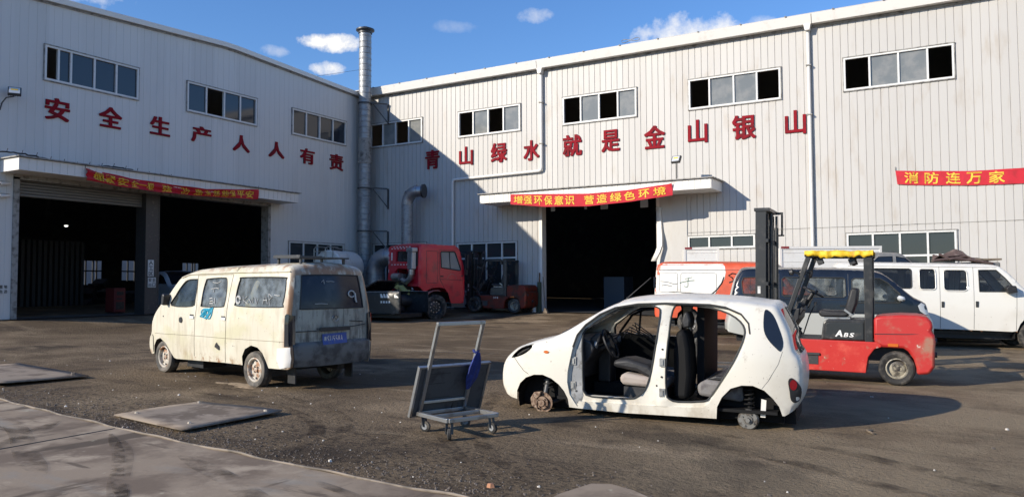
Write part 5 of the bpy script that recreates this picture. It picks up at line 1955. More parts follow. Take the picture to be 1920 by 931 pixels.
    mb.build('axle', M_black, t)
    # lamps on the guard
    for sg in (1, -1):
        mb = MB()
        mb.beam((1.36, sg * .50, 1.66), (1.46, sg * .60, 1.70), .03)
        mb.lathe([(.0, .03), (.04, .03), (.058, -.02), (.0, -.05)], (1.49, sg * .60, 1.69), (1, 0, -.1), 14)
        hl = mb.build('work_lamp', M_darksteel, t, smooth=40)
        mb = MB()
        mb.lathe([(.0, .034), (.05, .030)], (1.49, sg * .60, 1.69), (1, 0, -.1), 14)
        mb.build('lamp_lens', M_lens, hl)
    for x, y in ((1.08, .36), (.62, .34), (.62, -.34)):
        mb = MB()
        M = Matrix.Translation((x, y, 1.865)) @ Matrix.Rotation(R(20), 4, 'Y')
        mb.box(-.045, .045, -.07, .07, -.05, .05, M)
        mb.beam((x, y, 1.90), (x, y, 1.945), .02)
        mb.build('roof_lamp', M_darksteel, t, bevel=.012)
    mb = MB()
    mb.lathe([(.0, -.02), (.06, -.015), (.065, .01), (.0, .02)], (1.22, .40, 1.66), (.8, .3, .2), 14)
    mb.beam((1.30, .47, 1.70), (1.22, .40, 1.67), .016)
    mb.build('mirror', M_black, t, smooth=40)
    return t
K = forklift('forklift', 'red forklift with a yellow tarp over its roof behind the white hatchback', (-1.034, 13.582, ground(-1.034, 13.582)), 184, M_redfork, M_cw, 2.70, 'ABS')
forklift('forklift', 'dull orange forklift parked in shadow beside the red truck', (-14.72, 25.62, ground(-14.72, 25.62)), 184, M_orangefork, M_orangefork, 2.30, '378', rw=.275, fw=.30, wb=1.68)

# yellow tarp draped over the guard roof of the red forklift
mb = MB()
prof = [(-.54, 1.945), (-.55, 1.975), (-.53, 2.025), (-.45, 2.035), (-.2, 2.025), (.05, 2.02), (.3, 2.03), (.45, 2.04), (.535, 2.03), (.552, 1.985), (.545, 1.935)]
from mathutils import noise as mnoise
rows = []
for i in range(100):
    x = .312 + .99 * i / 99
    row = []
    for j, (y, z) in enumerate(prof):
        nn = lambda k, f: mnoise.noise(Vector((x * f + k, y * f * .8, z * 3 + k)))
        fold = abs(mnoise.noise(Vector((x * 6.5 + y * 3 + 4, y * 2.2 - x * 1.5, 1.3)))) - .25
        edge = abs(y) > .5
        zz = z - .012 + .010 * nn(1, 5.5) - .022 * fold + .009 * nn(2, 24)
        if z < 1.95: zz += .012 + .03 * nn(5, 4.5) + .03 * nn(7, 18)
        yy_ = y + ((.03 * nn(3, 9) - .05 * fold) * (1 if y > 0 else -1) if edge else 0)
        row.append((x, yy_, zz))
    rows.append(row)
mb.grid(rows)
tp = mb.build('tarp', M_tarp, None, smooth=35, fix=False, solid=.004)
tp.matrix_world = K.matrix_world.copy()
setp(tp, 'crumpled yellow plastic tarp draped over the roof guard of the red forklift', 'tarp')


# ------------------------------------------------------------------ generic parked van
def van(name, label, loc, ang, top, bottom, Wz, taper, wins, paint, wheels, ws, rw_, seams=(), nearside=-1, mglass=M_glass, lift=0, inner=True, dark=M_black):
    t = thing(name, label, 'van', loc, ang, tilt=True)
    top = catmull(top, 3)
    umax = max(p[0] for p in top); umin = min(p[0] for p in top)
    def W(u, z):
        y = lerp(Wz, z)
        f, r_ = taper
        if u > f: y *= 1 - .24 * ((u - f) / (umax - f)) ** 2
        if u < r_: y *= 1 - .07 * ((r_ - u) / (r_ - umin)) ** 2
        return y
    S = Shell(top, bottom, W, .06, lambda u, z: .05)
    mb = MB()
    a0, a1 = S.near(*ws[0]), S.near(*ws[1])
    b0, b1 = S.near(*rw_[0]), S.near(*rw_[1])
    for sg in (1, -1): S.side(mb, sg, [w for w in wins], .11)
    S.strip(mb, 0, a0)
    for v0, v1 in ((-1, -.88), (.88, 1)): S.strip(mb, a0, a1, v0, v1, 2)
    S.strip(mb, a1, b0)
    for v0, v1 in ((-1, -.82), (.82, 1)): S.strip(mb, b0, b1, v0, v1, 2)
    S.strip(mb, b1, len(top) - 1)
    b = mb.build('body', paint, t, smooth=42, fix=False, merge=.002)
    mb = MB(); S.strip(mb, a0, a1, -.88, .88, 10, -.005); mb.build('windscreen', mglass, t, smooth=60, fix=False)
    mb = MB(); S.strip(mb, b0, b1, -.82, .82, 8, -.005); mb.build('rear_window', M_glassdark, t, smooth=60, fix=False)
    for sg in (1, -1):
        for w in wins:
            mb = MB(); S.patch(mb, sg, w, -.012, .12); o = mb.build('window', mglass, t, smooth=60, fix=False)
            mb = MB(); mb.tube([(u, sg * (S.w(u, z) + .002), z) for u, z in resample(w, .09, True)], .013, 6, closed=True); mb.build('window_rubber', M_seal, o, smooth=50)
        mb = MB()
        for ln in seams: mb.tube([(u, sg * (S.w(u, z) + .0005), z) for u, z in resample(ln, .1)], .0045, 5)
        if seams: mb.build('door_seam', M_darksteel, t)
    mb = MB()
    mb.box(umin + .15, umax - .35, -.60, .60, .34, .40)
    for (u, z, r_) in wheels:
        for sg in (1, -1): arch_liner(mb, u, z, r_ + .07, lambda u, z: sg * (W(u, z) - .03), sg * .45)
    mb.box(umin + .2, umax - .3, -.5, .5, .22, .34)
    mb.build('underbody', M_black, t)
    return t, S, W


# --- black over silver minivan behind the red forklift
top = [(4.05, .36), (4.09, .48), (4.085, .62), (4.06, .74), (3.985, .87), (3.93, 1.09), (3.715, 1.21), (3.50, 1.385), (3.196, 1.65), (3.0, 1.74), (2.71, 1.775), (2.16, 1.79), (1.08, 1.79), (.56, 1.795), (.33, 1.78), (.24, 1.70), (.13, 1.45),
       (.05, 1.08), (.0, .75), (-.03, .60), (-.03, .46)]
bottom = [(0, .42), (.45, .33), (.47, .45), (.58, .58), (.75, .63), (.92, .58), (1.03, .45), (1.05, .30), (2.80, .30), (2.83, .45), (2.95, .58), (3.12, .63), (3.30, .58), (3.42, .45), (3.44, .34)]
Wz = [(0, .70), (.4, .735), (.87, .75), (1.15, .735), (1.5, .67), (1.8, .60)]
w1 = [(.31, 1.60), (.27, 1.5), (.30, 1.27), (.36, 1.215), (.95, 1.21), (1.0, 1.25), (1.0, 1.60), (.95, 1.635)]
w2 = [(1.16, 1.62), (1.11, 1.58), (1.11, 1.24), (1.16, 1.205), (2.33, 1.205), (2.38, 1.24), (2.37, 1.59), (2.33, 1.62)]
w3 = [(2.55, 1.61), (2.50, 1.57), (2.50, 1.14), (2.55, 1.10), (3.40, 1.11), (3.46, 1.16), (3.42, 1.30), (3.20, 1.52), (3.05, 1.61)]
OB = Vector((-4.589, 17.086, 0)); LB = Vector((-math.sin(R(15)), math.cos(R(15)), 0)); OB += LB * .74
bv, S, W = van('minivan', 'black minivan with silver lower body parked behind the red forklift', (OB.x, OB.y, ground(OB.x, OB.y)), 15, top, bottom, Wz, (3.0, .5), (w1, w2, w3), M_navy,
               ((.75, .26, .26), (3.12, .26, .26)), ((3.93, 1.09), (3.12, 1.68)), ((.30, 1.76), (.08, 1.2)), ([(1.05, 1.70), (1.05, .40)], [(2.43, 1.70), (2.43, .36)], [(.1, 1.12), (1.05, 1.16), (2.43, 1.15), (3.5, 1.12)]))
for u in (.75, 3.12):
    for sg in (1, -1): wheel(bv, (u, sg * .63, .26), .26, .17, sg, M_tyre, M_steel, rimr=.62)
for sg in (1, -1):
    mb = MB(); S.patch(mb, sg, [(3.985, .875), (3.94, 1.06), (3.83, 1.12), (3.76, 1.06), (3.80, .95), (3.90, .88)], .010); mb.build('headlamp', M_lens, bv, fix=False, smooth=50)
    mb = MB(); S.patch(mb, sg, [(4.085, .60), (4.06, .73), (3.98, .80), (3.92, .72), (3.95, .62)], .012); mb.build('bumper_end', M_offwhite, bv, fix=False, smooth=50)
    mb = MB(); mb.lathe([(.0, -.05), (.06, -.04), (.085, 0), (.06, .05), (.0, .06)], (3.42, sg * .80, 1.20), (.3, 0, 1), 14); mb.beam((3.42, sg * .68, 1.16), (3.42, sg * .76, 1.18), .04); mb.build('wing_mirror', M_lens, bv, smooth=50)
    mb = MB()
    for u in (1.0, 2.36): mb.box(u - .10, u, sg * (W(u, 1.03)), sg * (W(u, 1.03) + .02), 1.015, 1.045)
    mb.build('door_handle', M_black, bv)
    mb = MB()
    for pth in ([(.12, .98), (.22, 1.02), (.20, .94), (.36, 1.0)], [(.16, .92), (.30, .95), (.42, .93), (.55, .96)], [(.4, 1.0), (.46, .94)]): mb.tube([(u, sg * (W(u, z) + .004), z) for u, z in pth], .008, 5)
    mb.build('paint_splash', M_white, bv)
mb = MB(); mb.prism([(3.0, .55), (3.15, .55), (3.05, 1.0), (2.85, 1.0)], -.6, .6); mb.prism([(2.5, .5), (2.5, .75), (2.0, .72), (1.95, 1.25), (1.84, 1.25), (1.85, .5)], -.62, .62); mb.build('seat', M_seatdark, bv)

# --- long white van at the right edge
top = [(2.22, .40), (2.27, .52), (2.25, .75), (2.18, .93), (1.95, 1.08), (1.70, 1.20), (1.40, 1.50), (1.16, 1.78), (1.03, 1.89), (.92, 1.935), (.40, 1.955), (-.6, 1.968), (-1.63, 1.975), (-2.3, 1.97), (-2.48, 1.92), (-2.56, 1.7), (-2.6, 1.2), (-2.62, .7), (-2.60, .50)]
bottom = [(-2.5, .46), (-2.05, .45), (-2.0, .60), (-1.87, .73), (-1.68, .78), (-1.49, .73), (-1.36, .60), (-1.31, .45), (.25, .44), (1.20, .42), (1.30, .44), (1.36, .60), (1.46, .73), (1.64, .79), (1.82, .74), (1.95, .62), (2.02, .42)]
Wz = [(0, .78), (.45, .82), (.9, .84), (1.3, .82), (1.7, .765), (2.0, .70)]
rr = lambda a, b, c, d, r_=.05: [(a, c + r_), (a + r_ * .3, c + r_ * .3), (a + r_, c), (b - r_, c), (b - r_ * .3, c + r_ * .3), (b, c + r_), (b, d - r_), (b - r_ * .3, d - r_ * .3), (b - r_, d), (a + r_, d), (a + r_ * .3, d - r_ * .3), (a, d - r_)]
wins = [rr(-1.75, -.90, 1.39, 1.855), rr(-.735, -.385, 1.365, 1.86, .06), rr(-.215, .285, 1.345, 1.84, .07), [(.535, 1.335), (.535, 1.835), (.90, 1.84), (1.07, 1.66), (1.315, 1.345)]]
OW = Vector((-.37, 21.11, 0)) + LB * .83
wv, S, W = van('van', 'long white van without wheel trims parked at the right edge', (OW.x, OW.y, ground(OW.x, OW.y)), 15, top, bottom, Wz, (1.2, -2.0), wins, M_whitevan,
               ((1.66, .33, .33), (-1.68, .33, .33)), ((1.70, 1.20), (1.05, 1.875)), ((-2.52, 1.85), (-2.58, 1.4)), ([(-.30, 1.92), (-.30, .46)], [(.42, 1.91), (.41, .46)], [(1.30, 1.33), (1.28, .46)], [(-2.3, 1.92), (.92, 1.90)]), mglass=glass('tinted_van_glass', (.02, .022, .024), .42, .04))
for u in (1.66, -1.68):
    for sg in (1, -1): wheel(wv, (u, sg * .70, .33), .33, .2, sg, M_tyre, M_steel)
for sg in (1, -1):
    for u, z in ((-.245, 1.02), (.475, 1.04)):
        mb = MB(); mb.box(u - .03, u + .03, sg * (W(u, z) + .001), sg * (W(u, z) + .018), z - .07, z + .07); mb.build('door_handle', M_seal, wv, bevel=.006)
    mb = MB(); mb.prism([(1.08, 1.30), (1.03, 1.42), (1.10, 1.49), (1.24, 1.48), (1.27, 1.33)], sg * .84, sg * 1.0); mb.beam((1.22, sg * .78, 1.36), (1.18, sg * .9, 1.36), .05); mb.build('wing_mirror', M_black, wv, bevel=.02)
    for w in wins[1:3]:
        mb = MB(); mb.tube([(u + .0, sg * (S.w(u, z) + .012), z) for u, z in resample([(u, z) for u, z in w], .09, True)], .012, 6, closed=True); mb.build('window_trim', M_whitevan, wv, smooth=50)
mb = MB()
mb.prism([(.95, .5), (1.0, 1.05), (.75, 1.28), (.35, 1.25), (.05, .9), (.1, .5)], -.55, .35)
mb.tube([(.55, .2, 1.25), (.7, 0, 1.55), (.95, -.1, 1.45), (.8, -.4, 1.3)], .03, 6)
mb.build('loose_seats', M_maroon, wv, bevel=.05)
mb = MB()
mb.prism([(-.2, .5), (-.2, 1.25), (-.35, 1.3), (-1.0, 1.2), (-1.6, 1.3), (-1.9, .6)], -.6, .6)
mb.build('inner_seats', M_seatdark, wv, bevel=.05)
mb = MB()
rt = random.Random(11)
for k in range(12):
    x = -1.2 + k * .22 + rt.uniform(-.05, .05)
    mb.beam((x, -.80, .455), (x + rt.uniform(.03, .12), -.80, .43 + rt.uniform(-.02, .01)), .03)
mb.build('torn_sill', M_rust, wv)

# --- orange and white panel van in front of the doorway
top = [(4.1, .45), (4.2, .60), (4.18, .9), (4.0, 1.15), (3.6, 1.45), (3.3, 1.85), (3.1, 1.97), (2.7, 1.995), (1.9, 2.005), (.3, 2.0), (.10, 1.98), (.02, 1.90), (-.02, 1.6), (-.05, 1.04), (-.05, .75), (-.05, .55)]
bottom = [(0, .48), (.62, .475), (.64, .60), (.76, .72), (.94, .77), (1.12, .72), (1.23, .60), (1.26, .475), (2.9, .47), (2.94, .60), (3.06, .72), (3.24, .77), (3.42, .72), (3.53, .60), (3.56, .46)]
Wz = [(0, .80), (.5, .83), (1.0, .85), (1.8, .82), (2.0, .75)]
OR = Vector((-7.716, 21.067, 0)) + Vector((-math.sin(R(5)), math.cos(R(5)), 0)) * .84
rv, S, W = van('panel_van', 'orange and chalky white panel van with green scrawl, windows blanked, by the doorway', (OR.x, OR.y, ground(OR.x, OR.y)), 5, top, bottom, Wz, (3.2, .2), ([(2.75, 1.35), (2.75, 1.80), (3.15, 1.80), (3.5, 1.40)],), M_orange,
               ((.94, .33, .33), (3.24, .33, .33)), ((3.6, 1.45), (3.15, 1.94)), ((.03, 1.92), (-.03, 1.4)), ([(0.0, 1.80), (2.6, 1.81)], [(2.6, 1.9), (2.6, .5)]))
for u in (.94, 3.24):
    for sg in (1, -1): wheel(rv, (u, sg * .72, .33), .33, .2, sg, M_tyre, M_steel)
sw = [(.012, 1.94), (.10, 1.975), (1.86, 1.975), (1.915, 1.90), (1.945, 1.75), (1.92, 1.58), (1.80, 1.36), (1.62, 1.10), (1.35, .90), (.9, .80), (-.03, .80), (-.035, 1.1), (-.01, 1.6)]
for sg in (-1, 1):
    mb = MB(); S.patch(mb, sg, sw, .004, .12); wp = mb.build('white_paint', M_offwhite, rv, smooth=50, fix=False)
    mb = MB()
    for a, b_, c, d in ((.12, .63, 1.18, 1.72), (.72, 1.70, 1.16, 1.72)):
        mb.tube([(u, sg * (S.w(u, z) + .005), z) for u, z in resample(rr(a, b_, c, d, .05), .1, True)], .006, 5, closed=True)
    mb.tube([(u, sg * (S.w(u, z) + .005), z) for u, z in resample([(.0, 1.79), (1.93, 1.80)], .12)], .006, 5)
    mb.build('blanked_window', M_greypaint, rv)
    mb = MB()
    sd = lambda u, z: (u, sg * (S.w(u, z) + .007), z)
    mb.tube([sd(*q) for q in [(.84, 1.555), (.90, 1.565), (.98, 1.585), (1.04, 1.60)]], .006, 5)
    mb.tube([sd(*q) for q in [(.69, 1.44), (.82, 1.475), (.97, 1.505), (1.10, 1.515)]], .009, 5)
    mb.tube([sd(*q) for q in [(.94, 1.59), (.92, 1.50), (.925, 1.40), (.92, 1.345), (.885, 1.325), (.82, 1.35)]], .008, 5)
    mb.build('green_scrawl', M_greenpaint, rv, smooth=50)
    mb = MB()
    for pth in ([(.02, 1.16), (.5, 1.19), (1.0, 1.17), (1.4, 1.135)], [(.15, 1.48), (.35, 1.46), (.55, 1.40), (.62, 1.42)], [(.18, 1.36), (.3, 1.38), (.48, 1.34)], [(.05, 1.08), (.25, 1.06), (.4, 1.07)]):
        mb.tube([sd(*q) for q in pth], .007, 5)
    mb.tube([sd(*q) for q in [(1.90, 1.62), (1.84, 1.45), (1.70, 1.26), (1.50, 1.08), (1.40, 1.0)]], .016, 5)
    mb.tube([sd(*q) for q in [(2.30, 1.68), (2.12, 1.72), (2.02, 1.66), (2.12, 1.60), (2.16, 1.52), (2.04, 1.47)]], .018, 5)
    mb.build('black_scratch', M_black, rv, smooth=50)
mb = MB()
for k in range(7): mb.box(-.07, -.04, -.70 + .2 * k, -.62 + .2 * k, .52, .60)
mb.beam((-.03, -.80, 1.60), (-.03, -.80, 1.30), .05)
mb.build('tail_lamp', M_glassdark, rv)

# --- white cargo bodies standing against the wall behind the vans
def cargo(label, x, y, ang, L, Wd, z0, z1, parts=True):
    t = thing('cargo_body', label, 'truck body', (x, y, ground(x, y)), ang, 'white cargo bodies along the wall')
    g = ground(x, y)
    mb = MB(); mb.box(0, L, 0, Wd, z0 - g, z1 - g); b = mb.build('box', M_offwhite, t, bevel=.015)
    mb = MB()
    for a, c in ((0, 0), (L, 0)): mb.box(a - .03, a + .03, -.02, -.002, z0 - g, z1 - g)
    for z in (z0 - g, z1 - g): mb.box(-.032, L + .032, -.022, -.004, z - .035, z + .035)
    mb.build('corner_rail', M_trim, b)
    mb = MB()
    n = max(3, int(L / .5))
    for k in range(5):
        z = z0 - g + (z1 - z0) * (k + .5) / 5
        mb.box(.05, L - .05, -.008, -.001, z - .01, z + .01)
    mb.build('side_rib', M_trim, b)
    mb = MB(); mb.box(.1, L - .1, .2, Wd - .2, 0.02, z0 - g - .01); mb.build('chassis', M_black, t)
    mb = MB(); mb.box(0, .22, -.03, -.023, z1 - g - .02, z1 - g + .04); mb.build('marker', M_redlamp, b)
    return t
cargo('small white ribbed cargo body standing behind the roof of the orange van', -7.74, 23.9, 22, 1.02, 1.2, 1.4, 2.70)
cargo('long white cargo body with a rust-red top edge behind the red forklift', -4.62, 22.9, 27, 2.75, 1.0, 1.3, 2.60)

# --- scrapped car bodies piled behind the white van
def scrap_car(name, label, loc, ang, paint, sc, crush, grp='scrapped car bodies'):
    t = thing(name, label, 'car body', loc, ang, grp)
    top = catmull([(x * sc, z * crush) for x, z in ((2.0, .25), (2.05, .55), (1.2, .78), (.95, .85), (.35, 1.28), (0, 1.36), (-.7, 1.35), (-1.0, 1.28), (-1.55, .9), (-1.95, .85), (-2.0, .3))], 3)
    S = Shell(top, [(-1.9, .2 * crush), (1.9, .2 * crush)], lambda u, z: .78 - .16 * max(0, z - .85 * crush), .05, lambda u, z: .04)
    mb = MB()
    win = [[(.85 * sc, .88 * crush), (.38 * sc, 1.2 * crush), (0, 1.26 * crush), (0, .88 * crush)], [(-.08, .88 * crush), (-.08, 1.26 * crush), (-.7 * sc, 1.25 * crush), (-1.2 * sc, .92 * crush)]]
    for sg in (1, -1): S.side(mb, sg, win, .14)
    a0, a1 = S.near(.95 * sc, .85 * crush), S.near(.35 * sc, 1.28 * crush)
    S.strip(mb, 0, a0); S.strip(mb, a1, len(top) - 1)
    mb.build('body', paint, t, smooth=40, fix=False, merge=.002)
    mb = MB(); S.strip(mb, a0, a1, -.9, .9, 6, -.004)
    mb.build('windscreen', M_glassoff, t, fix=False)
    mb = MB()
    for sg in (1, -1):
        for w in win: S.patch(mb, sg, w, -.03, .15)
    mb.build('window', M_glassdark, t, fix=False)
    return t
scrap_car('car_shell', 'grey scrap car shell lying on another behind the white van', (-1.95, 23.35, 1.22), 22, M_greypaint, .62, .85)
scrap_car('car_shell', 'dark red crushed car shell at the bottom of the pile behind the white van', (-1.2, 23.7, ground(-1.2, 23.7)), 22, M_maroon, .9, .95)
mb = MB()
rt = random.Random(21)
rows = []
for i in range(9):
    row = []
    for j in range(6):
        x, y = -.85 + 1.35 * i / 8, j * .16
        z = 2.28 + .12 * math.exp(-((i - 3) / 2.2) ** 2) - .20 * max(0, (i - 4) / 4) + .05 * math.sin(i * 1.7 + j * 1.3) + rt.uniform(-.03, .03) - .05 * abs(j - 2)
        row.append((x, 23.0 + y + .45 * (x + .85), z))
    rows.append(row)
mb.grid(rows)
mb.tube([(-.85, 22.98, 2.16), (-.4, 23.2, 2.22), (.1, 23.4, 2.16), (.5, 23.6, 2.08)], .03, 6)
mb.tube([(-.7, 23.1, 2.34), (-.45, 23.15, 2.20), (-.1, 23.35, 2.28), (.2, 23.45, 2.12)], .025, 6)
setp(mb.build('bonnet_panel', M_brownsheet, None, smooth=35, solid=.01, fix=False), 'crumpled brown car bonnet on top of the scrap pile behind the white van', 'car part')
t = thing('scrap_pallet', 'dark steel stack under the crumpled brown bonnet behind the white van', 'scrap', (-.2, 23.9, ground(-.2, 23.9)), 20)
mb = MB()
for k in range(4): mb.box(-.6, .75, -.5, .35, .05 + .52 * k, .47 + .52 * k)
mb.build('crushed_bale', M_greypaint, t, bevel=.04)
mb = MB()
for k in range(5): mb.box(-.62, .77, -.52, .37, .0 + .52 * k if k else 0, .045 + .52 * k)
mb.build('pallet_board', M_wood, t)


# ------------------------------------------------------------------ red tractor unit
def truck():
    t = thing('truck', 'red tractor truck seen from behind with its cab by the shaded wall', 'truck', (-17.83, 23.53, ground(-17.83, 23.53)), 67, tilt=True)
    top = catmull([(1.16, .55), (1.19, .75), (1.20, 1.2), (1.18, 1.78), (1.08, 2.15), (.99, 2.45), (.90, 2.60), (.72, 2.665), (.3, 2.68), (-.55, 2.69), (-.70, 2.66)], 3) + [(-.755, 2.58), (-.77, 2.2), (-.765, 1.7), (-.76, 1.17)]
    bottom = [(-.62, 1.05), (-.55, .95), (-.40, 1.04), (-.2, 1.12), (.10, 1.14), (.32, 1.09), (.47, .92), (.53, .72), (.60, .56)]
    S = Shell(top, bottom, lambda u, z: 1.20 - .03 * max(0, z - 1.9), .05, lambda u, z: .05 if u > -.6 else .0)
    ws = [(.13, 1.84), (.125, 2.40), (.18, 2.45), (.68, 2.45), (.76, 2.38), (.96, 1.80), (.70, 1.72), (.30, 1.78)]
    ws = [(.155, 1.86), (.13, 2.40), (.17, 2.44), (.70, 2.45), (.765, 2.40), (1.0, 1.79), (.93, 1.76), (.62, 1.80)]
    mb = MB()
    for sg in (1, -1): S.side(mb, sg, [ws], .13)
    a0, a1 = S.near(1.18, 1.78), S.near(.98, 2.47)
    S.strip(mb, 0, a0)
    for v0, v1 in ((-1, -.92), (.92, 1)): S.strip(mb, a0, a1, v0, v1, 2)
    S.strip(mb, a1, len(top) - 4)
    # rear wall with a window and the engine tunnel cut out
    out = [(-1.15, 1.17), (-1.15, 2.57), (-1.06, 2.64), (1.06, 2.64), (1.15, 2.57), (1.15, 1.17)]
    tun = [(-.42, 1.20), (-.46, 1.62), (-.30, 1.80), (.40, 1.82), (.60, 1.68), (.64, 1.20)]
    rwn = [(-.48, 2.06), (-.48, 2.44), (.52, 2.46), (.55, 2.08)]
    V, F = cdt(out, [tun, rwn], .25)
    mb.add([(-.768, y, z) for y, z in V], [f[::-1] for f in F])
    for q in (tun, rwn):
        mb.grid([[(-.768, y, z), (-.55, y, z)] for y, z in q + q[:1]])
    cab = mb.build('cab', M_redtruck, t, smooth=38, fix=False, merge=.003)
    mb = MB(); mb.add([(-.72, y, z) for y, z in rwn], [(0, 1, 2, 3)]); mb.build('rear_window', M_glassdark, cab)
    mb = MB(); S.strip(mb, a0, a1, -.92, .92, 6, -.005); mb.build('windscreen', M_glassoff, cab, fix=False)
    mb = MB()
    for sg in (1, -1):
        mb2 = MB(); S.patch(mb2, sg, ws, -.012, .15); w = mb2.build('door_window', glass('truck_door_glass', (.34, .36, .36), .35, .1), cab, fix=False)
        mb2 = MB(); mb2.tube([(u, sg * (S.w(u, z) + .003), z) for u, z in resample(ws, .12, True)], .022, 6, closed=True)
        mb2.tube([(.55, sg * 1.19, 1.82), (.50, sg * 1.19, 2.42)], .014, 6)
        mb2.build('window_rubber', M_seal, w, smooth=50)
        mb2 = MB()
        for ln in ([(.06, 2.48), (.10, 1.45), (.30, 1.11)], [(.12, 1.44), (1.10, 1.40)], [(-.46, 2.45), (-.46, 1.30)], [(.06, 2.50), (.80, 2.50)], [(-.46, 2.45), (.0, 2.45), (.02, 1.3), (-.46, 1.3)]):
            mb2.tube([(u, sg * (S.w(u, z) + .0005), z) for u, z in resample(ln, .15)], .008, 5)
        mb2.build('door_seam', M_maroon, cab)
        mb2 = MB(); mb2.box(.12, .24, sg * 1.201, sg * 1.225, 1.52, 1.56); mb2.build('door_handle', M_black, cab)
        mb2 = MB()     # arched lettering reduced to an arc of small pale marks
        for k in range(9):
            a = math.pi * (k + .5) / 9
            mb2.box(.62 - .19 * math.cos(a) - .012, .62 - .19 * math.cos(a) + .012, sg * 1.202, sg * 1.205, 1.56 + .19 * math.sin(a) - .02 - .12, 1.56 + .19 * math.sin(a) + .02 - .12)
        mb2.build('door_lettering', M_pinkish, cab)
        mb2 = MB()
        mb2.prism([(1.16, 1.85), (1.20, 1.80), (1.20, 2.35), (1.16, 2.35)], sg * 1.22, sg * 1.40)
        mb2.prism([(1.14, 1.62), (1.19, 1.60), (1.19, 1.80), (1.14, 1.80)], sg * 1.22, sg * 1.38)
        mb2.tube([(1.0, sg * 1.17, 2.4), (1.14, sg * 1.3, 2.38), (1.15, sg * 1.3, 1.6), (1.02, sg * 1.19, 1.55)], .018, 6)
        mb2.build('wing_mirror', M_black, cab)
        mb2 = MB()
        n = 12
        rows = []
        for i in range(n + 1):
            a = -.1 + (math.pi * .62) * i / n
            u, z = -.02 + .60 * math.cos(math.pi - a), .42 + .62 * math.sin(a)
            rows.append([(u, sg * 1.19, z), (u, sg * .80, z)])
        mb2.grid(rows)
        mb2.build('mudguard', M_pinkish, t, solid=.03, smooth=50)
        mb2 = MB()
        mb2.box(.62, 1.14, sg * .86, sg * 1.19, .42, .56); mb2.box(.70, 1.0, sg * .86, sg * 1.17, .62, .72)
        mb2.build('step', M_darksteel, t)
        wheel(t, (0, sg * 1.02, .42), .47, .28, sg, M_tyre, M_darksteel, holes=10, rimr=.58, hub=M_steel)
    mb = MB()     # rows of white reflective tape and air grille marks on the rear wall
    for (z, y0, y1, n) in ((2.555, .86, -.58, 7), (2.605, .7, -.5, 6), (1.955, .85, -.55, 7)):
        for k in range(n):
            y = y0 + (y1 - y0) * k / (n - 1)
            mb.box(-.776, -.770, y - .055, y + .055, z - .014, z + .018)
    for z in (2.40, 2.22, 2.05, 1.72): mb.box(-.776, -.770, 1.09, 1.12, z - .06, z + .06)
    for z in (2.36, 2.26, 2.16): mb.box(-.776, -.770, .82, .92, z - .045, z + .05)
    mb.build('reflective_tape', M_white, cab)
    mb = MB()     # air intake stack with bellows and filter
    mb.box(-1.0, -.80, -1.06, -.72, 1.78, 2.52)
    mb.box(-1.02, -.78, -1.12, -.66, 2.40, 2.56)
    s = mb.build('air_intake', M_duct, t, bevel=.03)
    mb = MB()
    mb.tube([(-.90, -.88, 1.80), (-.90, -.88, 1.62), (-.92, -.82, 1.45), (-.95, -.60, 1.32), (-.95, -.30, 1.40)], [.10, .105, .10, .10, .09], 12)
    for z in (1.72, 1.66, 1.60): mb.cyl((-.90, -.88, z), (-.90, -.88, z + .03), .12, n=14)
    mb.cyl((-.95, -.2, 1.5), (-.95, .35, 1.5), .14, n=16)
    mb.build('intake_hose', M_steel, s, smooth=40)
    mb = MB(); mb.box(-.80, -.78, -1.12, -.95, 1.9, 2.45); mb.box(-.85, -.62, -.36, .55, 1.05, 1.62); mb.beam((-.80, .30, 1.0), (-.80, .30, 1.75), .04); mb.build('engine', M_black, t)
    mb = MB()
    rows = []
    for i in range(9):
        rows.append([(-1.05 + .05 * math.sin(i), .30 - .15 * i, 1.16 - .045 * max(0, i - 3) + .05 * math.sin(i * 1.9) + .04 * j - .1 * abs(j - 1)) if j != 1 else (-.9, .30 - .15 * i, 1.22 - .05 * max(0, i - 3) + .04 * math.sin(i * 1.9)) for j in range(3)])
    mb.grid(rows)
    mb.build('yellow_wrapping', mat('pale_yellow_plastic', (.55, .47, .16), .6), t, smooth=60, solid=.012, fix=False)
    mb = MB()
    for sg in (1, -1): mb.box(-1.35, 1.05, sg * .38 - .05, sg * .38 + .05, .72, .95)
    for u in (-1.25, -.9): mb.box(u - .06, u + .06, -.38, .38, .74, .93)
    mb.box(-1.2, .9, -.33, .33, .45, .75)
    mb.cyl((-1.35, -.80, .66), (-.62, -.80, .66), .22, n=20)
    mb.box(-1.2, -.7, .55, 1.05, .4, .9)
    mb.build('chassis', M_black, t)
    mb = MB()
    mb.box(-.2, .3, -.6, .6, 2.69, 2.73); mb.box(.82, .95, -.9, .9, 2.62, 2.70)
    mb.build('roof_vent', M_redtruck, cab, bevel=.01)
truck()

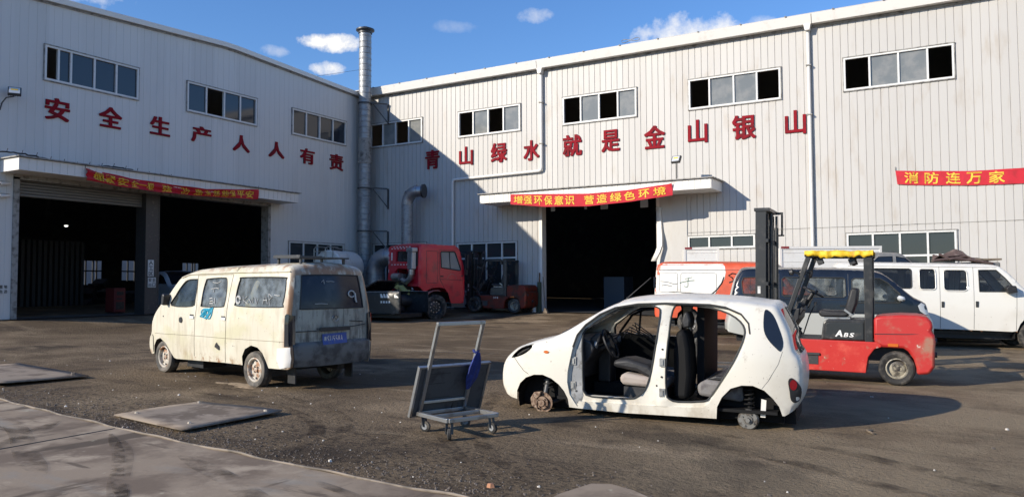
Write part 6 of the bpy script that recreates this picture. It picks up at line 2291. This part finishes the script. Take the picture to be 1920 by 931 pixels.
# white water tank with ladder behind the cream van
gx, gy = -21.75, 22.7
t = thing('water_tank', 'white tank trailer with a ladder half hidden behind the cream minivan', 'trailer', (gx, gy, ground(gx, gy)), 14)
g = ground(gx, gy)
mb = MB()
pr = [(.62 * math.cos(a), 1.70 + .66 * math.sin(a)) for a in [i * .2618 for i in range(24)]]
mb.prism([(a * 1.02, b + .0) for a, b in pr], 0, 1.9, 'y')
tk = mb.build('tank', M_offwhite, t, bevel=.05, smooth=40)
mb = MB()
for x in (-.55, -.05): mb.tube([(x, -.07, .9), (x, -.07, 2.40), (x, .1, 2.50), (x, .9, 2.50), (x, 1.0, 2.4)], .022, 6)
for k in range(6): mb.beam((-.55, -.07, 1.2 + .22 * k), (-.05, -.07, 1.2 + .22 * k), .03)
mb.tube([(.25, -.05, 2.0), (.28, -.05, 2.46), (.62, .5, 2.35), (.66, 1.5, 2.3)], .016, 6)
mb.build('ladder', M_steel, tk, smooth=50)
mb = MB()
mb.box(-.5, .5, -.1, 1.9, .7, .95); mb.cyl((0, .8, 2.35), (0, .8, 2.46), .2, n=16)
mb.build('frame', M_black, t)
for sg in (1, -1):
    mb = MB(); mb.lathe([(.0, -.1), (.2, -.1), (.38, -.09), (.42, 0), (.38, .09), (.2, .1), (0, .1)], (sg * .62, .9, .42), (1, 0, 0), 28); mb.build('wheel', M_tyre, t, smooth=40)

# black saloon between the tank and the truck
def saloon(name, label, loc, ang, paint, glassm, L=1.0):
    t = thing(name, label, 'car', loc, ang)
    top = catmull([(2.1, .35), (2.15, .55), (2.02, .74), (1.2, .90), (.95, .95), (.45, 1.28), (.05, 1.42), (-.6, 1.42), (-1.05, 1.28), (-1.5, 1.02), (-2.0, .96), (-2.12, .7), (-2.1, .35)], 3)
    bottom = [(-1.85, .25), (-1.72, .3), (-1.65, .52), (-1.45, .64), (-1.22, .60), (-1.08, .45), (-1.04, .22), (.98, .22), (1.02, .45), (1.15, .6), (1.35, .65), (1.56, .55), (1.66, .35), (1.7, .25)]
    S = Shell(top, bottom, lambda u, z: (.86 - .22 * max(0, z - .9)) * (1 - .16 * max(0, (abs(u) - 1.3) / .85) ** 2), .06, lambda u, z: .05)
    win = [[(.82, .99), (.42, 1.24), (.05, 1.34), (-.02, 1.34), (-.02, .98)], [(-.10, .98), (-.10, 1.34), (-.6, 1.33), (-1.0, 1.2), (-1.2, 1.02)]]
    mb = MB()
    for sg in (1, -1): S.side(mb, sg, win, .13)
    a0, a1 = S.near(.92, .96), S.near(.12, 1.41)
    b0, b1 = S.near(-.72, 1.40), S.near(-1.45, 1.05)
    S.strip(mb, 0, a0); S.strip(mb, a1, b0); S.strip(mb, b1, len(top) - 1)
    for i, j in ((a0, a1), (b0, b1)):
        for v0, v1 in ((-1, -.9), (.9, 1)): S.strip(mb, i, j, v0, v1, 2)
    mb.build('body', paint, t, smooth=42, fix=False, merge=.002)
    mb = MB(); S.strip(mb, a0, a1, -.9, .9, 6, -.004); mb.build('windscreen', glassm, t, fix=False, smooth=60)
    mb = MB(); S.strip(mb, b0, b1, -.9, .9, 6, -.004); mb.build('rear_window', glassm, t, fix=False, smooth=60)
    for sg in (1, -1):
        for w in win:
            mb = MB(); S.patch(mb, sg, w, -.01, .15); mb.build('window', glassm, t, fix=False)
        for u in (1.35, -1.4): wheel(t, (u, sg * .72, .31), .31, .2, sg, M_tyre, M_steel)
        mb = MB(); S.patch(mb, sg, [(2.08, .58), (2.0, .73), (1.78, .76), (1.85, .62)], .01, .1); mb.build('headlamp', M_lens, t, fix=False)
    mb = MB(); mb.box(-1.9, 1.9, -.62, .62, .2, .34); mb.box(-1.2, 1.0, -.7, .7, .35, .8); mb.build('underbody', M_black, t)
    return t
def half_car():
    x, y = -17.25, 21.45
    t = thing('car', 'roofless front half of a black car in the shade left of the red truck', 'car', (x, y, ground(x, y)), 182)
    top = catmull([(2.1, .35), (2.15, .55), (2.02, .74), (1.2, .94), (.98, .99), (.60, 1.0), (.0, 1.01), (-.70, 1.0)], 3) + [(-.74, .96), (-.75, .6), (-.75, .3)]
    bottom = [(-.6, .24), (.95, .22), (1.0, .45), (1.12, .62), (1.35, .68), (1.58, .58), (1.68, .35), (1.7, .25)]
    S = Shell(top, bottom, lambda u, z: .86 * (1 - .16 * max(0, (u - 1.3) / .85) ** 2), .05, lambda u, z: .04 if u > 1.0 else 0.0)
    mb = MB()
    for sg in (1, -1): S.side(mb, sg, [], .13)
    S.strip(mb, 0, S.near(.98, .99))
    for v0, v1 in ((-1, -.9), (.9, 1)): S.strip(mb, S.near(.98, .99), S.near(-.70, 1.0), v0, v1, 2)
    b = mb.build('body', M_blackpaint, t, smooth=42, fix=False, merge=.002)
    mb = MB()
    rows = []
    for i in range(9):
        k = i / 8
        u, z = .98 - .62 * k, .99 + .43 * k - .06 * k * k
        w = .84 - .16 * k
        rows.append([(u + .10 * (1 - (v / 4.0) ** 2), w * v / 4, z) for v in range(-4, 5)])
    mb.grid(rows)
    mb.build('windscreen', M_glassdark, t, smooth=60, fix=False, solid=.01)
    mb = MB()
    mb.tube([(.98, .84, .99), (.67, .76, 1.22), (.36, .68, 1.37), (.42, 0, 1.38), (.36, -.68, 1.37), (.67, -.76, 1.22), (.98, -.84, .99)], .025, 6)
    mb.build('windscreen_frame', M_blackpaint, t, smooth=50)
    b.modifiers.new('thick', 'SOLIDIFY').thickness = .02
    mb = MB()
    for sg in (1, -1): mb.tube([(u, sg * (S.w(u, z) + .002), z) for u, z in [(1.0, .985), (.4, .995), (-.2, 1.0), (-.70, .99)]], .016, 5)
    mb.build('belt_trim', M_steel, b)
    mb = MB()
    for u0, w_ in ((.05, .11), (-.08, .10), (-.20, .12)):
        V = [(u0, .80), (u0 - w_, .80), (u0 - w_ * .35, .93), (u0 + w_ * .25, .93)]
        mb.add([(u, S.w(u, z) + .005, z) for u, z in V], [(0, 1, 2, 3)])
    V = [(-.52, .80), (-.70, .80), (-.64, .86), (-.50, .92)]
    mb.add([(u, S.w(u, z) + .005, z) for u, z in V], [(0, 1, 2, 3)])
    for k in range(4):
        u0 = .06 - .11 * k
        V = [(u0, .62), (u0 - .07, .62), (u0 - .07, .69), (u0, .69)]
        mb.add([(u, S.w(u, z) + .005, z) for u, z in V], [(0, 1, 2, 3)])
    mb.build('door_sticker', M_offwhite, t)
    for sg in (1, -1): wheel(t, (1.34, sg * .74, .32), .32, .2, sg, M_tyre, M_darksteel)
    mb = MB(); mb.box(-.6, 1.9, -.62, .62, .12, .26); mb.box(.2, 1.0, -.7, .7, .30, .85); mb.build('underbody', M_black, t)
    mb = MB(); mb.prism([(1.0, .98), (.93, 1.10), (.97, 1.13), (1.05, 1.10)], .84, 1.0); mb.build('wing_mirror', M_black, t, bevel=.02)
half_car()
saloon('car', 'pale blue car just inside the doorway of the left hall', (-25.3, 18.75, ground(-23, 17.2)), -14, M_paleblue, M_glassdark)

# ------------------------------------------------------------------ goods in and around the left doorway
def cabinet():
    x, y = -24.6, 15.75
    t = thing('cabinet', 'dull red metal cabinet standing inside the left hall doorway', 'cabinet', (x, y, ground(XA, y)), 0)
    mb = MB(); mb.box(-.25, .25, -.20, .20, .06, .86); b = mb.build('case', mat('dull_red_case', (.13, .018, .018), .6), t, bevel=.02)
    mb = MB(); mb.box(.252, .262, -.12, .12, .62, .74); mb.box(.252, .262, -.12, .08, .48, .53); mb.box(.252, .26, -.14, .14, .15, .40); mb.build('panel', M_black, b)
    mb = MB()
    for yy in (-.15, .15): mb.box(-.2, .2, yy - .04, yy + .04, 0, .06)
    mb.build('foot', M_black, t)
cabinet()
def notice(label, x, y0, y1, z0, z1, lines):
    t = thing('notice', label, 'sign', (x, (y0 + y1) / 2, z0), 0)
    w, h = (y1 - y0), z1 - z0
    mb = MB(); mb.box(0, .012, -w / 2, w / 2, 0, h); mb.build('board', M_paper, t)
    mb = MB()
    n = len(lines)
    for k, ln in enumerate(lines):
        m = len(ln)
        for i, c in enumerate(ln):
            a, b_ = -w / 2 + w * (i + .12) / m, -w / 2 + w * (i + .88) / m
            c0, c1 = h - h * (k + .88) / n, h - h * (k + .12) / n
            letter(mb, c, lambda s, r_, d, a=a, b_=b_, c0=c0, c1=c1: (.0135 + d, a + (b_ - a) * s, c0 + (c1 - c0) * r_), 0, .03)
    mb.build('lettering', M_seal, t, fix=False)
notice('narrow white notice with black characters on the dark doorway column, upper one', XA - .035, 15.79, 16.0, 1.92, 2.45, ['人', '工', '区'])
notice('square white notice on the doorway column below the narrow one', XA - .035, 15.80, 16.08, 1.56, 1.88, ['安全', '出口'])
notice('small white notice with two lines on the wall left of the doorway', XA + .005, 11.05, 11.52, 1.40, 1.66, ['生产重地', '闲人免进'])
# dim machines and scrap inside, seen against the bright back openings
t = thing('scrap_pile', 'dark jagged heap of scrap in front of the bright back opening', 'scrap', (XA - 9.5, 20.0, ground(XA, 19)), 0)
mb = MB()
rt = random.Random(9)
for k in range(34):
    a, b_ = rt.uniform(-1.8, 2.6), rt.uniform(-1, 1)
    hh = .5 + .55 * math.exp(-((a - .2) / 1.1) ** 2)
    M = Matrix.Translation((b_, a, rt.uniform(0, hh))) @ Matrix.Rotation(rt.uniform(0, 6), 4, 'Z') @ Matrix.Rotation(rt.uniform(-.7, .7), 4, 'X')
    mb.box(-.3, .3, -.18, .18, -.1, .12, M)
mb.build('scrap_heap', M_black, t)
t = thing('work_light', 'small lit lamp hanging high inside the left hall', 'lamp', (XA - 8, 17.67, 4.03), 0)
mb = MB(); mb.lathe([(.0, .06), (.05, .05), (.12, 0), (.0, -.01)], (0, 0, 0), (0, 0, 1), 14); mb.build('shade', M_darksteel, t)
ml = bpy.data.materials.new('lit_lamp'); ml.use_nodes = True
ml.node_tree.nodes['Principled BSDF'].inputs['Emission Color'].default_value = (1, .97, .9, 1)
ml.node_tree.nodes['Principled BSDF'].inputs['Emission Strength'].default_value = 4
mb = MB(); mb.lathe([(.0, -.06), (.05, -.045), (.07, -.012)], (0, 0, 0), (0, 0, 1), 12); mb.build('bulb', ml, t)
mb = MB(); mb.tube([(0, 0, .05), (0, 0, 4.5)], .008, 5); mb.build('flex', M_black, t)

# broom and extinguisher by the right doorway
x, y = -14.12, YB - .35
t = thing('broom', 'wooden handled broom leaning beside the right hall doorway', 'broom', (-13.72, YB - .55, ground(-13.72, YB - .5)), 0)
mb = MB(); mb.tube([(.0, -.1, .05), (-.42, .50, 1.35)], .016, 8); mb.build('handle', M_wood, t)
mb = MB(); mb.prism([(-.03, .18), (.03, .18), (.11, .0), (-.09, .0)], -.16, -.04); mb.build('bristles', M_wood, t)
t = thing('fire_extinguisher', 'pale fire extinguisher on the ground at the left jamb of the tall doorway', 'extinguisher', (-14.40, YB - .30, ground(-14.4, YB - .3)), 0)
mb = MB(); mb.lathe([(0, 0), (.075, 0), (.08, .02), (.08, .36), (.05, .42), (.025, .45), (.025, .50), (0, .50)], (0, 0, 0), (0, 0, 1), 16); mb.build('cylinder', M_offwhite, t, smooth=40)
mb = MB(); mb.tube([(.03, 0, .48), (.11, 0, .46), (.12, 0, .25)], .012, 6); mb.box(-.06, .02, -.012, .012, .50, .53); mb.build('hose', M_black, t)
t = thing('post', 'dull green wrapped post standing at the left jamb of the tall doorway', 'post', (-14.28, YB - .12, ground(-14.28, YB - .12)), 0)
mb = MB(); mb.cyl((0, 0, 0), (.02, 0, 1.15), .10, .08, n=14); mb.build('wrapping', mat('dull_green_cloth', (.06, .08, .05), .9), t, smooth=40)
mb = MB(); mb.cyl((.02, 0, 1.1), (.03, 0, 1.5), .03, n=8); mb.build('pole', M_rust, t)


# ------------------------------------------------------------------ trolley with the metal board
def trolley():
    c = Vector((-4.51, 6.562, 0))
    c.z = ground(c.x, c.y)
    t = thing('trolley', 'low steel trolley on castors with a tall leaning push frame', 'trolley', c, -22)     # local x = towards the viewer's right
    h = .185
    q = .29
    mb = MB()
    w = .045
    for a, b_ in (((-q, -q), (q, -q)), ((-q, q), (q, q))): mb.beam((a[0], a[1], h), (b_[0], b_[1], h), w, .04)
    for a, b_ in (((-q, -q), (-q, q)), ((q, -q), (q, q)), ((0, -q), (0, q))): mb.beam((a[0], a[1], h - .001), (b_[0], b_[1], h - .001), w - .002, .038)
    mb.build('base_frame', M_steel, t, bevel=.004)
    mb = MB()
    top = []
    for y in (-q + .02, q - .02):
        p0, p1 = Vector((-q, y, h - .02)), Vector((-q + .375, y, 1.10))
        mb.beam(p0, p1, .036, .036, up=(1, 0, 0))
        top.append(p1)
    mb.beam(top[0] + Vector((0, -.018, 0)), top[1] + Vector((0, .018, 0)), .036, .036)
    d = Vector((.40, 0, 1.0)).normalized()
    for k in (.12,):
        mb.beam(Vector((-q, -q + .02, h)) + d * k, Vector((-q, q - .02, h)) + d * k, .03, .03)
    mb.build('push_frame', M_steel, t, bevel=.004)
    mb = MB()
    mb.box(-q - .06, -q + .02, .12, .20, h - .02, h + .09)
    mb.build('clamp', M_black, t, bevel=.01)
    for x, y, a in ((-q + .04, -q + .05, .5), (q - .03, -q + .03, -.6), (q - .05, q - .04, .2), (-q + .05, q - .05, .9)):
        mb = MB()
        mb.lathe([(0, -.018), (.045, -.018), (.055, -.012), (.055, .012), (.045, .018), (0, .018)], (x + .02 * math.cos(a), y + .02 * math.sin(a), .055), (-math.sin(a), math.cos(a), 0), 20)
        cs = mb.build('castor', M_tyre, t, smooth=40)
        mb = MB()
        n = Vector((-math.sin(a), math.cos(a), 0))
        p = Vector((x, y, h - .02)); e = Vector((x + .02 * math.cos(a), y + .02 * math.sin(a), .055))
        for sg in (1, -1): mb.beam(p + n * .026 * sg, e + n * .026 * sg, .03, .005)
        mb.cyl(p + Vector((0, 0, -.01)), p + Vector((0, 0, .005)), .03, n=12)
        mb.build('castor_fork', M_darksteel, cs)
        mb = MB()
        mb.cyl(e - n * .02, e + n * .02, .03, n=12)
        mb.build('castor_hub', M_greyedge, cs)
    # metal board leaning on the frame
    o = thing('metal_board', 'dark grey sheet metal board with a folded pale rim leaning on the trolley', 'board', c, -22)
    ax = Vector((.40, 0, 1.0)).normalized()
    P0 = Vector((-q - .028, 0, h - .035))
    M = Matrix((Vector((0, 1, 0)), ax, Vector((0, 1, 0)).cross(ax))).transposed().to_4x4()
    M.translation = P0
    mb = MB()
    y0, y1, z1 = -.37, .50, .555
    mb.box(y0, y1, 0, z1, -.004, .004, M)
    mb.build('sheet', mat('dark_board', (.085, .09, .095), .55, .2, layers=[((.045, .045, .05), 5, .5, .7), ((.17, .165, .16), 3, .6, .75)]), o)
    mb = MB()
    for a, b_, c0, c1 in ((y0 - .003, y0 + .02, 0, z1), (y1 - .02, y1 + .003, 0, z1), (y0 - .004, y1 + .004, z1 - .012, z1 + .004), (y0 - .004, y1 + .004, -.004, .012)):
        mb.box(a, b_, c0, c1, -.028, .0125, M)
    mb.build('rim', M_steel, o)
    mb = MB()
    for k, z in ((0, .36), (1, .47), (2, .2)): mb.box(y0 + .12, y0 + .34 + .05 * k, z, z + .004, .0045, .006, M)
    mb.build('scratch', M_seal, o)
    # blue cloth tied to the frame
    f = thing('cloth', 'blue cloth knotted to the right post of the trolley frame', 'cloth', c, -22)
    mb = MB()
    rows = []
    n = 14
    for i in range(14):
        k = i / 13
        hgt = .53 - .42 * k
        ctr = Vector((-q, q - .02, h)) + d * (hgt + .12) + Vector((.032 + .05 * k * (1 - k), -.01 - .03 * k, -.0))
        ctr.x = ctr.x + .02
        wd = (.020 + .040 * math.sin(min(1, k * 2.2) * 1.57)) * (1 if k < .7 else 1 - .7 * (k - .7) / .3)
        rows.append([ctr + Vector((wd * .40 * math.cos(a) * (1 + .5 * math.sin(5 * a + i * .15)), wd * math.sin(a) * (1 + .25 * math.sin(5 * a + 1)), 0)) for a in [j * 2 * math.pi / 18 for j in range(19)]])
    mb.grid(rows)
    mb.build('hanging_cloth', M_bluecloth, f, smooth=70, fix=True)
    mb = MB()
    ctr = Vector((-q, q - .02, h)) + d * .66
    mb.tube([ctr + Vector((.026 * math.cos(a), .028 * math.sin(a), .01 * math.sin(a * 2))) for a in [j * .42 for j in range(15)]], .013, 6, closed=True)
    mb.build('knot', M_bluecloth, f, smooth=60)
trolley()


# ------------------------------------------------------------------ steel plates on the ground, stones and litter
def plate(label, pts, lift):
    t = thing('steel_plate', label, 'steel plate', (pts[0][0], pts[0][1], ground(*pts[0])), 0, 'steel plates on the ground')
    z = lambda x, y, l: ground(x, y) + l - ground(*pts[0])
    mb = MB()
    n = 8
    top_, bot = [], []
    def P(s, r_):
        a = [pts[0][k] * (1 - s) + pts[1][k] * s for k in (0, 1)]
        b_ = [pts[3][k] * (1 - s) + pts[2][k] * s for k in (0, 1)]
        return a[0] * (1 - r_) + b_[0] * r_, a[1] * (1 - r_) + b_[1] * r_
    o = pts[0]
    rows = []
    for i in range(n + 1):
        row = []
        for j in range(n + 1):
            s, r_ = i / n, j / n
            x, y = P(s, r_)
            l = lift[0] * (1 - s) * (1 - r_) + lift[1] * s * (1 - r_) + lift[2] * s * r_ + lift[3] * (1 - s) * r_
            row.append((x - o[0], y - o[1], z(x, y, l + .012 + .008 * math.sin(s * 5 + 1) * math.sin(r_ * 4))))
        rows.append(row)
    mb.grid(rows)
    p = mb.build('plate', M_plate, t, smooth=60, solid=.014)
    return t
plate('bent steel plate with stones on its corners in the middle foreground', [(-8.11, 5.2), (-6.72, 5.02), (-6.70, 6.30), (-8.15, 6.34)], [.015, .03, .04, .01])
plate('steel plate at the left edge of the picture near the slab', [(-14.15, 5.6), (-11.42, 5.66), (-11.30, 6.85), (-14.1, 7.3)], [.0, .05, .03, .0])
M_palestone = mat('pale_stone', (.42, .37, .30), .9)
def stone(x, y, r, z, label, m=M_brick, grp=None):
    mb = MB()
    rt = random.Random(int(x * 977 + y * 131))
    vs = []
    for i in range(6):
        a = 2 * math.pi * i / 6
        vs.append((r * math.cos(a) * rt.uniform(.8, 1.2), r * .75 * math.sin(a) * rt.uniform(.8, 1.2), 0))
    vs += [(v[0] * .7 + rt.uniform(-.1, .1) * r, v[1] * .7, r * rt.uniform(.6, .9)) for v in vs]
    mb.add(vs, [(i, (i + 1) % 6, 6 + (i + 1) % 6, 6 + i) for i in range(6)] + [tuple(range(6, 12)), tuple(range(6))[::-1]])
    o = mb.build('stone', m, None)
    o.location = (x, y, z)
    setp(o, label, 'stone', grp)
P1 = M_palestone
stone(-7.95, 5.36, .028, ground(-7.95, 5.36) + .028, 'pale stone on the left corner of the middle steel plate', P1, 'stones holding the plates')
stone(-8.02, 6.22, .024, ground(-8.02, 6.22) + .024, 'pale stone on the far corner of the middle steel plate', P1, 'stones holding the plates')
stone(-6.82, 6.16, .03, ground(-6.82, 6.16) + .045, 'pale stone on the right corner of the middle steel plate', P1, 'stones holding the plates')
stone(-6.95, 5.28, .024, ground(-6.95, 5.28) + .036, 'pale stone on the near edge of the middle steel plate', P1, 'stones holding the plates')
stone(-11.55, 6.75, .05, ground(-11.55, 6.75) + .042, 'dark stone on the tip of the left steel plate', M_stone, 'stones holding the plates')
stone(-3.15, 5.02, .035, ground(-3.15, 5.02), 'orange brick chip on dark asphalt in the bottom foreground', M_brick)
stone(-1.35, 5.66, .04, ground(-1.35, 5.66), 'tan brick chip at the bottom edge right of the concrete patch', M_brick)
mb = MB()
mb.tube([(-.93, 9.0, ground(-.93, 9.0) + .012), (-.97, 8.93, ground(-.97, 8.93) + .015), (-.90, 8.80, ground(-.9, 8.8) + .012)], .012, 6)
setp(mb.build('twig', M_wood), 'small dark twig on the ground at the edge of the hatchback shadow', 'twig')
